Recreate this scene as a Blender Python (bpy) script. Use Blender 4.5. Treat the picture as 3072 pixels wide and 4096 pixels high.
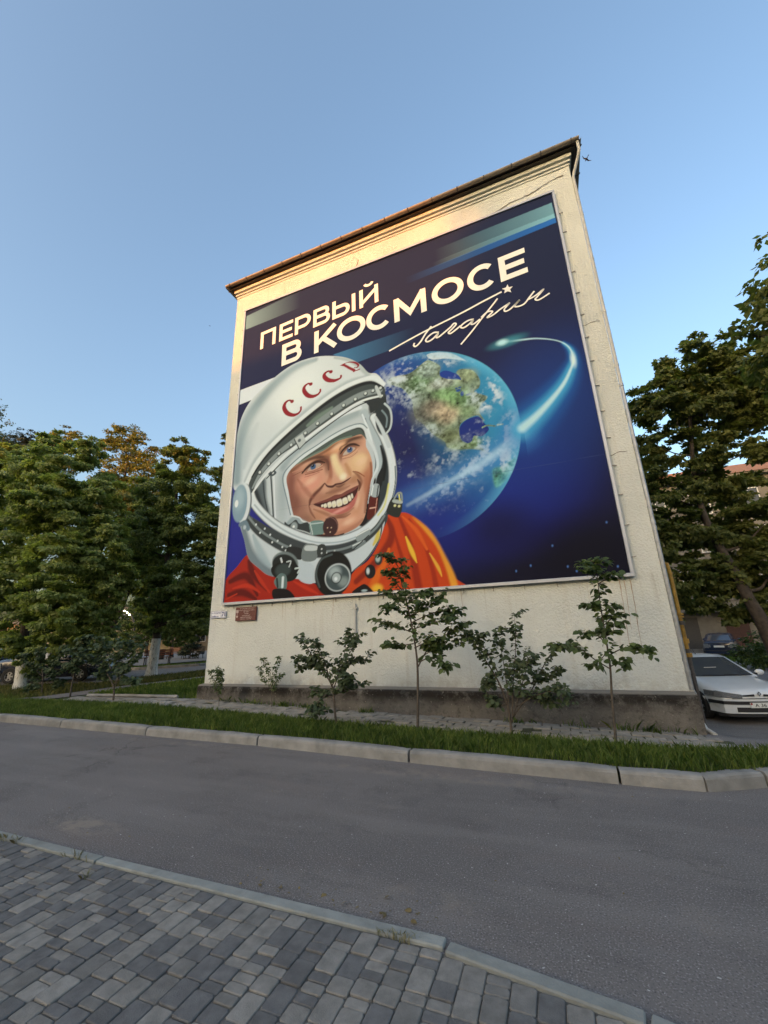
import bpy, bmesh, math, random
import numpy as np
from mathutils import Vector, Matrix, Euler

random.seed(11); RNG = np.random.RandomState(5)
scene = bpy.context.scene
for o in list(bpy.data.objects): bpy.data.objects.remove(o)
COL = scene.collection
R_ = math.radians

# ------------------------------------------------------------------ camera, sky, sun, exposure
HCAM = 1.6; FPX = 1615.0
RW = np.array([[0.92551072, -0.13732152, -0.3529486], [0.37726033, 0.25250493, 0.89101959], [-0.03323491, -0.95780168, 0.28550198]])
cam_d = bpy.data.cameras.new('camera'); cam = bpy.data.objects.new('camera', cam_d); COL.objects.link(cam)
cam_d.sensor_fit = 'VERTICAL'; cam_d.sensor_height = 36.0; cam_d.lens = FPX / 4096 * 36.0
cam_d.clip_start = 0.05; cam_d.clip_end = 3000
m4 = Matrix.Identity(4)
for i in range(3):
    m4[i][0] = RW[i][0]; m4[i][1] = -RW[i][1]; m4[i][2] = -RW[i][2]
m4[2][3] = HCAM
cam.matrix_world = m4
scene.camera = cam

SUN_EL = 6.0
SUN_DIR = Vector((-0.30, -0.954, 0)).normalized() * math.cos(R_(SUN_EL)) + Vector((0, 0, math.sin(R_(SUN_EL))))
world = bpy.data.worlds.new('World'); scene.world = world; world.use_nodes = True
wn = world.node_tree.nodes; wl = world.node_tree.links
sky = wn.new('ShaderNodeTexSky'); sky.sky_type = 'NISHITA'; sky.sun_disc = False
sky.sun_elevation = R_(SUN_EL); sky.sun_rotation = math.atan2(SUN_DIR.x, SUN_DIR.y)
sky.altitude = 100; sky.air_density = 1.0; sky.dust_density = 8.0; sky.ozone_density = 1.6
wl.new(sky.outputs[0], wn['Background'].inputs[0]); wn['Background'].inputs[1].default_value = 0.15
sun_d = bpy.data.lights.new('sun', 'SUN'); sun = bpy.data.objects.new('sun', sun_d); COL.objects.link(sun)
sun_d.energy = 0.95; sun_d.angle = R_(0.5); sun_d.color = (1.0, 0.26, 0.01)
sun.rotation_euler = SUN_DIR.to_track_quat('Z', 'Y').to_euler()
scene.view_settings.view_transform = 'Standard'; scene.view_settings.look = 'None'
scene.view_settings.gamma = 1.0; scene.view_settings.use_curve_mapping = False
scene.view_settings.exposure = 2.42
scene.render.engine = 'CYCLES'
scene.cycles.max_bounces = 6; scene.cycles.diffuse_bounces = 3; scene.cycles.transparent_max_bounces = 8
try: scene.cycles.use_denoising = True
except Exception: pass

# ------------------------------------------------------------------ materials
MATS = {}
def srgb(r, g, b): return tuple((c / 255 / 12.92 if c / 255 <= .04045 else ((c / 255 + .055) / 1.055) ** 2.4) for c in (r, g, b))
def new_mat(name):
    m = bpy.data.materials.new(name); m.use_nodes = True; MATS[name] = m
    nt = m.node_tree; return m, nt, nt.nodes['Principled BSDF']
def ramp(nt, fac, stops):
    r = nt.nodes.new('ShaderNodeValToRGB'); e = r.color_ramp.elements
    while len(e) < len(stops): e.new(0.5)
    for i, (p, c) in enumerate(stops): e[i].position = p; e[i].color = (*c, 1) if len(c) == 3 else c
    nt.links.new(fac, r.inputs[0]); return r.outputs[0]
def coords(nt, kind='Object', scale=(1, 1, 1)):
    t = nt.nodes.new('ShaderNodeTexCoord'); mp = nt.nodes.new('ShaderNodeMapping'); mp.inputs['Scale'].default_value = scale
    nt.links.new(t.outputs[kind], mp.inputs[0]); return mp.outputs[0]
def noise(nt, vec, scale, detail=4, rough=.6, dist=0):
    n = nt.nodes.new('ShaderNodeTexNoise'); n.inputs['Scale'].default_value = scale; n.inputs['Detail'].default_value = detail
    n.inputs['Roughness'].default_value = rough; n.inputs['Distortion'].default_value = dist
    if vec is not None: nt.links.new(vec, n.inputs['Vector'])
    return n.outputs['Fac']
def mixc(nt, fac, a, b, mode='MIX'):
    n = nt.nodes.new('ShaderNodeMix'); n.data_type = 'RGBA'; n.blend_type = mode
    for s, v in ((0, fac), (6, a), (7, b)):
        if isinstance(v, bpy.types.NodeSocket): nt.links.new(v, n.inputs[s])
        else: n.inputs[s].default_value = v if s == 0 else (*v, 1)
    return n.outputs[2]
def math_(nt, op, a, b=None):
    n = nt.nodes.new('ShaderNodeMath'); n.operation = op
    for i, v in enumerate((a, b)):
        if v is None: continue
        if isinstance(v, bpy.types.NodeSocket): nt.links.new(v, n.inputs[i])
        else: n.inputs[i].default_value = v
    return n.outputs[0]
def bump(nt, bsdf, h, strength, dist=0.01):
    b = nt.nodes.new('ShaderNodeBump'); b.inputs['Strength'].default_value = strength; b.inputs['Distance'].default_value = dist
    nt.links.new(h, b.inputs['Height']); nt.links.new(b.outputs[0], bsdf.inputs['Normal'])
def simple(name, c, rough=.7, metal=0, var=.25, scale=6, bmp=0, bscale=60, spec=.4, coat=0, world_=False, obj_rand=0):
    m, nt, p = new_mat(name); v = coords(nt, 'Object')
    if world_:
        g = nt.nodes.new('ShaderNodeNewGeometry'); v = g.outputs['Position']
    f = noise(nt, v, scale, 5)
    lo = tuple(x * (1 - var) for x in c); hi = tuple(min(1, x * (1 + var)) for x in c)
    col = ramp(nt, f, [(.3, lo), (.7, hi)])
    if obj_rand:
        oi = nt.nodes.new('ShaderNodeObjectInfo')
        k = ramp(nt, oi.outputs['Random'], [(0, (1 - obj_rand,) * 3), (1, (1 + obj_rand,) * 3)])
        col = mixc(nt, 1.0, col, k, 'MULTIPLY')
    nt.links.new(col, p.inputs['Base Color'])
    p.inputs['Roughness'].default_value = rough; p.inputs['Metallic'].default_value = metal; p.inputs['Specular IOR Level'].default_value = spec
    if coat: p.inputs['Coat Weight'].default_value = coat; p.inputs['Coat Roughness'].default_value = .05
    if bmp: bump(nt, p, noise(nt, v, bscale, 4), bmp)
    return m
def glow(name, c, s):
    m, nt, p = new_mat(name); p.inputs['Base Color'].default_value = (*c, 1); p.inputs['Emission Color'].default_value = (*c, 1); p.inputs['Emission Strength'].default_value = s
    return m
def leaf_mat(name, c1, c2, c3, trans=.35):
    m, nt, p = new_mat(name); out = nt.nodes['Material Output']
    g = nt.nodes.new('ShaderNodeNewGeometry')
    f = g.outputs['Random Per Island']
    col = ramp(nt, f, [(0, c1), (.55, c2), (1, c3)])
    big = noise(nt, g.outputs['Position'], .9, 2)
    if 'grass' in name:
        f2 = noise(nt, g.outputs['Position'], 3.2, 4, .7); col = mixc(nt, 1.0, col, ramp(nt, f2, [(.35, (.55, .6, .5)), (.65, (1.3, 1.2, 1.15))]), 'MULTIPLY')
    col = mixc(nt, 1.0, col, ramp(nt, big, [(.3, (.8, .85, .75)), (.7, (1.15, 1.12, 1.05))]), 'MULTIPLY')
    nt.links.new(col, p.inputs['Base Color']); p.inputs['Roughness'].default_value = .55; p.inputs['Specular IOR Level'].default_value = .35
    t = nt.nodes.new('ShaderNodeBsdfTranslucent'); mx = nt.nodes.new('ShaderNodeMixShader'); mx.inputs[0].default_value = trans
    nt.links.new(mixc(nt, 1.0, col, (1.1, 1.25, .6), 'MULTIPLY'), t.inputs[0])
    nt.links.new(p.outputs[0], mx.inputs[1]); nt.links.new(t.outputs[0], mx.inputs[2]); nt.links.new(mx.outputs[0], out.inputs[0])
    return m

def make_materials():
    # rough-cast stucco
    m, nt, p = new_mat('stucco'); v = coords(nt)
    a = noise(nt, v, .55, 5, .65); b = noise(nt, v, 7, 4); st = noise(nt, coords(nt, 'Object', (3.2, 3.2, .18)), 1.6, 4, .6)
    col = ramp(nt, a, [(.25, (.50, .525, .49)), (.5, (.58, .605, .57)), (.75, (.635, .655, .615))])
    col = mixc(nt, ramp(nt, st, [(.58, (0, 0, 0)), (.78, (.35, .35, .35))]), col, (.40, .36, .29))
    gp = nt.nodes.new('ShaderNodeNewGeometry'); sz = nt.nodes.new('ShaderNodeSeparateXYZ'); nt.links.new(gp.outputs['Position'], sz.inputs[0])
    zn = math_(nt, 'MULTIPLY', sz.outputs[2], .1)
    drip = math_(nt, 'MULTIPLY', ramp(nt, zn, [(.16, (0, 0, 0)), (.236, (1, 1, 1)), (.245, (1, 1, 1)), (.255, (0, 0, 0))]), ramp(nt, noise(nt, coords(nt, 'Object', (4, 4, .14)), 2.2, 5, .75), [(.55, (0, 0, 0)), (.75, (.6, .6, .6))]))
    col = mixc(nt, drip, col, (.27, .24, .2))
    spl = math_(nt, 'MULTIPLY', ramp(nt, zn, [(.046, (1, 1, 1)), (.075, (0, 0, 0))]), ramp(nt, noise(nt, v, 3.5, 5, .7), [(.4, (0, 0, 0)), (.65, (.75, .75, .75))]))
    col = mixc(nt, spl, col, (.33, .3, .25))
    spk = noise(nt, v, 34, 2); col = mixc(nt, ramp(nt, spk, [(.58, (0, 0, 0)), (.72, (.45, .45, .45))]), col, (.42, .385, .31))
    nt.links.new(col, p.inputs['Base Color']); p.inputs['Roughness'].default_value = .95; p.inputs['Specular IOR Level'].default_value = .15
    vo = nt.nodes.new('ShaderNodeTexVoronoi'); vo.inputs['Scale'].default_value = 26; nt.links.new(v, vo.inputs['Vector'])
    patch = ramp(nt, noise(nt, v, .8, 3), [(.35, (.35, .35, .35)), (.65, (1, 1, 1))])
    hh = math_(nt, 'MULTIPLY', math_(nt, 'ADD', noise(nt, v, 30, 5, .75), math_(nt, 'MULTIPLY', vo.outputs['Distance'], -.6)), patch)
    bump(nt, p, hh, .6, .04)
    # concrete plinth, mossy and stained
    m, nt, p = new_mat('plinth'); g = nt.nodes.new('ShaderNodeNewGeometry'); v = g.outputs['Position']
    a = noise(nt, v, 1.3, 6, .7); b = noise(nt, v, 9, 6, .75)
    col = ramp(nt, a, [(.3, (.115, .107, .096)), (.55, (.185, .172, .152)), (.72, (.26, .242, .212))])
    col = mixc(nt, ramp(nt, b, [(.52, (0, 0, 0)), (.7, (.75, .75, .75))]), col, (.05, .045, .04))
    sx = nt.nodes.new('ShaderNodeSeparateXYZ'); nt.links.new(v, sx.inputs[0])
    cap = ramp(nt, sx.outputs[2], [(.435, (0, 0, 0)), (.45, (.75, .75, .75))]); col = mixc(nt, cap, col, (.29, .27, .235))
    moss = math_(nt, 'MULTIPLY', ramp(nt, sx.outputs[2], [(.14, (0, 0, 0)), (.33, (1, 1, 1)), (.425, (1, 1, 1)), (.44, (0, 0, 0))]), ramp(nt, noise(nt, v, 3.2, 6, .75), [(.36, (0, 0, 0)), (.52, (.9, .9, .9))]))
    col = mixc(nt, moss, col, (.028, .024, .02))
    col = mixc(nt, ramp(nt, noise(nt, v, 24, 2), [(.68, (0, 0, 0)), (.73, (.7, .7, .7))]), col, (.36, .33, .28))
    nt.links.new(col, p.inputs['Base Color']); p.inputs['Roughness'].default_value = .97; p.inputs['Specular IOR Level'].default_value = .15; bump(nt, p, noise(nt, v, 26, 7, .75), 1.0, .05)
    # asphalt with gravel, dust and sand drifts
    m, nt, p = new_mat('asphalt'); v = coords(nt)
    a = noise(nt, v, .5, 4, .55); sp = noise(nt, v, 95, 2, .5); s2 = noise(nt, v, 38, 1, .5)
    col = ramp(nt, a, [(.3, (.115, .103, .096)), (.7, (.158, .142, .133))])
    pt = nt.nodes.new('ShaderNodeTexVoronoi'); pt.feature = 'DISTANCE_TO_EDGE'; pt.inputs['Scale'].default_value = .42; wv = nt.nodes.new('ShaderNodeVectorMath'); wv.operation = 'ADD'; nz = nt.nodes.new('ShaderNodeTexNoise'); nz.inputs['Scale'].default_value = 1.7; nz.inputs['Detail'].default_value = 5; nt.links.new(v, nz.inputs['Vector']); nt.links.new(v, wv.inputs[0]); nt.links.new(nz.outputs['Color'], wv.inputs[1]); nt.links.new(wv.outputs[0], pt.inputs['Vector'])
    ck = math_(nt, 'MULTIPLY', ramp(nt, pt.outputs['Distance'], [(.0, (1, 1, 1)), (.011, (0, 0, 0))]), ramp(nt, noise(nt, v, .35, 3), [(.5, (0, 0, 0)), (.6, (.7, .7, .7))]))
    col = mixc(nt, ck, col, (.035, .032, .03))
    col = mixc(nt, ramp(nt, noise(nt, v, 1.4, 5, .7), [(.52, (0, 0, 0)), (.66, (.5, .5, .5))]), col, (.075, .066, .062))
    col = mixc(nt, ramp(nt, noise(nt, coords(nt, 'Object', (.5, 1.6, 1)), .8, 3), [(.55, (0, 0, 0)), (.7, (.35, .35, .35))]), col, (.17, .128, .108))
    strk = noise(nt, coords(nt, 'Object', (.35, 2.2, 1)), 1.1, 4, .6); col = mixc(nt, ramp(nt, strk, [(.46, (0, 0, 0)), (.68, (.6, .6, .6))]), col, (.19, .172, .158))
    col = mixc(nt, ramp(nt, sp, [(.575, (0, 0, 0)), (.68, (.8, .8, .8))]), col, (.30, .285, .27))
    col = mixc(nt, ramp(nt, sp, [(.32, (.6, .6, .6)), (.42, (0, 0, 0))]), col, (.03, .03, .032))
    col = mixc(nt, ramp(nt, s2, [(.745, (0, 0, 0)), (.76, (.9, .9, .9))]), col, (.46, .45, .42))
    sep = nt.nodes.new('ShaderNodeSeparateXYZ'); nt.links.new(v, sep.inputs[0])
    for (cx, cy, rx, ry, k) in ((-4.25, 2.98, .5, .16, 1.0), (-1.2, 2.95, 1.0, .16, .4), (-5.6, 5.5, 2.2, .14, .5), (-1.2, 5.15, 2.4, .2, .6), (-2.4, 4.2, 2.4, .12, .35), (.4, 3.3, 1.6, .3, .3)):
        dx = math_(nt, 'DIVIDE', math_(nt, 'SUBTRACT', sep.outputs[0], cx), rx); dy = math_(nt, 'DIVIDE', math_(nt, 'SUBTRACT', sep.outputs[1], cy), ry)
        d = math_(nt, 'SUBTRACT', 1.5, math_(nt, 'ADD', math_(nt, 'MULTIPLY', dx, dx), math_(nt, 'MULTIPLY', dy, dy)))
        f = math_(nt, 'MULTIPLY', math_(nt, 'MULTIPLY', d, math_(nt, 'MAXIMUM', math_(nt, 'MULTIPLY', math_(nt, 'SUBTRACT', noise(nt, v, 4.5, 6, .75), .36), 3.0), 0.0)), k)
        col = mixc(nt, ramp(nt, f, [(.2, (0, 0, 0)), (.75, (.85, .85, .85))]), col, (.235, .2, .16))
    nt.links.new(col, p.inputs['Base Color']); p.inputs['Roughness'].default_value = .9; bump(nt, p, noise(nt, v, 140, 3, .6), .55, .006)
    # pavers
    for nm, c in (('paver_light', (.235, .222, .198)), ('paver_dark', (.140, .137, .132)), ('paver_mid', (.18, .172, .156))):
        m = simple(nm, c, .9, var=.22, scale=14, bmp=.5, bscale=150, spec=.2, world_=True, obj_rand=.09)
    simple('sand_joint', (.11, .105, .092), .95, var=.35, scale=30, bmp=.5, bscale=160)
    simple('kerb_concrete', (.225, .222, .208), .9, var=.28, scale=3.5, bmp=.5, bscale=50, world_=True, obj_rand=.07)
    simple('kerb_near', (.235, .245, .225), .9, var=.2, scale=6, bmp=.45, bscale=70, world_=True, obj_rand=.05)
    simple('tile_concrete', (.24, .225, .195), .92, var=.25, scale=7, bmp=.5, bscale=40, world_=True, obj_rand=.16)
    simple('soil', (.045, .05, .026), 1, var=.5, scale=6, bmp=.8, bscale=30)
    simple('ground_earth', (.05, .065, .028), 1, var=.4, scale=.8, bmp=.5, bscale=20)
    simple('plaza', (.2, .19, .18), .9, var=.2, scale=2)
    simple('frame_metal', (.40, .42, .46), .45, .35, var=.08, scale=3)
    simple('bracket_steel', (.09, .08, .075), .7, .4, var=.3, scale=20); simple('tie_steel', (.22, .2, .17), .7, .2, var=.3, scale=20)
    simple('gutter_brown', (.2, .175, .15), .42, .3, var=.2, scale=6)
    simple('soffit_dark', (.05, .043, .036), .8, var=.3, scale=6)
    simple('roof_metal', (.14, .1, .085), .5, .3, var=.2, scale=3)
    simple('pipe_white_skylit', (.46, .46, .43), .5, .1, var=.1, scale=5)
    simple('pipe_zinc', (.34, .35, .36), .42, .6, var=.18, scale=12)
    simple('gas_yellow', (.34, .19, .03), .6, var=.35, scale=9)
    simple('crack', (.10, .085, .065), 1, var=.3, scale=20); simple('rust_streak', (.36, .28, .2), 1, var=.3, scale=8)
    simple('white_print', (.80, .79, .75), .6, var=.03, scale=3)
    simple('sign_white', (.72, .74, .78), .4, var=.05, scale=12); simple('sign_blue', (.03, .05, .2), .5, var=.1, scale=30)
    simple('plaque_maroon', (.115, .035, .03), .35, var=.35, scale=40); simple('plaque_letter', (.42, .34, .32), .5, var=.15, scale=40)
    simple('bark', (.06, .048, .038), .95, var=.4, scale=9, bmp=1, bscale=28); simple('bark_young', (.085, .07, .055), .9, var=.3, scale=25, bmp=.5, bscale=80)
    m, nt, p = new_mat('limewash'); v = coords(nt)
    col = mixc(nt, ramp(nt, noise(nt, coords(nt, 'Object', (4, 4, 1.4)), 5, 4, .7), [(.52, (0, 0, 0)), (.64, (.85, .85, .85))]), (.62, .61, .56), (.17, .145, .12))
    nt.links.new(col, p.inputs['Base Color']); p.inputs['Roughness'].default_value = .95; bump(nt, p, noise(nt, v, 26, 5, .7), 1, .02)
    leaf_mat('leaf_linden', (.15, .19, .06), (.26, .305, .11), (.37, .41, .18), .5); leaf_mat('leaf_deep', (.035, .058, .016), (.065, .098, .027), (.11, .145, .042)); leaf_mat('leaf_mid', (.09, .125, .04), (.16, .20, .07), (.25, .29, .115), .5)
    leaf_mat('leaf_sunlit', (.13, .13, .03), (.22, .205, .05), (.31, .27, .07)); leaf_mat('leaf_spruce', (.02, .032, .016), (.03, .045, .022), (.045, .06, .03), .15)  # locust leaves: golden evening sun on the tops is put into the colour
    leaf_mat('leaf_walnut', (.085, .105, .032), (.145, .165, .05), (.23, .24, .085), .5); leaf_mat('leaf_sapling', (.042, .068, .026), (.07, .105, .04), (.115, .16, .06), .35)
    leaf_mat('leaf_lilac', (.045, .068, .036), (.07, .098, .052), (.11, .145, .078), .3); leaf_mat('leaf_shrub', (.04, .066, .02), (.058, .09, .028), (.09, .13, .04), .3)
    leaf_mat('grass_blade', (.055, .10, .02), (.10, .16, .034), (.18, .215, .065), .4); leaf_mat('grass_dry', (.08, .09, .028), (.12, .125, .04), (.17, .155, .06), .3)
    simple('car_white', (.62, .65, .67), .25, var=.04, scale=3, coat=.6); simple('car_blue', (.012, .02, .045), .25, var=.1, scale=3, coat=.7); simple('car_navy', (.01, .016, .035), .25, var=.1, scale=3, coat=.7); simple('car_black', (.012, .012, .014), .3, var=.1, scale=3, coat=.5)
    simple('black_plastic', (.018, .018, .02), .55, var=.15, scale=20); simple('rubber', (.02, .02, .02), .85, var=.2, scale=30); simple('rim_alloy', (.42, .43, .45), .35, .7, var=.1, scale=20)
    simple('auto_glass', (.12, .135, .155), .03, .5, var=.05, scale=3, spec=.8); simple('lamp_glass', (.2, .21, .22), .12, .2, var=.25, scale=40, spec=.8); simple('chrome', (.55, .56, .58), .2, .9, var=.08, scale=20); simple('tail_red', (.22, .03, .02), .25, var=.3, scale=30)  # car glass: pale bluish base stands in for reflected sky
    simple('plate_white', (.62, .63, .62), .5, var=.04, scale=20); simple('plate_black', (.02, .02, .02), .6, var=.05); simple('plate_red', (.35, .03, .04), .5, var=.05); simple('amber', (.5, .16, .02), .4, var=.1)
    simple('render_grey', (.17, .155, .13), .95, var=.3, scale=1.3, bmp=.4, bscale=12); simple('render_beige', (.2, .17, .125), .95, var=.16, scale=1.0, bmp=.3, bscale=12); simple('concrete_dark', (.17, .155, .135), .95, var=.35, scale=2.5, bmp=.5, bscale=15)  # render_grey: low base colour holds the canopy shade over the yard house
    simple('window_frame', (.58, .58, .56), .6, var=.06); simple('window_glass', (.018, .021, .025), .08, var=.1, scale=2, spec=.7); simple('door_brown', (.05, .018, .014), .6, var=.3, scale=8); simple('paper', (.5, .5, .48), .9, var=.1)
    simple('roof_tile', (.34, .16, .08), .85, var=.3, scale=5); simple('bench_wood', (.15, .055, .035), .6, var=.25, scale=12); simple('bench_dark', (.05, .045, .04), .6, var=.2, scale=12); simple('iron', (.02, .02, .02), .55, .4, var=.2)
    simple('feather', (.02, .02, .022), .8, var=.2, scale=20); simple('litter_leaf', (.16, .12, .05), .9, var=.4, scale=30); simple('dry_grass', (.2, .19, .1), .95, var=.3, scale=40)
    glow('bulb', (1.0, .80, .50), 14.0)
    # printed sheet: the colours live on the sheet's vertices
    m, nt, p = new_mat('banner_print'); at = nt.nodes.new('ShaderNodeVertexColor'); at.layer_name = 'print'
    nt.links.new(at.outputs[0], p.inputs['Base Color']); p.inputs['Roughness'].default_value = .6; p.inputs['Specular IOR Level'].default_value = .12
    bump(nt, p, noise(nt, coords(nt, 'Object', (1, 1, .25)), .9, 3), .25, .05)
make_materials()

# ------------------------------------------------------------------ mesh helpers
def mesh_from(name, verts, faces, smooth=False):
    me = bpy.data.meshes.new(name); me.from_pydata([tuple(v) for v in verts], [], [tuple(f) for f in faces])
    if smooth: me.polygons.foreach_set('use_smooth', [True] * len(me.polygons))
    me.update(); return me
def quads_mesh(name, V, k, smooth=False):              # V: (n, k, 3): n separate faces of k corners
    n = len(V); me = bpy.data.meshes.new(name)
    me.vertices.add(n * k); me.vertices.foreach_set('co', np.ascontiguousarray(V, np.float32).ravel())
    me.loops.add(n * k); me.loops.foreach_set('vertex_index', np.arange(n * k, dtype=np.int32))
    me.polygons.add(n); me.polygons.foreach_set('loop_start', np.arange(0, n * k, k, dtype=np.int32)); me.polygons.foreach_set('loop_total', np.full(n, k, np.int32))
    if smooth: me.polygons.foreach_set('use_smooth', np.ones(n, bool))
    me.update(calc_edges=True); return me
def link(name, me, mat=None, parent=None, loc=None, rot=None):
    o = bpy.data.objects.new(name, me); COL.objects.link(o)
    if mat is not None and me is not None and not me.materials: me.materials.append(MATS[mat])
    if parent is not None: o.parent = parent
    if loc is not None: o.location = loc
    if rot is not None: o.rotation_euler = rot
    return o
def thing(name, label, cat, loc=(0, 0, 0), rotz=0, group=None):
    o = bpy.data.objects.new(name, None); COL.objects.link(o); o.empty_display_size = .2
    o.location = loc; o.rotation_euler = (0, 0, rotz); o['label'] = label; o['category'] = cat
    if group: o['group'] = group
    return o
def tag(o, label=None, cat=None, group=None, kind=None):
    for k, v in (('label', label), ('category', cat), ('group', group), ('kind', kind)):
        if v: o[k] = v
    return o
class MB:
    def __init__(s): s.v = []; s.f = []
    def add(s, V, F):
        n = len(s.v); s.v += [tuple(v) for v in V]; s.f += [tuple(i + n for i in f) for f in F]; return s
    def box(s, x0, x1, y0, y1, z0, z1, bev=0):
        if bev <= 0:
            return s.add([(x0, y0, z0), (x1, y0, z0), (x1, y1, z0), (x0, y1, z0), (x0, y0, z1), (x1, y0, z1), (x1, y1, z1), (x0, y1, z1)], [(0, 3, 2, 1), (4, 5, 6, 7), (0, 1, 5, 4), (1, 2, 6, 5), (2, 3, 7, 6), (3, 0, 4, 7)])
        b = bev; out = []
        def ring(z, i): return [(x0 + i, y0 + b, z), (x0 + b, y0 + i, z), (x1 - b, y0 + i, z), (x1 - i, y0 + b, z), (x1 - i, y1 - b, z), (x1 - b, y1 - i, z), (x0 + b, y1 - i, z), (x0 + i, y1 - b, z)]
        V = ring(z0, 0) + ring(z1 - b, 0) + ring(z1, b * .9); F = [tuple(range(7, -1, -1)), tuple(range(16, 24))]
        for k in (0, 8):
            for i in range(8): j = (i + 1) % 8; F.append((k + i, k + j, k + 8 + j, k + 8 + i))
        return s.add(V, F)
    def tube(s, path, rad, n=8, cap=True):
        P = [Vector(p) for p in path]; m = len(P); rad = [rad] * m if isinstance(rad, (int, float)) else list(rad)
        V = []; F = []; up = None
        for i in range(m):
            d = (P[min(i + 1, m - 1)] - P[max(i - 1, 0)]).normalized()
            if up is None: up = Vector((1, 0, 0)) if abs(d.x) < .9 else Vector((0, 1, 0))
            u = (up - d * up.dot(d)).normalized(); w = d.cross(u); up = u
            for k in range(n):
                a = 2 * math.pi * k / n; V.append(P[i] + (u * math.cos(a) + w * math.sin(a)) * rad[i])
        for i in range(m - 1):
            for k in range(n): F.append((i * n + k, i * n + (k + 1) % n, (i + 1) * n + (k + 1) % n, (i + 1) * n + k))
        if cap: F += [tuple(range(n - 1, -1, -1)), tuple(range((m - 1) * n, m * n))]
        return s.add(V, F)
    def ell(s, c, r, nu=12, nv=8):
        V = [(c[0], c[1], c[2] - r[2])]; F = []
        for j in range(1, nv):
            t = math.pi * j / nv - math.pi / 2
            for i in range(nu): a = 2 * math.pi * i / nu; V.append((c[0] + r[0] * math.cos(t) * math.cos(a), c[1] + r[1] * math.cos(t) * math.sin(a), c[2] + r[2] * math.sin(t)))
        V.append((c[0], c[1], c[2] + r[2])); e = len(V) - 1
        for i in range(nu):
            k = (i + 1) % nu; F.append((0, 1 + k, 1 + i)); F.append((e, e - nu + i, e - nu + k))
            for j in range(nv - 2): F.append((1 + j * nu + i, 1 + j * nu + k, 1 + (j + 1) * nu + k, 1 + (j + 1) * nu + i))
        return s.add(V, F)
    def prism(s, poly, axis, a, b):                     # poly in the two other axes
        def P(p, t): return {'x': (t, p[0], p[1]), 'y': (p[0], t, p[1]), 'z': (p[0], p[1], t)}[axis]
        n = len(poly); V = [P(p, a) for p in poly] + [P(p, b) for p in poly]
        F = [tuple(range(n - 1, -1, -1)), tuple(range(n, 2 * n))] + [(i, (i + 1) % n, n + (i + 1) % n, n + i) for i in range(n)]
        return s.add(V, F)
    def sheet(s, poly, z): n = len(poly); return s.add([(p[0], p[1], z if not callable(z) else z(*p[:2])) for p in poly], [tuple(range(n))])
    def build(s, name, mat, parent=None, smooth=False, loc=None, rot=None, fix=True):
        me = mesh_from(name, s.v, s.f, smooth)
        if fix:
            bm = bmesh.new(); bm.from_mesh(me); bmesh.ops.recalc_face_normals(bm, faces=bm.faces); bm.to_mesh(me); bm.free()
        return link(name, me, mat, parent, loc, rot)
def auto_smooth(o, ang=35):
    me = o.data; me.polygons.foreach_set('use_smooth', [True] * len(me.polygons))
    bm = bmesh.new(); bm.from_mesh(me)
    for e in bm.edges:
        if len(e.link_faces) == 2 and e.calc_face_angle(0) > R_(ang): e.smooth = False
    bm.to_mesh(me); bm.free(); return o
def text_mesh(body, bold=0.0):                          # glyph outlines of the built-in font, normalised to their own box
    c = bpy.data.curves.new('glyph', 'FONT'); c.body = body; c.offset = bold; c.resolution_u = 4
    o = bpy.data.objects.new('glyph', c); COL.objects.link(o); bpy.context.view_layer.update()
    e = o.evaluated_get(bpy.context.evaluated_depsgraph_get()); me = e.to_mesh()
    V = np.array([v.co[:] for v in me.vertices]); F = [tuple(p.vertices) for p in me.polygons]; e.to_mesh_clear()
    bpy.data.objects.remove(o); bpy.data.curves.remove(c)
    lo = V[:, :2].min(0); hi = V[:, :2].max(0)
    return (V[:, :2] - lo) / (hi - lo), F, (hi - lo)
def text_on_wall(name, body, x0, x1, z0, z1, y, mat, parent, bold=0.0, keep=False):
    U, F, s = text_mesh(body, bold)
    if keep:                                            # keep the font's own proportions inside the height, centred
        w = (z1 - z0) * s[0] / s[1]; w = min(w, x1 - x0); c = (x0 + x1) / 2; x0, x1 = c - w / 2, c + w / 2
    V = [(x0 + u[0] * (x1 - x0), y, z0 + u[1] * (z1 - z0)) for u in U]
    return link(name, mesh_from(name, V, F), mat, parent)
# ------------------------------------------------------------------ ground levels
KERB = [(-30, 6.35), (-18, 6.05), (-11.5, 5.86), (-6.93, 5.72), (-4.48, 5.67), (-1.96, 5.49), (.41, 5.38), (1.16, 5.38), (1.75, 5.68), (3.2, 6.45), (6.0, 7.2)]   # road-side foot of the far kerb
def kerb_y(x): return float(np.interp(x, [p[0] for p in KERB], [p[1] for p in KERB]))
def yard_z(x): return float(np.interp(x, [-16, -13.5, -9, -3.4, 2, 4], [0.0, .06, .12, -.03, -.15, -.15]))
def sm(t): t = min(1, max(0, t)); return t * t * (3 - 2 * t)
def gz(x, y):                                           # ground behind the far kerb
    ky = kerb_y(x); t = sm((y - ky - .3) / (8.3 - ky - .3)) if y < 8.3 else 1
    z = .12 * (1 - t) + yard_z(x) * t
    if x > 1.9 and y > 8.2: z += -.5 * sm((y - 8.2) / 2.8) * sm((x - 1.9) / .6)
    return z
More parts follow.
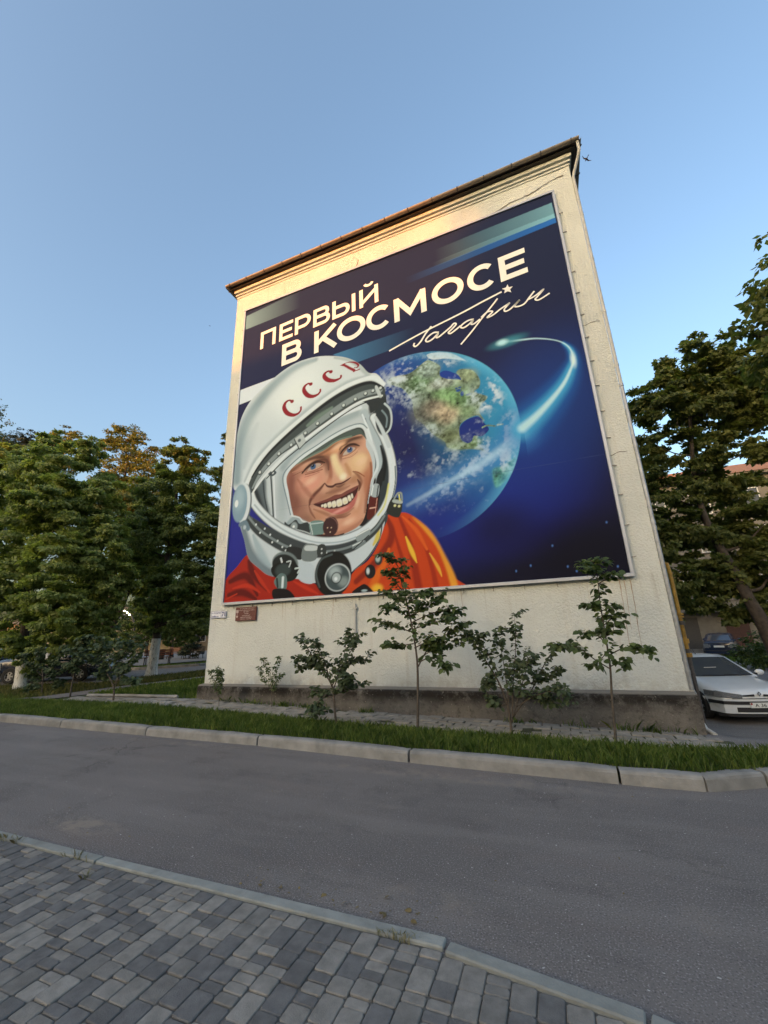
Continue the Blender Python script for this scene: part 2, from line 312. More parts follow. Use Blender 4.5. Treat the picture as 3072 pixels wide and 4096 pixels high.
def grid_sheet(name, mat, xs, ys, zf, kind='structure', keep=lambda x, y: True):
    V = []; F = []; idx = {}
    for j, y in enumerate(ys):
        for i, x in enumerate(xs): idx[i, j] = len(V); V.append((x, y, zf(x, y)))
    for j in range(len(ys) - 1):
        for i in range(len(xs) - 1):
            if keep((xs[i] + xs[i + 1]) / 2, (ys[j] + ys[j + 1]) / 2): F.append((idx[i, j], idx[i + 1, j], idx[i + 1, j + 1], idx[i, j + 1]))
    o = link(name, mesh_from(name, V, F, True), mat); o['kind'] = kind; return o
def lsp(a, b, n): return list(np.linspace(a, b, n))

def build_ground():
    xs = [-900, -300, -120] + lsp(-60, -20, 14) + lsp(-18, 6, 49) + lsp(8, 60, 14) + [120, 300, 900]
    ys = [-900, -300, -120, -60, -20, 0, 2.3, 5.0] + lsp(5.5, 12, 27) + lsp(14, 60, 20) + [120, 300, 900]
    def z(x, y):
        if y <= kerb_y(x) + .32: return -.10
        return gz(x, y) - .012 if y < 60 else -.05
    tag(grid_sheet('ground', 'ground_earth', xs, ys, z), kind='structure')
    # carriageway
    mb = MB(); xs = [-120, -60] + lsp(-30, 6, 37) + [30, 90]
    V = []; F = []
    for x in xs:
        ky = min(kerb_y(x), 7.2); V += [(x, 2.5 if x < 1 else 1.2, 0), (x, ky + .05, 0)]
    for i in range(len(xs) - 1): F.append((2 * i, 2 * i + 2, 2 * i + 3, 2 * i + 1))
    o = mb.add(V, F).build('road', 'asphalt'); o['kind'] = 'structure'
    # yard driveway to the right of the house
    xs = lsp(1.96, 2.6, 4) + lsp(3, 22, 20); ys = lsp(7.62, 12, 23) + lsp(13, 37.5, 26)
    def zd(x, y): return gz(x, max(y, 8.25)) + .006 if y > 8.2 else gz(x, y) + .006
    grid_sheet('driveway', 'asphalt', xs, ys, zd, keep=lambda x, y: y > 7.85)
    # parking lane with the cross street on the left
    pts = [(-60, 1.5 + 6), (-21.6, 10.55), (-19.3, 11.2), (-17.1, 11.75), (-17.3, 13.6), (-16.9, 17), (-15.2, 30), (-13, 60), (-20, 60), (-19.6, 30), (-20.1, 19.75), (-22, 17.3), (-26, 15.6), (-60, 12)]
    MB().sheet(pts, .035).build('cross_street', 'asphalt')['kind'] = 'structure'
    # footway running along the side of the house
    pts = [(-14.75, 6.6), (-14.0, 7.9), (-13.75, 9.2), (-13.95, 11), (-13.4, 13.3), (-12.6, 17), (-12, 24), (-13, 24), (-13.6, 17), (-14.3, 14.1), (-15.0, 11.6), (-15.15, 10.4), (-15.2, 8.8), (-15.8, 7.3), (-16.2, 6.6)]
    mb = MB(); n = len(pts) // 2
    V = []; F = []
    for i in range(n): a = pts[i]; b = pts[-1 - i]; V += [(a[0], a[1], gz(*a) + .008), (b[0], b[1], gz(*b) + .008)]
    for i in range(n - 1): F.append((2 * i, 2 * i + 2, 2 * i + 3, 2 * i + 1))
    mb.add(V, F).build('path', 'asphalt')['kind'] = 'structure'
    MB().sheet([(-60, 17.5), (-25.5, 20.0), (-24.4, 24.2), (-22, 60), (-80, 60)], .05).build('plaza_pavement', 'plaza')['kind'] = 'structure'
    # far kerb of the cross street
    mb = MB(); k = [(-26, 15.6), (-22, 17.3), (-20.1, 19.75), (-19.6, 30), (-20, 50)]
    ob = thing('street_kerb', '', ''); del ob['label']; del ob['category']; ob['kind'] = 'structure'
    for a, b in zip(k[:-1], k[1:]):
        L = math.dist(a, b); n = max(1, int(L / 2.5))
        for i in range(n):
            p = Vector(a).lerp(Vector(b), (i + .5) / n); ang = math.atan2(b[1] - a[1], b[0] - a[0])
            MB().box(-L / n / 2 + .01, L / n / 2 - .01, 0, .16, -.1, .17, .02).build('kerb_stone', 'kerb_concrete', ob, loc=(p[0], p[1], 0), rot=(0, 0, ang))

def build_kerbs():
    ob = thing('kerb', '', ''); del ob['label']; del ob['category']; ob['kind'] = 'structure'
    joints = [-27, -24.4, -21.9, -19.3, -16.8, -14.3, -11.8, -9.4, -6.93, -4.48, -1.96, .41, 1.16]
    pts = [(x, kerb_y(x)) for x in joints] + [(1.75, 5.68), (3.2, 6.45), (6.0, 7.2)]
    for a, b in zip(pts[:-1], pts[1:]):
        L = math.dist(a, b); ang = math.atan2(b[1] - a[1], b[0] - a[0]); h = .138 + random.uniform(-.008, .006)
        g = .011 + random.uniform(0, .006)
        V = []; F = []; n = max(2, int(L / .3))
        prof = [(.0, -.1), (.012, .7), (.022, .9), (.045, 1.0), (.15, 1.0), (.16, .9), (.16, -.1)]
        for i in range(n + 1):
            t = g + (L - 2 * g) * i / n; e = .012 if i in (0, n) else 0
            for q, (py, pz) in enumerate(prof):
                w = random.uniform(-.004, .004) if 1 < q < 5 else 0
                V.append((t, py + (e * .5 if q < 3 else 0) + w, (pz if pz < 0 else pz * h) - (e if q in (2, 3, 4) else 0) + w))
        m = len(prof)
        for i in range(n):
            for q in range(m - 1): F.append((i * m + q, (i + 1) * m + q, (i + 1) * m + q + 1, i * m + q + 1))
        F += [tuple(range(m - 1, -1, -1)), tuple(range(n * m, n * m + m))]
        MB().add(V, F).build('kerb_stone', 'kerb_concrete', ob, loc=(a[0], a[1], 0), rot=(0, 0, ang))
    # flush kerb of the near pavement
    ob2 = thing('pavement_kerb', '', ''); del ob2['label']; del ob2['category']; ob2['kind'] = 'structure'
    js = [-.765 - 2.69 * i for i in range(6)][::-1]
    pts = [(x, 2.635) for x in js]; segs = [((a[0], a[1]), (b[0], b[1])) for a, b in zip(pts[:-1], pts[1:])] + [((-.745, 2.612), (.135, 2.485)), ((.15, 2.478), (1.0, 2.26)), ((1.02, 2.25), (1.85, 1.9))]
    for k, (a, b) in enumerate(segs):
        L = math.dist(a, b); ang = math.atan2(b[1] - a[1], b[0] - a[0]); g = .004
        MB().box(g, L - g, -.08, 0, -.12, .024 + random.uniform(-.004, .004), .007).build('kerb_stone', 'kerb_near', ob2, loc=(a[0], a[1], 0), rot=(0, 0, ang + random.uniform(-.004, .004)))

def paver_mesh(name, w, l):
    b = .0038; c = .009; V = []; F = []
    def ring(i, z): x = w / 2 - i; y = l / 2 - i; k = c; return [(-x, -y + k, z), (-x + k, -y, z), (x - k, -y, z), (x, -y + k, z), (x, y - k, z), (x - k, y, z), (-x + k, y, z), (-x, y - k, z)]
    V = ring(0, -.03) + ring(0, -b) + ring(b, 0); F = [tuple(range(16, 24))]
    for k in (0, 8):
        for i in range(8): j = (i + 1) % 8; F.append((k + i, k + j, k + 8 + j, k + 8 + i))
    return mesh_from(name, V, F)
def build_pavement():
    def edge(x): return 2.548 if x < -.77 else float(np.interp(x, [-.77, .13, 1.0, 1.9], [2.53, 2.395, 2.17, 1.8]))
    mb = MB(); V = []; F = []; xs = lsp(-12, 1.9, 40)
    for x in xs: V += [(x, -6, .003), (x, edge(x) + .02, .003)]
    for i in range(len(xs) - 1): F.append((2 * i, 2 * i + 2, 2 * i + 3, 2 * i + 1))
    pav = mb.add(V, F).build('pavement', 'sand_joint'); pav['kind'] = 'structure'
    W = .116; lens = [.062, .102, .155]
    mats = ['paver_light', 'paver_dark', 'paver_mid']; shared = {}
    for l in lens:
        for mt in mats: me = paver_mesh('paver', W - .006, l - .006); me.materials.append(MATS[mt]); shared[l, mt] = me
    def seen(x, y):                                     # inside the strip the photograph shows (with a margin)
        a = (y - 1.38) - (2.62 - 1.38) / (-5.15 + 2.5) * (x + 2.5); b = (y - 1.38) - (2.42 - 1.38) / (.35 + 2.5) * (x + 2.5)
        return (a > 0 if x < -2.5 else b > 0)
    rest = {m: MB() for m in mats}; ncol = 0
    x = -9.0; k = 0
    while x < 1.6:
        y = edge(x) - .006; prev = None; first = True
        while y > -.6:
            l = random.choices(lens, [.30, .38, .32])[0]
            if first: l = random.choice(lens); first = False
            mt = random.choices(mats, [.40, .45, .15])[0]
            c = (x + W / 2, y - l / 2)
            rz = random.uniform(-.012, .012); dz = .013 + random.uniform(-.0045, .0025)
            if seen(*c):
                o = link('paver', shared[l, mt], None, pav, (c[0] + random.uniform(-.001, .001), c[1], dz), (random.uniform(-.007, .007), random.uniform(-.007, .007), rz)); ncol += 1
            elif y > .2 or abs(x + 2) < 3:
                me = shared[l, mt]; rest[mt].add([(v.co.x + c[0], v.co.y + c[1], v.co.z + dz) for v in me.vertices], [tuple(p.vertices) for p in me.polygons])
            y -= l
        x += W
    for mt in mats:
        o = rest[mt].build('pavers', mt, pav, fix=False); o['kind'] = 'stuff'
    print('pavers in view', ncol)

def build_footpath():
    fp = thing('footpath', '', ''); del fp['label']; del fp['category']; fp['kind'] = 'structure'
    xs = lsp(-13.4, 2.9, 46)
    def lowy(x): return float(np.interp(x, [-13.4, -10, -6.9, -3.9, -2, .5, 2.0, 3], [7.75, 7.55, 7.4, 7.05, 6.9, 6.8, 6.6, 6.9]))
    V = []; F = []
    for x in xs:
        for y in (lowy(x) - .05, 7.2, 7.8, 8.66): V.append((x, y, gz(x, y) - .004))
    for i in range(len(xs) - 1):
        for j in range(3): F.append((4 * i + j, 4 * i + 4 + j, 4 * i + 5 + j, 4 * i + 1 + j))
    MB().add(V, F).build('path_bed', 'soil', fp)
    w, d = .30, .235; shared = [paver_mesh('paving_slab', w - .018, d - .018) for _ in range(1)]
    for me in shared: me.materials.append(MATS['tile_concrete'])
    row = 0; y = 8.48
    while y > 6.4:
        x = -13.2 + (row % 2) * w / 2
        while x < 2.9:
            if y > lowy(x) and not (x > 2.0 and y > 7.75) and not (x > -8.95 and y > 8.5) and random.random() > .03:
                s = (gz(x, y + .1) - gz(x, y - .1)) / .2; sx = (gz(x + .1, y) - gz(x - .1, y)) / .2
                link('paving_slab', shared[0], None, fp, (x + random.uniform(-.008, .008), y + random.uniform(-.006, .006), gz(x, y) + .022 + random.uniform(-.012, .008)), (s + random.uniform(-.035, .035), -sx + random.uniform(-.035, .035), random.uniform(-.05, .05)))
            x += w
        y -= d; row += 1
    e = MB()
    tag(e.tube([(-12.95, 8.62, .12), (-11.2, 8.70, .13), (-9.4, 8.60, .16)], .05, 4).build('edging', 'kerb_concrete', fp))

def blades(name, pts, mat, h=(.06, .14), lean=.5, w=.006, parent=None):
    n = len(pts); P = np.asarray(pts); a = RNG.rand(n) * 2 * np.pi; H = RNG.uniform(h[0], h[1], n) * (0.6 + .8 * RNG.rand(n)); b = RNG.rand(n) * 2 * np.pi
    L = RNG.rand(n) * lean * H; W = w * (0.7 + RNG.rand(n))
    dx, dy = np.cos(a) * W, np.sin(a) * W; lx, ly = np.cos(b) * L, np.sin(b) * L
    V = np.zeros((n, 5, 3), np.float32)
    V[:, 0] = P + np.column_stack([-dx, -dy, -.01 + 0 * dx]); V[:, 1] = P + np.column_stack([dx, dy, -.01 + 0 * dx])
    mid = P + np.column_stack([lx * .35, ly * .35, H * .6]); V[:, 2] = mid + np.column_stack([dx * .8, dy * .8, 0 * dx]); V[:, 4] = mid - np.column_stack([dx * .8, dy * .8, 0 * dx])
    V[:, 3] = P + np.column_stack([lx, ly, H])
    o = link(name, quads_mesh(name, V, 5), mat, parent); o['kind'] = 'stuff'; return o
def build_grass():
    def lowy(x): return float(np.interp(x, [-13.4, -10, -6.9, -3.9, -2, .5, 1.4, 2.0, 2.6, 5], [7.75, 7.55, 7.4, 7.05, 6.9, 6.8, 6.7, 6.6, 6.75, 7.3]))
    # verge soil
    xs = lsp(-30, -16, 15) + lsp(-15, 6, 64); V = []; F = []
    for x in xs:
        for t in (0, .15, .4, .7, 1.0): y = kerb_y(x) + .15 + (lowy(x) - kerb_y(x) - .15) * t; V.append((x, y, gz(x, y) + .004))
    for i in range(len(xs) - 1):
        for j in range(4): F.append((5 * i + j, 5 * i + 5 + j, 5 * i + 6 + j, 5 * i + 1 + j))
    MB().add(V, F).build('verge', 'soil', smooth=True)['kind'] = 'structure'
    pts = []
    for _ in range(70000):
        x = RNG.uniform(-15.5, 4.2); y0 = kerb_y(x) + .14; y1 = lowy(x) + .03; y = y0 + (y1 - y0) * RNG.rand()
        pts.append((x, y, gz(x, y)))
    tag(blades('grass', pts, 'grass_blade', (.035, .115), .9, .0042), 'bright green grass on the verge between kerb and slab path', 'grass')
    pts = []
    for _ in range(9000):
        x = RNG.uniform(-30, -15.5); y0 = kerb_y(x) + .14; y = y0 + RNG.rand() * 2.6; pts.append((x, y, gz(x, y)))
    for _ in range(20000):
        y = RNG.uniform(8.75, 17); xl = np.interp(y, [8.7, 9.2, 11, 13.3, 17], [-13.1, -13.7, -13.9, -13.35, -12.6]); x = RNG.uniform(xl, -8.85); pts.append((x, y, gz(x, y)))
    tag(blades('lawn', pts, 'grass_blade', (.04, .12), .8, .008), 'mown lawn between the footway and the left corner of the house', 'lawn', kind='stuff')
    pts = []
    for _ in range(16000):
        y = RNG.uniform(7.0, 17); xr = np.interp(y, [7, 8.8, 10.4, 11.6, 14.1, 17], [-16, -15.3, -15.2, -15.1, -14.4, -13.7]); xl = np.interp(y, [7, 10.6, 11.2, 11.75, 13.6, 17], [-24, -21.4, -19.3, -17.1, -17.3, -16.9]); x = RNG.uniform(xl, xr); pts.append((x, y, gz(x, y)))
    tag(blades('tree_strip_grass', pts, 'grass_dry', (.05, .14), .9, .009), 'dry yellowish grass round the whitewashed trunks beside the parked car', 'grass', kind='stuff')
    pts = []
    for _ in range(9000):
        t = RNG.rand(); a = np.array([(-26, 15.9), (-22, 17.6), (-20.0, 20), (-19.2, 30)]); k = t * 3; i = min(2, int(k)); p = a[i] + (a[i + 1] - a[i]) * (k - i); x = p[0] - .2 - RNG.rand() * 3.2 ; y = p[1] + RNG.rand() * 1.2; pts.append((x, y, gz(x, y)))
    tag(blades('far_grass', pts, 'grass_blade', (.05, .16), .8, .012), 'grass strip between the cross street and the benches', 'grass', kind='stuff')
    pts = []
    for _ in range(420):
        x = RNG.uniform(-8.7, 1.9); y = 8.56 - abs(RNG.normal(0, .05))
        if vn(x * 1.3) > .5: pts.append((x, y, gz(x, y)))
    for cx, n in ((-6.9, 50), (-6.0, 70), (-5.4, 60), (-3.9, 70), (-.9, 30), (.1, 30), (.9, 60), (1.25, 50)):
        for _ in range(n): x = cx + RNG.normal(0, .12); y = 8.52 - abs(RNG.normal(0, .06)); pts.append((x, y, gz(x, y)))
    tag(blades('weeds', pts, 'grass_blade', (.04, .15), 1.2, .006), 'weeds and grass tufts along the foot of the stained plinth', 'weeds', kind='stuff')
    pts = []
    for _ in range(5000): x = RNG.uniform(9, 18); y = RNG.uniform(22, 33); pts.append((x, y, gz(x, y)))
    tag(blades('yard_grass', pts, 'grass_blade', (.1, .3), .9, .02), 'unmown grass in the shaded yard beside the dark blue sedan', 'grass', kind='stuff')
def vn(x): i = math.floor(x); f = x - i; h = lambda k: (math.sin(k * 127.1) * 43758.5453) % 1; f = f * f * (3 - 2 * f); return h(i) * (1 - f) + h(i + 1) * f
build_ground(); build_kerbs(); build_pavement(); build_footpath(); build_grass()

# ------------------------------------------------------------------ the house with the banner
WX0, WX1, WY, WYB, WTOP = -8.72, 1.955, 8.80, 24.0, 13.2
def build_house():
    h = thing('apartment_house', 'cream rough-cast apartment house, blank end wall carrying the cosmonaut banner', 'house', ((WX0 + WX1) / 2, WY, -.2))
    ox, oy, oz = h.location
    def B(mb, name, mat, parent=h, smooth=False, fix=True):
        mb.v = [(v[0] - ox, v[1] - oy, v[2] - oz) if parent is h else v for v in mb.v]
        return mb.build(name, mat, parent, smooth, fix=fix)
    # wall: front face finely gridded so that the plaster is not dead flat
    nx, nz = 90, 110; V = []; F = []
    for j in range(nz + 1):
        for i in range(nx + 1):
            x = WX0 + (WX1 - WX0) * i / nx; z = .40 + (WTOP - .40) * j / nz
            e = 0 if i in (0, nx) else .012 * (vn(x * 1.7 + z * .9) - .5) + .008 * (vn(x * 4.1 - z * 3.3 + 9) - .5)
            V.append((x, WY + e, z))
    for j in range(nz):
        for i in range(nx): a = j * (nx + 1) + i; F.append((a, a + 1, a + nx + 2, a + nx + 1))
    k = len(V); V += [(WX0, WYB, .40), (WX1, WYB, .40), (WX1, WYB, WTOP), (WX0, WYB, WTOP)]
    a, b, c, d = 0, nx, nz * (nx + 1) + nx, nz * (nx + 1)
    left = [j * (nx + 1) for j in range(nz + 1)]; right = [j * (nx + 1) + nx for j in range(nz + 1)]
    F += [tuple(left + [k + 3, k]), tuple(right[::-1] + [k + 1, k + 2]), (k, k + 3, k + 2, k + 1), tuple([d + i for i in range(nx + 1)] + [k + 2, k + 3])]
    B(MB().add(V, F), 'wall', 'stucco', fix=False)
    # plinth with an uneven top edge and a sloping cap
    V = []; F = []; n = 70
    prof = lambda x, i: [(8.60, -.5), (8.60 - .012 * vn(x * 3), .05), (8.592, .40 + .03 * vn(x * 6.1) - .02), (8.63 + .012 * vn(x * 9), .452 + .012 * vn(x * 5)), (8.80, .475), (8.82, .475), (8.82, -.5)]
    for i in range(n + 1):
        x = WX0 - .02 + (WX1 + .06 - WX0 + .02) * i / n
        for y, z in prof(x, i): V.append((x, y, z))
    for i in range(n):
        for q in range(6): F.append((i * 7 + q, (i + 1) * 7 + q, (i + 1) * 7 + q + 1, i * 7 + q + 1))
    F += [tuple(range(6, -1, -1)), tuple(range(n * 7, n * 7 + 7))]
    B(MB().add(V, F), 'plinth', 'plinth')
    B(MB().box(WX1 - .02, WX1 + .055, 8.825, WYB, -.6, .455), 'side_plinth', 'plinth'); B(MB().box(WX0 - .05, WX0 + .02, 8.825, WYB, -.4, .455), 'side_plinth', 'plinth')
    # stepped cornice
    for z0, z1, out in ((12.95, 13.0, .022), (13.04, 13.095, .05), (13.15, 13.25, .09)):
        V = []; F = []; m = 60
        ring = []
        path = [(WX0 - out, WYB), (WX0 - out, WY - out)] + [(WX0 - out + (WX1 - WX0 + 2 * out) * i / m, WY - out) for i in range(1, m)] + [(WX1 + out, WY - out), (WX1 + out, WYB)]
        inn = [(WX0 + .04, WYB), (WX0 + .04, WY + .04)] + [(min(max(p[0], WX0 + .04), WX1 - .04), WY + .04) for p in path[2:-2]] + [(WX1 - .04, WY + .04), (WX1 - .04, WYB)]
        for i, (p, q) in enumerate(zip(path, inn)):
            j = .008 * (random.random() - .5) if 1 < i < len(path) - 2 else 0
            V += [(p[0], p[1], z0 + j), (p[0], p[1] + j, z1), (q[0], q[1], z1), (q[0], q[1], z0)]
        for i in range(len(path) - 1):
            for q in range(4): F.append((4 * i + q, 4 * i + (q + 1) % 4, 4 * i + 4 + (q + 1) % 4, 4 * i + 4 + q))
        B(MB().add(V, F), 'cornice', 'stucco')
    # eaves board, roof
    E = .24
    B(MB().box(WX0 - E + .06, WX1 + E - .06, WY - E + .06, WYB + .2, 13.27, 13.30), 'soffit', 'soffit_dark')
    cx = (WX0 + WX1) / 2
    V = [(WX0 - E, WY - E, 13.36), (WX1 + E, WY - E, 13.36), (WX1 + E, WYB + E, 13.36), (WX0 - E, WYB + E, 13.36), (cx, WY + 5.2, 15.0), (cx, WYB - 5, 15.0)]
    rf = B(MB().add(V, [(0, 1, 4), (1, 2, 5, 4), (2, 3, 5), (3, 0, 4, 5), (3, 2, 1, 0)]), 'roof', 'roof_metal')
    # half-round gutters with clips
    def gutter(p, q, ang_out):
        P, Q = Vector(p), Vector(q); o = Vector(ang_out); V = []; F = []; r = .06; m = 9
        for e in (P, Q):
            for i in range(m):
                t = math.pi * i / (m - 1); V.append(e + o * (-math.cos(t) * r) + Vector((0, 0, -math.sin(t) * r)))
            for i in range(m):
                t = math.pi * (m - 1 - i) / (m - 1); V.append(e + o * (-math.cos(t) * (r - .006)) + Vector((0, 0, -math.sin(t) * (r - .006))))
        n = 2 * m
        for i in range(n): F.append((i, (i + 1) % n, n + (i + 1) % n, n + i))
        F += [tuple(range(n - 1, -1, -1)), tuple(range(n, 2 * n))]
        g = B(MB().add([tuple(v) for v in V], F), 'gutter', 'gutter_brown', smooth=False)
        L = (Q - P).length; k = int(L / .72)
        for i in range(k + 1):
            c = P.lerp(Q, (i + .25) / (k + .5)); d = (Q - P).normalized(); path = []
            for j in range(9):
                t = math.pi * j / 8; path.append(c + o * (-math.cos(t) * (r + .008)) + Vector((0, 0, -math.sin(t) * (r + .008))))
            path = [c + o * -.10 + Vector((0, 0, -.02))] + path
            mb = MB().tube([(v.x - ox, v.y - oy, v.z - oz) for v in path], .014, 4); mb.build('gutter_clip', 'bracket_steel', g)
    gy = WY - .285
    gutter((WX0 - .285, gy, 13.36), (WX1 + .285, gy, 13.36), (0, -1, 0))
    gutter((WX1 + .285, gy + .01, 13.36), (WX1 + .285, WYB, 13.36), (1, 0, 0))
    gutter((WX0 - .285, WYB, 13.36), (WX0 - .285, gy + .01, 13.36), (-1, 0, 0))
    # cracks in the plaster
    def crack(pts, w, nm='crack'):
        V = []; F = []; S = []
        for a, b in zip(pts[:-1], pts[1:]):
            n = max(2, int(math.dist(a, b) / .06))
            for i in range(n): t = i / n; S.append((a[0] + (b[0] - a[0]) * t + random.uniform(-.012, .012), a[1] + (b[1] - a[1]) * t + random.uniform(-.014, .014)))
        for i, (x, z) in enumerate(S):
            ww = w * random.uniform(.4, 1.2); dx = abs(S[min(i + 1, len(S) - 1)][0] - S[i - 1 if i else 0][0]); dz = abs(S[min(i + 1, len(S) - 1)][1] - S[i - 1 if i else 0][1])
            ax = (0, 1) if dx > dz else (1, 0); V += [(x - ax[0] * ww, WY - .012, z - ax[1] * ww), (x + ax[0] * ww, WY - .012, z + ax[1] * ww)]
        for i in range(len(S) - 1): F.append((2 * i, 2 * i + 2, 2 * i + 3, 2 * i + 1))
        B(MB().add(V, F), nm, 'crack')
    crack([(-.45, 12.28), (-.1, 12.31), (.4, 12.46), (1.0, 12.51), (1.45, 12.68), (1.85, 12.70)], .014)
    crack([(-2.0, 12.24), (-1.4, 12.26), (-.9, 12.29)], .009)
    crack([(-4.05, 12.58), (-4.1, 12.36), (-4.0, 12.21)], .01)
    crack([(-6.9, 12.28), (-6.2, 12.31), (-5.6, 12.32)], .008); crack([(-8.3, 12.26), (-7.7, 12.32)], .008)
    crack([(1.5, 8.1), (1.75, 8.14), (1.93, 8.12)], .008); crack([(1.52, 4.9), (1.7, 4.95), (1.9, 4.92)], .007)
    def streak(x, z1, z0, w):
        mb = MB(); n = 14; V = []; F = []
        for i in range(n + 1): t = i / n; z = z1 + (z0 - z1) * t; ww = w * (1 - .6 * t) * random.uniform(.5, 1.1); xx = x + .02 * math.sin(t * 3 + x) + random.uniform(-.004, .004); V += [(xx - ww, WY - .0125, z), (xx + ww, WY - .0125, z)]
        for i in range(n): F.append((2 * i, 2 * i + 2, 2 * i + 3, 2 * i + 1))
        B(mb.add(V, F), 'rust_streak', 'rust_streak')
    for x, z1, z0, w in ((1.22, 2.42, 1.2, .008), (1.30, 2.42, 1.5, .006), (1.40, 2.42, 1.0, .008), (-1.75, 2.42, 1.75, .006), (-2.1, 2.42, 2.0, .005), (-4.9, 2.42, 1.9, .006), (-6.35, 2.42, 2.0, .006)): streak(x, z1, z0, w)
    return h
HOUSE = build_house()

def build_pipes():
    d = thing('downpipe', 'long rainwater downpipe at the corner of the house beside the white car', 'downpipe', (2.03, 8.72, -.1))
    ox, oy, oz = d.location
    def T(path, r, name, mat, n=10): return auto_smooth(MB().tube([(p[0] - ox, p[1] - oy, p[2] - oz) for p in path], r, n).build(name, mat, d))
    T([(2.20, 8.56, 13.33), (2.20, 8.56, 13.02), (2.18, 8.60, 12.95), (2.03, 8.78, 12.62), (1.995, 8.80, 12.5), (1.995, 8.80, 6.4)], .036, 'upper_pipe', 'pipe_white_skylit')  # upper length paler than the zinc below: sky light put into its colour
    T([(1.995, 8.80, 6.39), (1.995, 8.80, .50)], .036, 'lower_pipe', 'pipe_zinc')
    T([(1.995, 8.80, .50), (2.05, 8.95, .42), (2.06, 9.0, .0), (2.09, 8.9, -.12), (2.15, 8.70, -.16)], .036, 'outlet', 'pipe_white_skylit')
    for z in (11.2, 9.8, 8.3, 6.9, 6.4, 5.0, 3.4, 3.3, 1.75, 1.65, .75): T([(1.995, 8.80, z), (1.995, 8.80, z + .06)], .042, 'joint_collar', 'pipe_zinc' if z < 6.5 else 'pipe_white_skylit')
    g = thing('gas_pipe', 'yellow gas riser on the side wall behind the downpipe', 'pipe', (2.15, 9.4, -.1))
    ox, oy, oz = g.location
    def T2(path, r, name, mat='gas_yellow'): return auto_smooth(MB().tube([(p[0] - ox, p[1] - oy, p[2] - oz) for p in path], r, 10).build(name, mat, g))
    T2([(1.98, 9.4, 2.72), (2.08, 9.4, 2.74), (2.2, 9.4, 2.70), (2.215, 9.4, 2.5), (2.205, 9.4, 1.12)], .034, 'riser'); T2([(2.205, 9.4, 1.12), (2.2, 9.4, -.3)], .034, 'lower_riser', 'bracket_steel')
    T2([(2.205, 9.4, 1.68), (2.205, 9.4, 1.71)], .068, 'flange'); T2([(2.205, 9.4, 1.73), (2.205, 9.4, 1.76)], .068, 'flange')
    T2([(2.205, 9.4, 1.55), (2.205, 9.4, 1.62)], .062, 'valve', 'bracket_steel'); T2([(2.205, 9.4, 1.22), (2.205, 9.4, 1.30)], .06, 'coupling'); T2([(2.205, 9.4, .98), (2.205, 9.4, 1.05)], .06, 'coupling')
    s = thing('short_pipe', 'short white plastic pipe fixed upright on the wall under the banner', 'pipe', (-4.28, 8.76, 1.55))
    auto_smooth(MB().tube([(0, 0, -.16), (0, 0, .72)], .022, 8).build('tube', 'pipe_white_skylit', s)); MB().box(-.05, .05, -.02, .03, .60, .64).build('clip', 'pipe_white_skylit', s); MB().box(-.04, .04, -.02, .03, -.1, -.07).build('clip', 'pipe_white_skylit', s)
build_pipes()

def build_signs():
    s = thing('street_name_sign', 'white enamel street sign with blue letters and number 71 by the wall corner', 'sign', (-8.40, 8.775, 2.21))
    MB().box(-.26, .26, -.012, .01, -.095, .095, .008).build('plate', 'sign_white', s)
    b = MB(); [b.box(*q) for q in ((-.255, .255, -.0155, -.0125, .084, .091), (-.255, .255, -.0155, -.0125, -.091, -.084), (-.255, -.248, -.0155, -.0125, -.083, .083), (.248, .255, -.0155, -.0125, -.083, .083), (.095, .101, -.0155, -.0125, -.083, .083))]; b.build('border', 'sign_blue', s)
    text_on_wall('lettering', 'ул. Свердлова', -.235, .08, .015, .072, -.0165, 'sign_blue', s, .012); text_on_wall('lettering', 'Sverdlov str.', -.235, .02, -.068, -.018, -.0165, 'sign_blue', s, .012)
    text_on_wall('number', '71', .118, .232, -.06, .066, -.0165, 'sign_blue', s, .03)
    p = thing('memorial_plaque', 'maroon stone memorial plaque with a star medal and pale lettering', 'plaque', (-7.47, 8.765, 2.19))
    MB().box(-.335, .335, -.02, .02, -.175, .175, .006).build('slab', 'plaque_maroon', p)
    y = -.0235
    for t, z0, z1, x0, x1 in (('В ЭТОМ ДОМЕ ПРОЖИВАЛ', .118, .146, -.19, .28), ('ГЕРОЙ СОВЕТСКОГО СОЮЗА', .075, .106, -.21, .285), ('1982-1998 гг.', .034, .062, -.07, .12), ('полковник', -.008, .014, -.04, .10), ('ЧАРНОВСКИЙ', -.062, -.026, -.11, .15), ('ИВАН УСТИНОВИЧ', -.112, -.076, -.16, .20), ('12.05.1921 - 12.03.1998', -.15, -.125, -.16, .19)):
        text_on_wall('lettering', t, x0, x1, z0, z1, y, 'plaque_letter', p, .015)
    MB().box(-.315, -.235, y - .001, y + .003, .03, .105).build('medal_bar', 'plaque_letter', p); MB().box(-.28, -.27, y - .001, y + .003, -.03, .028).build('medal_link', 'plaque_letter', p)
    st = [(-.275 + (.046 if i % 2 == 0 else .02) * math.sin(math.pi * i / 5), -.065 + (.046 if i % 2 == 0 else .02) * math.cos(math.pi * i / 5)) for i in range(10)]
    MB().prism(st, 'y', y - .002, y + .003).build('medal_star', 'plaque_letter', p)
build_signs()
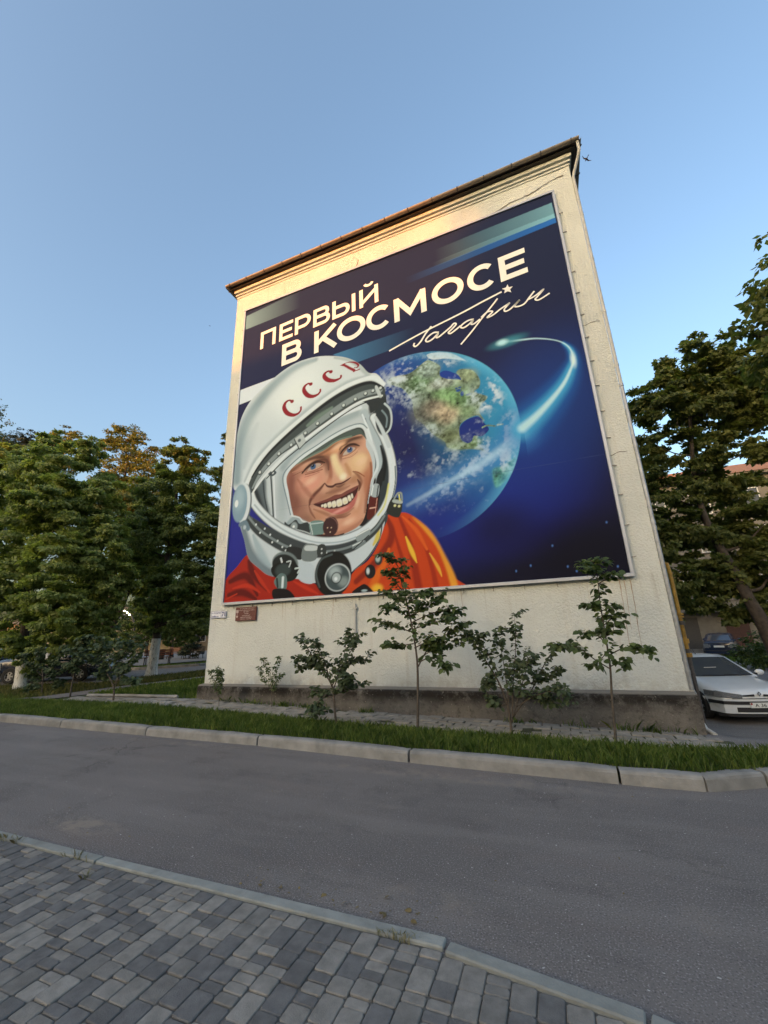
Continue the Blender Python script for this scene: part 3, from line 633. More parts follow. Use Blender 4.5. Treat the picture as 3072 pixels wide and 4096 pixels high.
# ---------------------------------------------------------------- banner print (painted in code as colours per vertex of the sheet)
# The artwork was measured on the photograph; plane_pt rectifies those measurements onto the flat sheet, in metres on the wall.
def rayd(p):
    return RW @ np.array([p[0] - 1536.0, p[1] - 2048.0, FPX])
def plane_pt(p, Y):                       # photograph measurement -> point on an upright plane parallel to the wall
    d = rayd(p); t = Y / d[1]
    return np.array([d[0] * t, Y, HCAM + d[2] * t])
BAN_Y = 8.72
_c = [plane_pt(p, BAN_Y) for p in ((986, 1252), (2204, 768), (896, 2411), (2522, 2291))]
BX0 = (_c[0][0] + _c[2][0]) / 2; BX1 = (_c[1][0] + _c[3][0]) / 2
BZ0 = (_c[2][2] + _c[3][2]) / 2; BZ1 = (_c[0][2] + _c[1][2]) / 2
NX = 620
NZ = int(NX * (BZ1 - BZ0) / (BX1 - BX0))
CPM = (NX - 1) / (BX1 - BX0)              # print cells per metre
canvas = np.zeros((NZ, NX, 3), np.float32)

def lin(c):
    c = np.array(c, np.float32) / 255.0
    return np.where(c <= 0.04045, c / 12.92, ((c + 0.055) / 1.055) ** 2.4).astype(np.float32)
ZOOMS = {'A': (850, 1350, 1.8433), 'B': (1100, 1680, 3.6065), 'C': (1450, 1250, 1.3825), 'E': (800, 450, 1.0369), 'G': (880, 700, 2.6758), 'F': (0, 0, 1.0), 'J': (1120, 1420, 2.8), 'K': (1500, 1380, 1.5355)}
def tc(pts, z):                           # measured points -> print cells (x right, y up)
    ox, oy, s = ZOOMS[z]
    out = []
    for p in pts:
        q = plane_pt((ox + p[0] / s, oy + p[1] / s), BAN_Y)
        out.append(((q[0] - BX0) * CPM, (q[2] - BZ0) * CPM))
    return np.array(out)
def lsc(p, z):                            # local scale: zoom px -> cells
    a = tc([p, (p[0] + 8, p[1]), (p[0], p[1] + 8)], z)
    return 0.5 * (np.hypot(*(a[1] - a[0])) + np.hypot(*(a[2] - a[0]))) / 8
def spline(P, closed, n=6):
    P = np.asarray(P, float); m = len(P); out = []
    for i in range(m if closed else m - 1):
        if closed:
            p0, p1, p2, p3 = P[(i - 1) % m], P[i], P[(i + 1) % m], P[(i + 2) % m]
        else:
            p0, p1, p2, p3 = P[max(i - 1, 0)], P[i], P[i + 1], P[min(i + 2, m - 1)]
        for k in range(n):
            t = k / n
            out.append(0.5 * (2 * p1 + (p2 - p0) * t + (2 * p0 - 5 * p1 + 4 * p2 - p3) * t * t + (3 * p1 - p0 - 3 * p2 + p3) * t ** 3))
    if not closed: out.append(P[-1])
    return np.array(out)
def boxblur(a, r):
    for ax in (0, 1):
        for _ in range(2):
            k = int(r)
            if k < 1: continue
            pad = [(0, 0), (0, 0)]; pad[ax] = (k + 1, k)
            c = np.cumsum(np.pad(a, pad, mode='edge'), axis=ax)
            n = a.shape[ax]
            a = (np.take(c, np.arange(2 * k + 1, 2 * k + 1 + n), axis=ax) - np.take(c, np.arange(0, n), axis=ax)) / (2 * k + 1)
    return a
CLIP = [None]
def clip(z=None, pts=None):
    if pts is None: CLIP[0] = None
    else: CLIP[0] = mask_poly(spline(tc(pts, z), True), 0, 0, NX, NZ, 2)
def blend(x0, y0, m, col, alpha):
    h, w = m.shape
    if CLIP[0] is not None: m = m * CLIP[0][y0:y0 + h, x0:x0 + w]
    sub = canvas[y0:y0 + h, x0:x0 + w]
    sub += (lin(col) - sub) * (m * alpha)[..., None]
def bbox(P, pad):
    x0 = max(0, int(P[:, 0].min() - pad)); x1 = min(NX, int(P[:, 0].max() + pad) + 2)
    y0 = max(0, int(P[:, 1].min() - pad)); y1 = min(NZ, int(P[:, 1].max() + pad) + 2)
    return x0, y0, x1, y1
def mask_poly(P, x0, y0, x1, y1, ss=3):
    h, w = y1 - y0, x1 - x0
    acc = np.zeros((h, w), np.float32)
    xs = np.arange(w * ss) / ss + x0 - 0.5 + 0.5 / ss
    Q = np.roll(P, -1, axis=0)
    for r in range(h * ss):
        y = r / ss + y0 - 0.5 + 0.5 / ss
        c = (P[:, 1] <= y) != (Q[:, 1] <= y)
        if not c.any(): continue
        xi = np.sort(P[c, 0] + (y - P[c, 1]) * (Q[c, 0] - P[c, 0]) / (Q[c, 1] - P[c, 1]))
        ins = (np.searchsorted(xi, xs) & 1).astype(np.float32)
        acc[r // ss] += ins.reshape(w, ss).mean(1)
    return acc / ss
def poly(z, pts, col, soft=0, alpha=1.0, smooth=True):
    P = tc(pts, z)
    if smooth: P = spline(P, True)
    s = soft * lsc(pts[0], z)
    x0, y0, x1, y1 = bbox(P, 2 * s + 2)
    if x1 - x0 < 1 or y1 - y0 < 1: return
    m = mask_poly(P, x0, y0, x1, y1)
    if s >= 1: m = boxblur(m, round(s))
    blend(x0, y0, m, col, alpha)
def stroke(z, pts, wid, col, soft=0.35, alpha=1.0, smooth=True):
    P = tc(pts, z); n0 = len(P)
    W_ = np.full(n0, wid, float) if np.isscalar(wid) else np.interp(np.linspace(0, 1, n0), np.linspace(0, 1, len(wid)), wid)
    W_ = W_ * np.array([lsc(p, z) for p in pts]) / 2
    if smooth and n0 > 2:
        S3 = spline(np.column_stack([P, W_]), False); P = S3[:, :2]; W_ = S3[:, 2]
    pad = W_.max() * (1 + soft) + 2
    x0, y0, x1, y1 = bbox(P, pad)
    if x1 - x0 < 1 or y1 - y0 < 1: return
    X, Y = np.meshgrid(np.arange(x0, x1), np.arange(y0, y1))
    m = np.zeros(X.shape, np.float32)
    for i in range(len(P) - 1):
        a, b = P[i], P[i + 1]; d = b - a; L = d @ d + 1e-9
        t = np.clip(((X - a[0]) * d[0] + (Y - a[1]) * d[1]) / L, 0, 1)
        dist = np.hypot(X - a[0] - t * d[0], Y - a[1] - t * d[1])
        w = W_[i] + (W_[i + 1] - W_[i]) * t
        e = np.maximum(w * soft, 0.7)
        m = np.maximum(m, np.clip((w + e * 0.5 - dist) / e, 0, 1))
    m = m * m * (3 - 2 * m)
    blend(x0, y0, m, col, alpha)
def blob(z, c, rx, ry, col, ang=0, soft=1.0, alpha=1.0, pw=2):   # soft 1: airbrush; small: crisp ellipse
    C0 = tc([c], z)[0]; s = lsc(c, z); rx *= s; ry *= s
    pad = max(rx, ry) * (1 + soft) + 2
    x0, y0, x1, y1 = bbox(np.array([C0]), pad)
    if x1 - x0 < 1 or y1 - y0 < 1: return
    X, Y = np.meshgrid(np.arange(x0, x1) - C0[0], np.arange(y0, y1) - C0[1])
    a = math.radians(-ang); u = (X * math.cos(a) + Y * math.sin(a)) / rx; v = (-X * math.sin(a) + Y * math.cos(a)) / ry
    r = np.hypot(u, v) if pw == 2 else (np.abs(u) ** pw + np.abs(v) ** pw) ** (1 / pw)
    e = max(soft, 1.4 / max(min(rx, ry), 0.5))
    m = np.clip((1 + e * 0.5 - r) / e, 0, 1); m = m * m * (3 - 2 * m)
    blend(x0, y0, m.astype(np.float32), col, alpha)
_rn = np.random.RandomState(7)
def vnoise(h, w, cell):
    gh, gw = int(h / cell) + 3, int(w / cell) + 3
    g = _rn.rand(gh, gw).astype(np.float32)
    y = np.arange(h) / cell; x = np.arange(w) / cell
    yi = y.astype(int); xi = x.astype(int); fy = (y - yi)[:, None]; fx = (x - xi)[None]
    fy = fy * fy * (3 - 2 * fy); fx = fx * fx * (3 - 2 * fx)
    a = g[yi][:, xi]; b = g[yi][:, xi + 1]; c = g[yi + 1][:, xi]; d = g[yi + 1][:, xi + 1]
    return (a * (1 - fx) + b * fx) * (1 - fy) + (c * (1 - fx) + d * fx) * fy
def fbm(h, w, cell, o=4):
    s = 0; t = 0; a = 1.0
    for i in range(o):
        s = s + a * vnoise(h, w, max(cell, 1.2)); t += a; a *= 0.55; cell /= 2
    return s / t
def fade_quad(z, quad, col, a0, a1, power=1.0):            # a bar of light fading along its length: quad = near edge (2), far edge (2)
    P = tc(quad, z); x0, y0, x1, y1 = bbox(P, 2)
    m = mask_poly(P, x0, y0, x1, y1)
    e0 = (P[0] + P[1]) / 2; e1 = (P[2] + P[3]) / 2; d = e1 - e0
    X, Y = np.meshgrid(np.arange(x0, x1), np.arange(y0, y1))
    t = np.clip(((X - e0[0]) * d[0] + (Y - e0[1]) * d[1]) / (d @ d), 0, 1)
    blend(x0, y0, (m * (a0 + (a1 - a0) * t ** power)).astype(np.float32), col, 1.0)

def paint_banner():
    Y = np.linspace(0, 1, NZ)[:, None, None]; X = np.linspace(0, 1, NX)[None, :, None]
    top = lin((31, 38, 68)); mid = lin((30, 33, 76)); low = lin((17, 17, 40))
    canvas[:] = low + (mid - low) * np.clip(Y * 2.2, 0, 1)
    canvas[:] = canvas + (top - canvas) * np.clip((Y - 0.45) * 2.4 + (X - 0.5) * 0.5, 0, 1)
    blob('A', (150, 1450), 260, 420, (40, 46, 150), soft=1.6, alpha=0.9)
    blob('C', (560, 1060), 480, 260, (28, 44, 150), ang=-20, soft=1.5, alpha=0.6)
    blob('C', (940, 1000), 260, 220, (22, 30, 130), soft=1.7, alpha=0.45)
    blob('C', (900, 1240), 240, 100, (24, 26, 110), soft=1.7, alpha=0.4)
    blob('C', (1000, 560), 300, 420, (30, 70, 150), ang=35, soft=1.8, alpha=0.6)
    blob('C', (760, 1180), 160, 120, (16, 16, 40), soft=1.6, alpha=0.6)
    blob('C', (1250, 1330), 330, 200, (11, 12, 28), soft=1.4, alpha=0.9)
    # bars of light
    fade_quad('G', [(283, 1515), (272, 1660), (860, 1420), (860, 1240)], (120, 158, 172), 0.95, 0.0, 0.8)
    fade_quad('F', [(2207, 812), (2217, 855), (1740, 1050), (1740, 1000)], (118, 165, 180), 0.95, 0.0, 0.7)
    fade_quad('F', [(2217, 855), (2221, 872), (1730, 1072), (1730, 1052)], (140, 195, 210), 0.95, 0.0, 0.8)
    fade_quad('F', [(2221, 872), (2226, 891), (1620, 1140), (1620, 1112)], (42, 110, 190), 1.0, 0.0, 0.9)
    fade_quad('F', [(1330, 1420), (1430, 1450), (1660, 1365), (1660, 1308)], (70, 125, 165), 0.95, 0.0, 0.8)
    poly('A', [(206, 392), (500, 282), (420, 410), (192, 502)], (222, 230, 238), smooth=False)
    # earth
    Cp = tc([(430, 208), (700, 330), (872, 560), (879, 650), (836, 880), (745, 1030), (650, 1110)], 'C')
    A_ = np.column_stack([2 * Cp, np.ones(len(Cp))]); so = np.linalg.lstsq(A_, (Cp ** 2).sum(1), rcond=None)[0]
    ex, ey = so[0], so[1]; er = math.sqrt(so[2] + ex * ex + ey * ey)
    x0, x1 = max(0, int(ex - er - 3)), min(NX, int(ex + er + 4)); y0, y1 = max(0, int(ey - er - 3)), min(NZ, int(ey + er + 4))
    save = canvas[y0:y1, x0:x1].copy()
    Xg, Yg = np.meshgrid(np.arange(x0, x1), np.arange(y0, y1)); u = (Xg - ex) / er; v = (Yg - ey) / er; rr = np.hypot(u, v)
    h, w = rr.shape
    sub = canvas[y0:y1, x0:x1]
    t = np.clip(0.02 + 1.15 * u + 0.25 * v, 0, 1)[..., None]
    sub[:] = lin((26, 34, 92)) * (1 - t) + lin((54, 146, 190)) * t
    nt_ = np.clip((v - .35) * 1.6 + .25, 0, 1)[..., None] * (1 - t); sub[:] = sub + (lin((34, 76, 160)) - sub) * nt_ * .8
    nl = np.clip((-v - .1) * 1.3, 0, 1)[..., None]; sub[:] = sub + (lin((34, 74, 160)) - sub) * nl * .7
    n1 = fbm(h, w, 50); sub *= (0.7 + 0.6 * n1)[..., None]
    land = [(75, 232), (110, 200), (200, 180), (250, 150), (310, 100), (345, 98), (400, 132), (398, 175), (440, 205), (520, 215), (500, 172), (520, 150), (575, 150), (612, 168), (645, 215), (640, 262), (610, 290), (690, 320), (652, 368), (640, 400), (650, 430), (674, 466), (656, 456), (634, 436), (600, 440), (545, 470), (520, 502), (520, 570), (545, 602), (576, 606), (600, 580), (606, 554), (634, 540), (626, 582), (618, 610), (658, 632), (692, 660), (722, 692), (690, 672), (640, 646), (560, 640), (480, 640), (440, 626), (430, 596), (372, 560), (350, 545), (290, 482), (250, 452), (235, 400), (226, 342), (190, 292), (160, 266), (110, 250)]
    poly('K', land, (122, 142, 120), soft=1.5)
    for c, rx, ry, an, col_ in (((300, 420), 80, 70, 20, (104, 104, 98)), ((380, 380), 70, 60, 0, (140, 128, 110)), ((450, 420), 70, 60, -30, (186, 166, 138)), ((270, 235), 60, 50, 0, (108, 146, 96)), ((510, 330), 70, 60, 20, (112, 152, 98)), ((420, 300), 70, 40, 20, (120, 158, 104)), ((580, 400), 60, 40, -20, (124, 150, 108)), ((460, 560), 90, 50, 30, (112, 122, 86)), ((540, 620), 80, 24, 0, (128, 152, 104)), ((610, 600), 40, 30, 0, (126, 156, 110)), ((560, 190), 60, 40, 0, (150, 164, 128)), ((330, 160), 60, 40, -20, (140, 160, 150)), ((400, 240), 70, 30, 0, (170, 180, 168))):
        blob('K', c, rx, ry, col_, ang=an, soft=1.3, alpha=.85)
    poly('K', [(398, 175), (420, 160), (452, 160), (490, 174), (512, 186), (530, 216), (500, 208), (450, 210), (405, 196)], (32, 62, 148), soft=2)
    for p_, r1, r2 in (((512, 280), 14, 9), ((535, 300), 10, 16), ((500, 268), 8, 5), ((575, 305), 16, 5), ((520, 262), 9, 5)): blob('K', p_, r1, r2, (40, 78, 150), soft=.7)
    poly('K', [(318, 62), (380, 46), (470, 52), (556, 96), (520, 92), (430, 84), (350, 90)], (206, 218, 224), soft=3)
    poly('K', [(520, 510), (550, 470), (600, 446), (640, 442), (672, 480), (700, 520), (660, 560), (630, 560), (606, 560), (596, 590), (570, 604), (540, 590), (522, 560)], (27, 48, 128), soft=3)
    stroke('K', [(660, 508), (690, 496), (738, 500)], 9, (130, 156, 120)); stroke('K', [(752, 492), (785, 488)], 10, (150, 170, 150))
    poly('K', [(725, 760), (790, 740), (866, 690), (850, 760), (800, 840), (745, 880), (725, 820)], (90, 156, 138), soft=5)
    n2 = fbm(h, w, 5, 3); n3 = fbm(h, w, 22, 5); n4 = fbm(h, w, 60, 4); n5 = fbm(h, w, 11, 4)
    isl = np.clip((sub[..., 1] - sub[..., 2] * 0.92) * 18, 0, 1)
    sub *= (1 + isl * ((n2 - 0.5) * 1.5 + (n5 - .5) * 1.6))[..., None]
    sub[:] = np.clip(sub, .004, 1)
    def clouds(m, col_=(212, 226, 234)):
        m = np.clip(m, 0, 1)[..., None]; sub[:] = sub + (lin(col_) - sub) * m
    def near(z, c, rx, ry, ang):
        C0 = tc([c], z)[0]; s_ = lsc(c, z); a = math.radians(-ang); dx = Xg - C0[0]; dy = Yg - C0[1]
        return np.exp(-((dx * math.cos(a) + dy * math.sin(a)) / (rx * s_)) ** 2 - ((-dx * math.sin(a) + dy * math.cos(a)) / (ry * s_)) ** 2)
    tex = n3 * .35 + n5 * .35 + n2 * .3
    clouds((tex - .60) * 2.5 * (1 - .7 * isl))
    for c, rx, ry, an, k in [((520, 820), 330, 60, -30, 1.7), ((620, 720), 240, 40, -32, 1.3), ((820, 650), 80, 110, 30, 4.2), ((790, 720), 60, 50, 30, 3.0), ((640, 320), 80, 45, 10, 2.4), ((680, 380), 50, 30, -20, 1.6), ((840, 470), 50, 60, 20, 2.0), ((740, 280), 30, 110, -12, 1.7), ((700, 150), 24, 110, -45, 1.5), ((300, 110), 120, 30, -20, 1.6), ((130, 220), 100, 36, 0, 1.4), ((215, 320), 50, 70, 20, 1.1), ((400, 120), 100, 24, 5, 1.3), ((350, 235), 80, 20, 10, 1.0), ((660, 600), 60, 40, 30, 2.0), ((340, 520), 60, 40, 30, 1.2), ((100, 300), 90, 60, 0, .8), ((440, 690), 120, 50, -20, 1.0), ((170, 120), 120, 50, -25, .8)]:
        q_ = np.clip((tex - .44) * 5.5, 0, 1); clouds(near('K', c, rx, ry, an) * (q_ * q_ * (3 - 2 * q_)) * min(1, .62 * k))
    stroke('K', [(160, 1000), (480, 830), (700, 700), (900, 555)], (150, 150, 150), (84, 150, 214), soft=1.8, alpha=0.55); stroke('K', [(200, 985), (480, 830), (700, 698), (900, 550)], (20, 40, 60), (190, 225, 245), soft=1.8, alpha=0.6)
    rim = np.clip((rr - 0.90) / 0.1, 0, 1) * np.clip(0.35 + u, 0, 1)
    sub[:] = sub + (lin((110, 200, 235)) - sub) * (rim * 0.6)[..., None]
    fl = np.clip((-v - 0.35) * 1.5 + (-u) * 0.35, 0, 0.85)
    sub[:] = sub + (lin((26, 46, 150)) - sub) * (fl * 0.75)[..., None]
    al = (np.clip((1 - rr) * er + 0.5, 0, 1) * (1 - np.clip((-v - .35) * 1.5 - u * .9, 0, .92) * np.clip((rr - .45) * 2.2, 0, 1)))[..., None]
    canvas[y0:y1, x0:x1] = save * (1 - al) + sub * al
    # comet
    tail = [(885, 640), (960, 575), (1040, 490), (1110, 400), (1150, 320), (1166, 262), (1150, 205), (1110, 170), (1050, 152), (960, 145), (880, 152), (800, 162)]
    stroke('C', tail[:8], (200, 130, 60, 20), (34, 110, 190), soft=1.9, alpha=0.75)
    stroke('C', tail[:8], (110, 70, 34, 10), (80, 185, 225), soft=1.8, alpha=0.8)
    stroke('C', tail, (46, 30, 18, 10, 6, 5, 8, 12), (205, 240, 248), soft=1.5, alpha=0.85)
    blob('C', (800, 162), 75, 24, (70, 150, 165), ang=-5, soft=1.6, alpha=0.8); blob('C', (772, 166), 26, 16, (190, 235, 240), soft=1.3)
    blob('C', (1166, 262), 12, 40, (235, 252, 255), soft=1.5, alpha=0.8)
    for p in [(1135, 1405), (1185, 1430), (1412, 1404), (850, 1430), (1050, 1290), (1350, 1160), (930, 1400)]: blob('C', p, 4, 6, (90, 130, 200), soft=.8)

    # ---- suit
    poly('A', [(70, 1960), (92, 1800), (180, 1690), (265, 1600), (340, 1690), (430, 1760), (640, 1780), (760, 1820), (830, 1910), (500, 1950)], (168, 40, 26))
    poly('A', [(980, 1900), (1040, 1730), (1150, 1640), (1235, 1490), (1262, 1330), (1400, 1290), (1490, 1325), (1580, 1400), (1640, 1480), (1690, 1570), (1780, 1760), (1810, 1860)], (206, 70, 28))
    poly('A', [(1470, 1320), (1580, 1400), (1645, 1480), (1700, 1580), (1780, 1740), (1812, 1862), (1770, 1866), (1720, 1700), (1650, 1540), (1560, 1420)], (238, 160, 52), soft=6)
    stroke('A', [(1290, 1340), (1320, 1420), (1300, 1520), (1180, 1680), (1060, 1800)], (30, 60, 40), (120, 30, 24), soft=1.0, alpha=0.8)
    stroke('A', [(1380, 1330), (1440, 1480), (1480, 1640), (1520, 1850)], (20, 45, 60), (150, 38, 24), soft=1.0, alpha=0.85)
    stroke('A', [(1450, 1340), (1560, 1520), (1620, 1700), (1650, 1850)], (14, 30, 40), (158, 42, 24), soft=1.0, alpha=0.8)
    stroke('A', [(1330, 1400), (1370, 1540), (1400, 1640), (1420, 1760)], (10, 30, 20), (150, 40, 22), soft=1.0, alpha=0.8)
    stroke('A', [(1425, 1470), (1470, 1580), (1505, 1660)], (12, 34, 8), (245, 190, 60), soft=0.9)
    stroke('A', [(1600, 1590), (1660, 1690), (1690, 1760)], (8, 24, 8), (240, 175, 60), soft=0.9)
    stroke('A', [(1400, 1320), (1500, 1420), (1580, 1560)], (10, 30, 20), (226, 96, 36), soft=1.0)
    stroke('A', [(1300, 1560), (1270, 1660), (1210, 1760), (1180, 1860)], (20, 44, 70), (228, 110, 34), soft=1.0, alpha=0.9)
    blob('A', (1215, 1850), 40, 30, (246, 190, 60), soft=1.2); poly('A', [(1030, 1885), (1090, 1830), (1130, 1820), (1180, 1865), (1170, 1880)], (30, 26, 28), soft=3)
    blob('A', (1120, 1866), 22, 8, (170, 190, 190), soft=.8)
    for s_ in ([(130, 1800), (250, 1760), (330, 1900)], [(270, 1650), (300, 1740), (400, 1860)], [(120, 1900), (220, 1880), (320, 1930)]):
        stroke('A', s_, (30, 50, 20), (82, 20, 20), soft=1.1, alpha=0.85)
    for s_ in ([(150, 1850), (260, 1830), (350, 1880)], [(310, 1720), (360, 1800), (420, 1880)], [(100, 1930), (180, 1890)], [(600, 1800), (700, 1850), (780, 1890)]):
        stroke('A', s_, (10, 26, 8), (206, 58, 34), soft=1.0, alpha=0.85)
    # ---- neck cloth
    poly('A', [(200, 1280), (300, 1330), (500, 1440), (800, 1500), (1100, 1420), (1270, 1250), (1275, 1380), (1100, 1540), (850, 1620), (560, 1600), (330, 1470), (215, 1380)], (62, 70, 74))
    poly('A', [(1100, 440), (1260, 400), (1280, 520), (1240, 640), (1150, 560)], (44, 52, 56))
    poly('A', [(300, 1120), (420, 930), (640, 760), (900, 590), (1100, 480), (1140, 560), (900, 680), (640, 860), (420, 1050)], (80, 90, 94))
    poly('A', [(202, 1360), (235, 1500), (265, 1625), (340, 1700), (430, 1758), (640, 1782), (745, 1810), (900, 1790), (1035, 1722), (1150, 1620), (1235, 1480), (1262, 1340), (1100, 1500), (850, 1580), (560, 1560), (350, 1430), (280, 1320)], (206, 216, 220)); clip('A', [(202, 1360), (235, 1500), (265, 1625), (340, 1700), (430, 1758), (640, 1782), (745, 1810), (900, 1790), (1035, 1722), (1150, 1620), (1235, 1480), (1262, 1340), (1100, 1500), (850, 1580), (560, 1560), (350, 1430), (280, 1320)])
    stroke('A', [(225, 1400), (270, 1580), (350, 1680), (430, 1740)], (40, 90, 60), (92, 112, 122), soft=1.3, alpha=0.85)
    stroke('A', [(300, 1460), (360, 1600), (420, 1680)], (20, 60, 30), (160, 180, 188), soft=1.3, alpha=0.8)
    stroke('A', [(1250, 1370), (1230, 1480), (1150, 1615), (1040, 1720)], 10, (70, 70, 60), soft=1.0)
    stroke('A', [(1225, 1400), (1215, 1470), (1185, 1530)], (14, 34, 14), (222, 196, 60), soft=1.1, alpha=0.9)
    clip()
    poly('A', [(640, 1650), (745, 1680), (745, 1810), (640, 1785)], (196, 208, 214), soft=4)
    # ---- inside of the helmet opening
    poly('A', [(285, 1150), (290, 1080), (420, 930), (620, 790), (800, 660), (1000, 530), (1120, 480), (1210, 600), (1290, 760), (1330, 900), (1330, 1080), (1280, 1240), (1150, 1400), (980, 1490), (800, 1500), (620, 1460), (430, 1340)], (196, 207, 212))
    poly('A', [(1180, 580), (1250, 720), (1310, 860), (1325, 1040), (1290, 1200), (1190, 1340), (1120, 1390), (1150, 1300), (1200, 1080), (1225, 960), (1240, 860), (1190, 720), (1130, 560)], (52, 62, 68), soft=5)
    stroke('A', [(1120, 560), (1190, 700), (1235, 850), (1228, 960), (1190, 1040)], (60, 52, 40, 30, 26), (176, 192, 200), soft=0.7)
    stroke('A', [(1125, 600), (1170, 760), (1205, 900), (1195, 1000)], (10, 14, 14, 8), (84, 100, 110), soft=1.0)
    stroke('A', [(1105, 570), (1150, 690), (1190, 830)], (10, 18, 10), (225, 235, 240), soft=1.0)
    stroke('A', [(1240, 800), (1270, 930), (1260, 1050)], (14, 30, 20), (24, 30, 34), soft=1.2)
    poly('A', [(300, 1160), (340, 1090), (390, 1030), (400, 1180), (425, 1310), (360, 1250)], (92, 104, 110), soft=8)
    poly('A', [(300, 1150), (330, 1120), (370, 1230), (420, 1320), (500, 1400), (440, 1370), (340, 1260)], (40, 48, 54), soft=6)
    stroke('A', [(430, 1010), (440, 1150), (450, 1345)], 12, (60, 72, 78), soft=0.8); stroke('A', [(452, 1010), (458, 1180), (466, 1340)], 10, (225, 232, 235), soft=0.8)
    stroke('A', [(372, 1060), (385, 1180), (412, 1310)], 8, (50, 60, 66), soft=0.8)
    poly('A', [(405, 1000), (455, 982), (472, 1000), (440, 1025)], (70, 84, 90)); blob('A', (446, 1000), 8, 8, (200, 205, 205), soft=.6)
    blob('A', (520, 1120), 40, 190, (150, 168, 176), soft=1.5, alpha=0.6)
    stroke('A', [(1060, 560), (900, 640), (740, 750), (600, 860), (520, 960)], (60, 50, 40), (150, 168, 176), soft=1.6, alpha=0.8)
    stroke('A', [(1090, 520), (900, 600), (700, 740), (540, 870), (440, 980)], (26, 22, 20), (226, 234, 238), soft=1.2, alpha=0.9)
    # ---- face
    face = [(160, 850), (205, 720), (300, 640), (420, 560), (560, 500), (720, 420), (900, 300), (1100, 235), (1240, 200), (1305, 280), (1312, 380), (1362, 480), (1402, 620), (1407, 760), (1392, 900), (1352, 1050), (1325, 1200), (1305, 1350), (1250, 1480), (1150, 1570), (1000, 1640), (880, 1680), (700, 1690), (500, 1500), (380, 1450), (250, 1380), (220, 1250), (188, 1050), (168, 950)]
    stroke('B', [(1390, 880), (1350, 1050), (1330, 1200), (1310, 1350), (1260, 1470)], 130, (30, 26, 30), soft=0.4)
    poly('B', face, (213, 163, 137)); clip('B', face)
    blob('B', (260, 1000), 150, 330, (140, 84, 74), soft=1.3, alpha=0.75)
    blob('B', (330, 1300), 190, 160, (140, 90, 78), soft=1.4, alpha=0.7)
    blob('B', (440, 1460), 180, 90, (128, 86, 70), soft=1.4, alpha=0.7)
    blob('B', (500, 900), 180, 130, (214, 148, 126), ang=-25, soft=1.5, alpha=0.85)
    blob('B', (430, 860), 90, 60, (226, 164, 140), ang=-25, soft=1.5, alpha=0.7)
    blob('B', (1200, 640), 170, 150, (228, 190, 146), soft=1.5, alpha=0.9)
    blob('B', (1330, 760), 80, 220, (188, 116, 84), soft=1.4, alpha=0.7)
    blob('B', (1340, 1000), 60, 220, (170, 104, 76), soft=1.4, alpha=0.7)
    blob('B', (1230, 560), 90, 60, (236, 208, 160), soft=1.5, alpha=0.7)
    blob('B', (860, 400), 170, 80, (220, 158, 112), ang=-28, soft=1.4, alpha=0.8)
    blob('B', (700, 510), 130, 50, (190, 126, 92), ang=-28, soft=1.4, alpha=0.7)
    blob('B', (1060, 1480), 200, 110, (218, 158, 128), ang=-18, soft=1.4, alpha=0.85)
    blob('B', (650, 1370), 120, 70, (196, 138, 106), ang=10, soft=1.4, alpha=0.7)
    blob('B', (1010, 1600), 180, 60, (206, 140, 112), ang=-20, soft=1.4, alpha=0.6)
    blob('B', (920, 1385), 110, 30, (132, 86, 68), ang=-12, soft=1.3, alpha=0.75)
    blob('B', (1190, 1250), 60, 170, (210, 152, 118), ang=20, soft=1.4, alpha=0.7)
    blob('B', (620, 1130), 110, 90, (156, 98, 82), soft=1.4, alpha=0.6)
    blob('B', (880, 1010), 200, 55, (150, 104, 80), ang=-24, soft=1.4, alpha=0.8)
    blob('B', (1160, 850), 90, 60, (170, 118, 84), ang=-30, soft=1.3, alpha=0.7)
    # deep modelling of the shaded side
    blob('B', (220, 940), 60, 260, (118, 66, 58), soft=1.3, alpha=0.6); blob('B', (270, 1200), 90, 150, (112, 66, 56), soft=1.4, alpha=0.5)
    stroke('B', [(240, 740), (420, 610), (560, 540), (720, 460), (900, 345), (1100, 275), (1250, 240)], (50, 46, 42, 40, 40, 36, 30), (120, 78, 58), soft=1.6, alpha=0.75)
    blob('B', (960, 380), 90, 46, (232, 178, 134), ang=-28, soft=1.5, alpha=0.7); blob('B', (560, 930), 110, 60, (226, 160, 138), ang=-25, soft=1.5, alpha=0.6)
    blob('B', (1260, 640), 70, 90, (240, 206, 164), soft=1.5, alpha=0.6); blob('B', (1100, 1430), 90, 50, (230, 174, 146), ang=-20, soft=1.5, alpha=0.7)
    stroke('B', [(1380, 620), (1395, 780), (1375, 950), (1330, 1150), (1300, 1330)], (30, 50, 60, 60, 40), (132, 76, 58), soft=1.6, alpha=0.7)
    stroke('B', [(560, 1290), (720, 1350), (860, 1400), (1000, 1370), (1130, 1270)], (20, 40, 50, 44, 20), (146, 94, 74), soft=1.6, alpha=0.6)
    # eye sockets
    blob('B', (620, 640), 190, 70, (112, 66, 54), ang=-20, soft=1.3, alpha=0.9)
    blob('B', (760, 650), 45, 110, (112, 68, 56), soft=1.3, alpha=0.7)
    blob('B', (1080, 420), 150, 70, (134, 84, 64), ang=-25, soft=1.3, alpha=0.85)
    blob('B', (950, 500), 30, 90, (122, 78, 60), soft=1.3, alpha=0.7)
    # nose
    stroke('B', [(790, 560), (800, 700), (800, 830), (760, 900)], (30, 50, 60, 30), (158, 98, 78), soft=1.5, alpha=0.8)
    stroke('B', [(850, 540), (880, 640), (930, 740), (975, 810)], (90, 90, 100, 90), (238, 218, 172), soft=1.5, alpha=0.9)
    stroke('B', [(1020, 640), (1070, 740), (1090, 800)], (40, 60, 30), (190, 136, 96), soft=1.5, alpha=0.7)
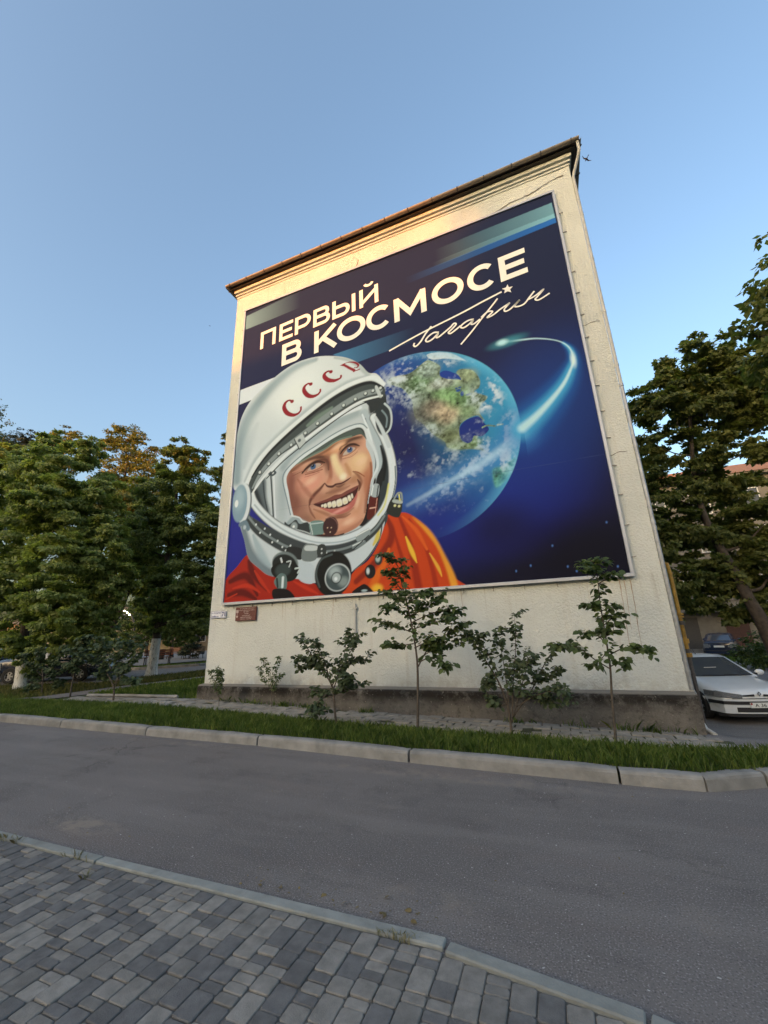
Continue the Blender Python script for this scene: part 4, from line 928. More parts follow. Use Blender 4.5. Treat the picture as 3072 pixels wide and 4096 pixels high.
    blob('B', (985, 820), 46, 46, (242, 232, 205), soft=1.4, alpha=0.9)
    blob('B', (780, 890), 46, 46, (206, 146, 118), soft=1.3, alpha=0.8)
    stroke('B', [(722, 915), (760, 958), (830, 962), (880, 930), (960, 915), (1040, 870), (1096, 828)], (10, 26, 34, 26, 24, 22, 8), (84, 48, 46), soft=0.8)
    stroke('B', [(860, 950), (930, 960), (1010, 920)], (10, 34, 10), (100, 66, 58), soft=1.4, alpha=0.7)
    # brows
    poly('B', [(360, 640), (470, 570), (560, 535), (660, 512), (745, 540), (660, 560), (560, 575), (470, 600)], (70, 46, 38), soft=12)
    poly('B', [(1000, 360), (1040, 300), (1110, 262), (1200, 240), (1290, 262), (1200, 282), (1110, 312), (1040, 350)], (72, 48, 38), soft=12)
    # eyes
    poly('B', [(470, 730), (520, 672), (590, 632), (650, 630), (662, 655), (610, 695), (540, 722)], (186, 164, 150), soft=6)
    blob('B', (552, 676), 42, 42, (66, 98, 138), soft=.5); blob('B', (548, 664), 19, 19, (14, 16, 22), soft=.5); blob('B', (538, 652), 8, 8, (235, 240, 245), soft=.6)
    stroke('B', [(395, 770), (450, 705), (530, 640), (620, 600), (720, 618)], (20, 30, 40, 34, 14), (56, 34, 30), soft=1.2)
    stroke('B', [(470, 745), (560, 722), (640, 685), (690, 650)], 9, (232, 178, 150), soft=0.8)
    stroke('B', [(440, 790), (560, 760), (690, 715)], 12, (140, 84, 70), soft=0.9); stroke('B', [(430, 830), (560, 790), (650, 750)], 8, (156, 96, 80), soft=0.9, alpha=.8)
    stroke('B', [(260, 810), (340, 770), (420, 735)], 10, (132, 80, 68), soft=0.9, alpha=.8); stroke('B', [(250, 760), (330, 730), (420, 700)], 8, (214, 148, 124), soft=0.9, alpha=.8)
    poly('B', [(980, 510), (1015, 450), (1075, 402), (1135, 396), (1155, 415), (1105, 462), (1040, 498)], (194, 176, 160), soft=6)
    blob('B', (1078, 432), 42, 40, (68, 98, 146), soft=.5); blob('B', (1080, 420), 18, 18, (14, 16, 22), soft=.5); blob('B', (1070, 408), 8, 8, (235, 240, 245), soft=.6)
    stroke('B', [(945, 490), (990, 425), (1060, 368), (1140, 352), (1215, 375)], (14, 30, 38, 34, 14), (60, 38, 32), soft=1.2)
    stroke('B', [(972, 545), (1070, 512), (1160, 450), (1200, 410)], 9, (236, 184, 150), soft=0.8)
    stroke('B', [(985, 565), (1100, 530), (1190, 460)], 8, (160, 104, 80), soft=0.9, alpha=.85)
    # laugh lines
    stroke('B', [(715, 920), (650, 1000), (570, 1080), (515, 1160), (500, 1230)], (20, 44, 50, 44, 20), (108, 64, 54), soft=1.6)
    stroke('B', [(490, 1240), (520, 1330), (580, 1420)], (14, 30, 16), (132, 84, 68), soft=1.2, alpha=.8)
    stroke('B', [(1125, 742), (1200, 758), (1290, 815)], (8, 18, 12), (150, 86, 60), soft=1.0)
    stroke('B', [(1190, 860), (1225, 930), (1210, 1020)], (14, 40, 14), (92, 56, 44), soft=1.2)
    # mouth
    poly('B', [(555, 1215), (700, 1180), (830, 1135), (950, 1090), (1050, 1050), (1150, 990), (1205, 945), (1185, 1050), (1135, 1150), (1055, 1222), (950, 1265), (800, 1285), (650, 1262)], (70, 34, 36))
    poly('B', [(640, 1262), (800, 1288), (950, 1268), (1060, 1215), (1145, 1120), (1190, 1040), (1170, 1180), (1090, 1290), (970, 1352), (870, 1362), (750, 1318)], (190, 108, 100), soft=2)
    blob('B', (935, 1305), 120, 20, (230, 160, 150), ang=-16, soft=1.2, alpha=.9)
    for tx, ty, rx, ry, an in ((684, 1240, 16, 17, -20), (726, 1238, 24, 28, -15), (788, 1224, 31, 38, -15), (853, 1215, 32, 44, -12), (929, 1195, 42, 50, -12), (1011, 1168, 39, 46, -14), (1074, 1130, 23, 42, -14), (1112, 1098, 14, 32, -10)):
        blob('B', (tx, ty), rx, ry, (236, 230, 212), ang=an, soft=.3, pw=3.5); blob('B', (tx + 3, ty + ry * 0.4), rx * .6, ry * .4, (226, 212, 160), soft=1.2, alpha=.6)
    poly('B', [(555, 1215), (750, 1140), (870, 1082), (950, 1070), (1040, 1018), (1205, 940), (1150, 1012), (1050, 1064), (960, 1112), (830, 1158), (700, 1192)], (126, 72, 66), soft=2)
    # last creases and lights
    stroke('B', [(330, 860), (420, 980), (500, 1080), (560, 1130)], (20, 60, 60, 20), (150, 92, 78), soft=1.7, alpha=.55)
    stroke('B', [(1125, 745), (1200, 800), (1245, 890), (1225, 990)], (16, 34, 40, 20), (128, 78, 58), soft=1.5, alpha=.7)
    stroke('B', [(640, 585), (720, 575), (765, 620), (775, 720)], (20, 34, 40, 20), (92, 56, 46), soft=1.5, alpha=.7)
    stroke('B', [(930, 430), (960, 390), (1040, 345)], (16, 26, 16), (98, 62, 48), soft=1.5, alpha=.7)
    stroke('B', [(740, 1060), (860, 1030), (980, 1000), (1080, 950)], (20, 40, 40, 16), (142, 96, 80), soft=1.7, alpha=.6)
    stroke('B', [(900, 1410), (1000, 1400), (1090, 1350)], (14, 30, 12), (126, 80, 64), soft=1.6, alpha=.7)
    stroke('B', [(600, 1500), (760, 1620), (960, 1630), (1150, 1540), (1260, 1440)], (30, 50, 60, 60, 40), (150, 96, 78), soft=1.7, alpha=.5)
    for c_, rx_, ry_, an_ in (((520, 880), 90, 40, -25), ((1240, 600), 70, 46, -20), ((900, 380), 80, 30, -28), ((1060, 1470), 80, 36, -18), ((1190, 1180), 26, 80, 15)): blob('B', c_, rx_, ry_, (240, 204, 176), ang=an_, soft=1.7, alpha=.55)
    clip()
    # knitted cap edge, then the white piping round the face
    poly('B', [(205, 720), (330, 590), (500, 470), (700, 350), (900, 235), (1100, 155), (1200, 115), (1280, 140), (1320, 280), (1240, 212), (1100, 250), (900, 312), (720, 432), (560, 512), (420, 575), (300, 655)], (78, 92, 88))
    stroke('B', [(330, 630), (560, 500), (720, 420), (900, 300), (1100, 238)], 26, (116, 138, 126), soft=1.0, alpha=.8)
    stroke('B', [(500, 470), (700, 345), (900, 232), (1100, 150), (1230, 120), (1290, 200)], 22, (46, 56, 58), soft=1.0, alpha=.8)
    stroke('B', [(250, 1390), (215, 1250), (180, 1050), (150, 900), (160, 800), (230, 690), (400, 540), (600, 400), (800, 270), (1000, 160), (1150, 100), (1240, 92), (1300, 140), (1340, 260), (1410, 380), (1460, 520), (1480, 650), (1450, 760), (1410, 860), (1390, 960)], 40, (214, 224, 228), soft=0.6)
    stroke('B', [(225, 1370), (175, 1150), (120, 920), (125, 790), (210, 670), (400, 500), (600, 370), (800, 235), (1000, 125), (1150, 68), (1260, 62), (1330, 120)], 14, (112, 132, 142), soft=1.0)
    stroke('B', [(1345, 1200), (1370, 1050), (1400, 900), (1470, 760)], 22, (190, 202, 206), soft=.6)
    poly('B', [(0, 1480), (140, 1500), (260, 1390), (360, 1420), (480, 1490), (560, 1640), (700, 1680), (500, 1700), (200, 1640)], (156, 172, 178), soft=8)
    stroke('B', [(250, 1385), (350, 1410), (400, 1460), (490, 1490), (520, 1560)], 18, (220, 228, 230), soft=.7)
    # microphone
    poly('B', [(140, 1470), (200, 1510), (300, 1440), (360, 1500), (480, 1480), (500, 1650), (400, 1640), (300, 1600), (180, 1620), (145, 1570)], (52, 60, 62), soft=2)
    blob('B', (275, 1540), 52, 60, (150, 164, 166), soft=.6); blob('B', (270, 1540), 18, 18, (235, 240, 240), soft=.6); stroke('B', [(300, 1580), (420, 1610), (500, 1640)], 14, (190, 200, 200), soft=.8)
    poly('B', [(500, 1480), (700, 1462), (700, 1640), (540, 1660)], (112, 140, 136), soft=3); stroke('B', [(520, 1500), (690, 1480)], 16, (186, 206, 204), soft=.9); stroke('B', [(505, 1480), (545, 1655)], 14, (196, 208, 206), soft=.8)
    poly('B', [(880, 1660), (1000, 1630), (900, 1700), (600, 1700), (540, 1670), (700, 1650)], (60, 28, 30), soft=4)
    blob('B', (800, 1538), 116, 134, (66, 42, 44), soft=.12); stroke('B', [(730, 1430), (810, 1408), (880, 1460), (905, 1540), (890, 1610)], 12, (128, 88, 82), soft=.9)
    for p in ((758, 1556), (812, 1554), (796, 1618)): blob('B', p, 9, 9, (220, 190, 160), soft=.7)
    # cheek strap, tube
    poly('B', [(1460, 900), (1520, 720), (1560, 700), (1550, 900), (1520, 1000), (1500, 1180), (1440, 1380)], (30, 36, 40), soft=4)
    poly('B', [(1370, 1100), (1480, 1110), (1455, 1390), (1330, 1430), (1345, 1250)], (92, 34, 32), soft=3); stroke('B', [(1370, 1275), (1450, 1262)], 20, (226, 180, 160), soft=.7); stroke('B', [(1472, 1130), (1440, 1380)], 10, (214, 160, 140), soft=.8)
    poly('B', [(1412, 935), (1502, 940), (1480, 1105), (1378, 1085)], (170, 182, 186), soft=2); stroke('B', [(1415, 950), (1390, 1080)], 16, (232, 238, 240), soft=.9); stroke('B', [(1490, 950), (1470, 1100)], 18, (60, 70, 74), soft=.9)
    # ---- ring of the opening
    ring = [(270, 1110), (300, 1210), (370, 1300), (470, 1385), (600, 1450), (740, 1495), (880, 1502), (1020, 1470), (1140, 1405), (1240, 1300), (1305, 1170), (1328, 1040), (1318, 900), (1280, 770), (1220, 650), (1190, 590)]
    stroke('A', ring, 66, (70, 82, 88), soft=.3); stroke('A', ring, 54, (222, 231, 235), soft=.5)
    stroke('A', [(310, 1235), (400, 1330), (560, 1440), (740, 1506), (900, 1512), (1040, 1478), (1150, 1410)], 12, (168, 184, 192), soft=1.0, alpha=.9)
    stroke('A', [(1300, 1080), (1270, 1230), (1220, 1310)], 14, (226, 222, 120), soft=1.2, alpha=.8)
    stroke('A', [(1345, 950), (1346, 1080), (1312, 1220), (1240, 1345)], 8, (96, 120, 128), soft=.8)
    # neck band with rivets
    band = [(240, 1310), (330, 1420), (440, 1500), (560, 1562), (700, 1590), (860, 1590), (1000, 1560), (1100, 1505), (1200, 1420), (1262, 1330)]
    stroke('A', band, (50, 62, 60, 56, 40), (58, 66, 68), soft=.4)
    stroke('A', [(p[0] + 4, p[1] - 14) for p in band], 16, (132, 144, 146), soft=1.0, alpha=.9)
    for p in [(320, 1380), (350, 1440), (385, 1410), (425, 1455), (440, 1510), (480, 1500), (515, 1545), (575, 1535), (540, 1570), (610, 1580), (840, 1590), (900, 1575)]: blob('A', p, 7, 7, (220, 228, 228), soft=.7)
    poly('A', [(560, 1545), (660, 1560), (650, 1640), (550, 1600)], (40, 44, 46), soft=2); poly('A', [(680, 1530), (775, 1535), (760, 1640), (660, 1640)], (120, 130, 130), soft=3); poly('A', [(690, 1535), (770, 1538), (764, 1570), (684, 1570)], (200, 208, 208), soft=3)
    poly('A', [(780, 1535), (830, 1530), (835, 1610), (775, 1610)], (56, 62, 62)); blob('A', (805, 1560), 6, 6, (210, 215, 215)); blob('A', (805, 1590), 6, 6, (210, 215, 215))
    poly('A', [(1060, 1460), (1150, 1410), (1155, 1455), (1075, 1505)], (150, 162, 164)); poly('A', [(1030, 1530), (1110, 1490), (1125, 1520), (1045, 1562)], (120, 132, 134)); stroke('A', [(1060, 1462), (1152, 1412)], 10, (228, 234, 234)); stroke('A', [(1035, 1535), (1112, 1498)], 8, (222, 230, 230)); stroke('A', [(1040, 1560), (1150, 1460)], 8, (50, 56, 58))
    # ---- shell
    dome = [(158, 1120), (152, 960), (168, 830), (188, 690), (222, 575), (290, 460), (400, 350), (530, 240), (640, 178), (770, 142), (900, 138), (1000, 155), (1085, 198), (1150, 262), (1205, 268), (1246, 305), (1266, 360), (1262, 430), (1160, 420), (960, 500), (760, 630), (560, 790), (400, 930), (300, 1060), (280, 1150), (220, 1110)]
    poly('A', dome, (212, 222, 226)); clip('A', dome)
    stroke('A', [(180, 1060), (190, 880), (240, 660), (330, 500), (470, 340), (620, 220), (760, 165)], (60, 90, 80, 60, 30), (128, 152, 164), soft=1.6, alpha=.85)
    stroke('A', [(230, 960), (260, 800), (330, 640)], (30, 80, 30), (180, 196, 204), soft=1.6, alpha=.8)
    blob('A', (600, 430), 200, 130, (232, 240, 243), ang=-40, soft=1.6, alpha=.9); blob('A', (400, 700), 120, 160, (206, 218, 224), ang=-40, soft=1.6, alpha=.7)
    stroke('A', [(900, 150), (1010, 170), (1090, 225), (1150, 280)], (16, 30, 30), (168, 182, 186), soft=1.4, alpha=.8)
    stroke('A', [(1130, 290), (1000, 335), (830, 440), (640, 585), (450, 760), (320, 900), (240, 1060)], (20, 36, 40, 40, 40, 34, 20), (170, 186, 194), soft=1.5, alpha=.8)
    clip()
    # lip and brow band
    poly('A', [(1266, 372), (1160, 332), (1060, 362), (950, 415), (830, 490), (690, 595), (500, 760), (350, 925), (270, 1070), (285, 1150), (330, 1065), (400, 970), (490, 880), (620, 775), (780, 665), (940, 565), (1080, 480), (1200, 440), (1262, 445)], (66, 76, 78))
    stroke('A', [(1262, 345), (1200, 300), (1120, 310), (980, 365), (830, 460), (660, 595), (470, 760), (330, 920), (255, 1070)], 30, (226, 234, 237), soft=.8)
    stroke('A', [(1262, 372), (1170, 335), (1050, 366), (900, 445), (740, 560), (560, 710), (400, 870), (290, 1030)], (10, 26, 30, 26, 22, 18, 10), (30, 36, 40), soft=.9)
    stroke('A', [(880, 520), (780, 590), (700, 650)], (20, 40, 20), (128, 150, 138), soft=1.4, alpha=.7)
    stroke('A', [(1235, 392), (1100, 425), (960, 500), (790, 620), (640, 735), (490, 850), (370, 980), (295, 1110)], (38, 44, 44, 42, 40, 34, 28, 14), (136, 148, 150), soft=.5)
    stroke('A', [(1250, 432), (1110, 468), (970, 545), (800, 665), (640, 790), (500, 905), (380, 1030), (300, 1140)], (14, 16, 16, 18, 18, 16, 12), (222, 230, 232), soft=.8)
    stroke('A', [(1255, 452), (1110, 490), (970, 568), (800, 690), (660, 800), (520, 915), (400, 1040)], 8, (44, 52, 56), soft=.9)
    for p in [(1240, 378), (1185, 398), (1130, 418), (1055, 460), (968, 505), (880, 568), (775, 638), (685, 708), (580, 795), (490, 860), (415, 935), (350, 998)]:
        blob('A', p, 15, 15, (50, 58, 60), soft=.5); blob('A', (p[0] - 1, p[1] - 3), 10, 10, (205, 214, 214), soft=.6)
    poly('A', [(602, 750), (662, 708), (692, 770), (640, 825)], (186, 196, 198), smooth=False); stroke('A', [(602, 750), (640, 825), (692, 770)], 7, (60, 70, 74), smooth=False); blob('A', (640, 760), 12, 12, (90, 100, 104), soft=.6)
    poly('A', [(1198, 370), (1218, 362), (1250, 440), (1228, 442)], (190, 200, 202)); stroke('A', [(1250, 470), (1215, 510), (1190, 545)], 12, (190, 200, 202))
    poly('A', [(1160, 480), (1255, 445), (1270, 480), (1210, 540), (1160, 560)], (44, 52, 56), soft=4)
    # right earphone
    blob('A', (1262, 600), 60, 122, (44, 54, 60), soft=.15); stroke('A', [(1270, 490), (1308, 530), (1320, 600), (1308, 670), (1270, 718)], 14, (190, 204, 210), soft=.7); stroke('A', [(1250, 540), (1285, 590), (1280, 660)], 12, (120, 140, 148), soft=.9)
    stroke('A', [(1200, 590), (1240, 660), (1275, 740), (1300, 800)], (20, 26, 30), (200, 212, 218), soft=.7)
    # left ear disc
    blob('A', (236, 1222), 56, 128, (90, 106, 116), soft=.12); blob('A', (226, 1220), 56, 130, (216, 226, 231), soft=.12); blob('A', (200, 1222), 58, 124, (134, 162, 178), soft=.15); blob('A', (196, 1190), 40, 70, (168, 192, 204), soft=1.3, alpha=.8); blob('A', (176, 1226), 14, 24, (236, 242, 245), soft=.4)
    stroke('A', [(205, 1380), (240, 1365), (262, 1410)], 30, (110, 132, 146), soft=.6); blob('A', (236, 1400), 12, 14, (180, 196, 206), soft=.7)
    # latch on the right
    poly('A', [(1288, 1255), (1330, 1180), (1398, 1210), (1375, 1325), (1290, 1300)], (44, 50, 48)); poly('A', [(1335, 1195), (1398, 1205), (1392, 1226), (1330, 1216)], (176, 186, 182)); stroke('A', [(1340, 1190), (1365, 1150), (1392, 1150), (1398, 1200)], 12, (150, 160, 150)); stroke('A', [(1375, 1160), (1382, 1200)], 10, (226, 222, 110)); blob('A', (1345, 1240), 9, 9, (226, 226, 170)); blob('A', (1376, 1244), 9, 9, (226, 226, 170))
    # valves on the neck
    blob('A', (535, 1665), 108, 76, (118, 130, 130), ang=20, soft=.15); blob('A', (530, 1680), 102, 72, (34, 40, 40), ang=20, soft=.15); poly('A', [(440, 1690), (560, 1640), (640, 1700), (610, 1780), (540, 1800), (450, 1760)], (26, 30, 30), soft=3)
    blob('A', (520, 1715), 62, 44, (60, 72, 72), soft=.5); stroke('A', [(505, 1630), (512, 1655)], 14, (214, 220, 220)); stroke('A', [(548, 1655), (578, 1650), (566, 1690)], 10, (190, 198, 198)); stroke('A', [(610, 1705), (645, 1700), (630, 1735)], 12, (200, 210, 208))
    poly('A', [(455, 1795), (500, 1740), (545, 1760), (545, 1850), (500, 1862), (470, 1840)], (100, 122, 120), soft=3); stroke('A', [(520, 1770), (515, 1840)], 18, (222, 232, 232), soft=1.0); stroke('A', [(475, 1780), (480, 1840)], 14, (40, 50, 50), soft=1.0)
    poly('A', [(445, 1860), (545, 1855), (600, 1900), (590, 1925), (460, 1935)], (26, 22, 26), soft=3)
    blob('A', (888, 1742), 144, 158, (24, 28, 28), soft=.08); stroke('A', [(790, 1840), (765, 1740), (800, 1640), (880, 1600)], 14, (84, 96, 96), soft=1.2, alpha=.8)
    blob('A', (922, 1768), 100, 96, (206, 214, 214), soft=.1); blob('A', (922, 1770), 92, 88, (70, 84, 86), soft=.12); blob('A', (900, 1730), 46, 40, (176, 190, 190), soft=1.2, alpha=.9); blob('A', (965, 1800), 40, 34, (150, 164, 160), soft=1.2, alpha=.8); blob('A', (914, 1772), 40, 40, (40, 50, 52), soft=.3); blob('A', (914, 1772), 33, 33, (176, 188, 188), soft=.3); blob('A', (910, 1780), 13, 13, (230, 236, 236), soft=.7)
    blob('A', (1222, 1636), 30, 42, (50, 54, 52), soft=.2); blob('A', (1218, 1628), 18, 26, (176, 188, 184), soft=.8); blob('A', (1162, 1726), 42, 50, (30, 32, 34), soft=.15); blob('A', (1146, 1722), 12, 22, (214, 220, 220), soft=.9)
    # four red letters on the shell
    red = (142, 28, 42)
    for a in ([(135, 522), (100, 510), (58, 542), (46, 596), (78, 650), (140, 674), (198, 658), (230, 622), (234, 586)], [(345, 328), (312, 324), (274, 358), (270, 404), (308, 452), (364, 466), (420, 446), (450, 412), (452, 390)], [(570, 190), (538, 184), (500, 212), (498, 248), (538, 282), (600, 290), (650, 276), (680, 256), (683, 234)]):
        stroke('J', a, (26, 18, 30, 44, 46, 36, 24, 20, 20), red, soft=.2); blob('J', a[0], 20, 18, red, soft=.3)
    poly('J', [(668, 121), (716, 97), (792, 138), (848, 164), (832, 193), (776, 166), (716, 130)], red, smooth=False); stroke('J', [(716, 100), (772, 83), (836, 88), (876, 114), (866, 140), (832, 146)], (8, 10, 20, 22, 12, 8), red, soft=.2); stroke('J', [(824, 189), (892, 163)], 12, red, soft=.2)
    # sheet joins and weave
    stroke('C', [(180, 995), (650, 905), (1000, 845), (1340, 782)], 2.5, (70, 84, 130), soft=.6, alpha=.5)
    stroke('B', [(0, 1312), (560, 1215)], 4, (90, 70, 70), soft=.6, alpha=.5)
    canvas[:] = np.clip(canvas * (0.97 + 0.06 * _rn.rand(NZ, NX, 1).astype(np.float32)), 0.004, 0.9)
def build_banner():
    paint_banner()
    b = thing('banner', 'huge printed cosmonaut banner in a grey frame on the end wall', 'banner', ((BX0 + BX1) / 2, BAN_Y, BZ0))
    ox, oy, oz = b.location
    # printed sheet
    X, Z = np.meshgrid(np.linspace(BX0, BX1, NX) - ox, np.linspace(BZ0, BZ1, NZ) - oz)
    rip = .006 * np.sin(X * 1.3 + 2 * np.sin(Z * .7)) + .004 * np.sin(Z * 2.1 + X * .6)
    V = np.stack([X, rip, Z], -1).reshape(-1, 3).astype(np.float32)
    i, j = np.meshgrid(np.arange(NX - 1), np.arange(NZ - 1)); a = (j * NX + i).ravel()
    Fq = np.stack([a, a + 1, a + NX + 1, a + NX], -1).astype(np.int32)
    me = bpy.data.meshes.new('printed_sheet'); me.vertices.add(len(V)); me.vertices.foreach_set('co', V.ravel())
    n = len(Fq); me.loops.add(n * 4); me.loops.foreach_set('vertex_index', Fq.ravel()); me.polygons.add(n)
    me.polygons.foreach_set('loop_start', np.arange(0, 4 * n, 4, dtype=np.int32)); me.polygons.foreach_set('loop_total', np.full(n, 4, np.int32)); me.polygons.foreach_set('use_smooth', np.ones(n, bool))
    me.update(calc_edges=True)
    at = me.color_attributes.new('print', 'FLOAT_COLOR', 'POINT'); c = np.ones((len(V), 4), np.float32); c[:, :3] = np.clip(canvas.reshape(-1, 3) * np.array([.78, .86, .93]), 0, .8); at.data.foreach_set('color', c.ravel())
    link('printed_sheet', me, 'banner_print', b)
    def B(mb, name, mat, parent=b): mb.v = [(v[0] - ox, v[1] - oy, v[2] - oz) for v in mb.v]; return mb.build(name, mat, parent)
    t = .065; y0, y1 = BAN_Y - .04, WY - .02
    B(MB().box(BX0 - t, BX1 + t, y0, y1, BZ0 - t, BZ0 - .002, .008), 'frame', 'frame_metal'); B(MB().box(BX0 - t, BX1 + t, y0, y1, BZ1 + .002, BZ1 + t, .008), 'frame', 'frame_metal')
    B(MB().box(BX0 - t, BX0 - .002, y0 + .003, y1, BZ0, BZ1, .008), 'frame', 'frame_metal'); B(MB().box(BX1 + .002, BX1 + t, y0 + .003, y1, BZ0, BZ1, .008), 'frame', 'frame_metal')
    # ties that hold the frame to the wall
    me = MB().box(-.005, .005, -.010, .010, -.045, .045).build('tie', 'tie_steel', b).data; first = b.children[-1]
    spots = [(BX0 + .3 + k * .62, BZ0 - t - .06, 0) for k in range(15)] + [(BX1 + t + .055, BZ0 + .3 + k * .62, 1) for k in range(15)] + [(BX0 - t - .055, BZ0 + .3 + k * .62, 1) for k in range(15)]
    for k, (x, z, r) in enumerate(spots):
        o = first if k == 0 else link('tie', me, None, b)
        o.location = (x - ox, WY - .025 - oy, z - oz); o.rotation_euler = (0, R_(90 + random.uniform(-8, 8)) if r else random.uniform(-.1, .1), 0)
    # title: baseline and cap height are constant, every letter has its own measured sides
    def hx(p): q = tc([p], 'Hh')[0]; return BX0 + q[0] / CPM
    def hz(p): q = tc([p], 'Hh')[0]; return BZ0 + q[1] / CPM
    lay = [0]
    def ribbon(V, F, P, w, ends=True):                  # flat stroke of constant width, mitred
        P = np.array(P, float); n0 = len(V); m = len(P); closed = np.allclose(P[0], P[-1])
        for q in range(m):
            a = P[q - 1] if q else (P[-2] if closed else None); c = P[q + 1] if q < m - 1 else (P[1] if closed else None)
            d1 = None if a is None else (P[q] - a) / (np.hypot(*(P[q] - a)) + 1e-9); d2 = None if c is None else (c - P[q]) / (np.hypot(*(c - P[q])) + 1e-9)
            d1 = d2 if d1 is None else d1; d2 = d1 if d2 is None else d2
            n1 = np.array([-d1[1], d1[0]]); n2 = np.array([-d2[1], d2[0]]); mn = n1 + n2; mn = mn / (mn @ n1 + 1e-9)
            mn = mn * min(1, 2.2 / (np.hypot(*mn) + 1e-9))
            for s_ in (1, -1): V.append((P[q][0] + s_ * mn[0] * w / 2, -.012 - lay[0] * .0005, P[q][1] + s_ * mn[1] * w / 2))
        for q in range(m - 1): F.append((n0 + 2 * q, n0 + 2 * q + 2, n0 + 2 * q + 3, n0 + 2 * q + 1))
        lay[0] = (lay[0] + 1) % 12
    def arc(cx, cz, rx, rz, a0, a1, n=28): return [(cx + rx * math.cos(R_(t)), cz + rz * math.sin(R_(t))) for t in np.linspace(a0, a1, n)]
    def letter(ch, l, r, z0, z1, sw, over=0, xref=0):
        x0, x1 = hx(l) - ox, hx(r) - ox; z0 = z0 - oz; z1 = z1 - oz; H = z1 - z0; sw = sw * H; e = sw / 2; V = []; F = []; zm = (z0 + z1) / 2; R = lambda *p, w=sw: ribbon(V, F, p, w)
        xl, xr, zt, zb = x0 + e, x1 - e, z1 - e, z0 + e
        if ch == 'П': R((xl, z0), (xl, zt), (xr, zt), (xr, z0))
        if ch == 'Е': R((x1, zt), (xl, zt), (xl, zb), (x1, zb)); R((xl, zm), (x1 - .06 * H, zm))
        def bowl(za, zc, xb, xs): rz = (zc - za) / 2; rx = min(rz, (xb - xs) * .6); return [(xs, zc), (xb - rx, zc)] + arc(xb - rx, (za + zc) / 2, rx, rz, 90, -90, 14)[1:-1] + [(xb - rx, za), (xs, za)]
        if ch == 'Р': R((xl, z0), (xl, z1)); R(*bowl(z0 + .36 * H, zt, xr, xl))
        if ch == 'В': R((xl, z0), (xl, z1)); R(*bowl(zm + .02 * H, zt, xr - .05 * H, xl)); R(*bowl(zb, zm + .02 * H, xr, xl))
        if ch == 'Ы': xm = x0 + (x1 - x0) * .68; R((xl, z0), (xl, z1)); R(*bowl(zb, z0 + .60 * H, xm, xl)); R((xr, z0), (xr, z1))
        if ch == 'Й': R((xl, z0), (xl, z1)); R((xr, z0), (xr, z1)); R((xl, z0 + .2 * H), (xr, z1 - .2 * H), w=sw * .98); cx = (x0 + x1) / 2; R(*arc(cx, z1 + .27 * H, .19 * H, .15 * H, 190, 350, 12), w=sw * .72)
        if ch == 'К': R((xl, z0), (xl, z1)); R((x1 - e * 1.1, z1), (xl + .02 * H, z0 + .36 * H)); R((xl + .30 * H, zm + .06 * H), (x1 - e * .9, z0))
        if ch == 'О': R(*arc((x0 + x1) / 2, zm, (x1 - x0) / 2 - e, H / 2 - e + over, 0, 360, 48))
        if ch == 'С': cx = x0 + (x1 - x0) * .54; R(*arc(cx, zm, cx - x0 - e, H / 2 - e + over, 44, 316, 36))
        if ch == 'М': R((xl, z0), (xl, z1)); R((xr, z0), (xr, z1)); cx = (x0 + x1) / 2; R((xl - e * .1, z1 - e * .3), (cx, z0 + .22 * H), (xr + e * .1, z1 - e * .3), w=sw * .95)
        V = [(v[0], v[1], v[2] + .0660 * (v[0] + ox - xref)) for v in V]
        MB().add(V, F).build('letter', 'white_print', b, fix=False)
    za, zb = 10.405, 11.05
    for ch, l, r in (('П', (241, 430), (312, 410)), ('Е', (330, 400), (394, 370)), ('Р', (404, 365), (479, 330)), ('В', (491, 330), (570, 300)), ('Ы', (581, 290), (690, 245)), ('Й', (709, 237), (798, 205))):
        letter(ch, l, r, za, zb, .18, 0, -7.5)
    zc, zd = 9.51, 10.285
    ov = (zd - zc) * .018
    for ch, l, r in (('В', (342, 500), (436, 470)), ('К', (495, 440), (606, 440)), ('О', (603, 375), (738, 345)), ('С', (741, 320), (857, 320)), ('М', (873, 290), (1024, 230)), ('О', (1050, 200), (1202, 165)), ('С', (1216, 125), (1352, 120)), ('Е', (1372, 100), (1498, 45))):
        letter(ch, l, r, zc, zd, .20, ov if ch in 'ОС' else 0, -6.64)
    # signature as flat ribbons, one mesh, and its star
    strokes = [([(-7, 671), (180, 566), (350, 475), (700, 300), (900, 192), (1090, 94)], 15), ([(405, 430), (350, 500), (300, 580), (255, 625), (234, 618), (240, 592)], 16),
               ([(478, 490), (430, 492), (378, 528), (350, 568), (372, 580), (420, 552), (472, 500), (452, 538), (475, 535), (520, 500), (590, 440), (625, 403), (645, 412), (608, 455), (572, 490), (592, 500), (640, 466), (690, 425)], 16),
               ([(818, 362), (770, 372), (720, 402), (690, 436), (718, 445), (770, 412), (815, 368), (792, 408), (822, 405), (880, 360)], 16), ([(1050, 160), (980, 250), (900, 350), (800, 480), (693, 608)], 15),
               ([(890, 345), (950, 292), (1002, 288), (948, 346), (1010, 318), (1080, 262), (1150, 215), (1166, 206), (1118, 262), (1128, 285), (1180, 258), (1267, 172), (1218, 232), (1250, 238), (1310, 212), (1360, 150), (1408, 88)], 15),
               ([(1345, 172), (1420, 132), (1500, 68), (1440, 140), (1418, 168), (1455, 172), (1558, 108)], 15)]
    V = []; F = []; ly = 0
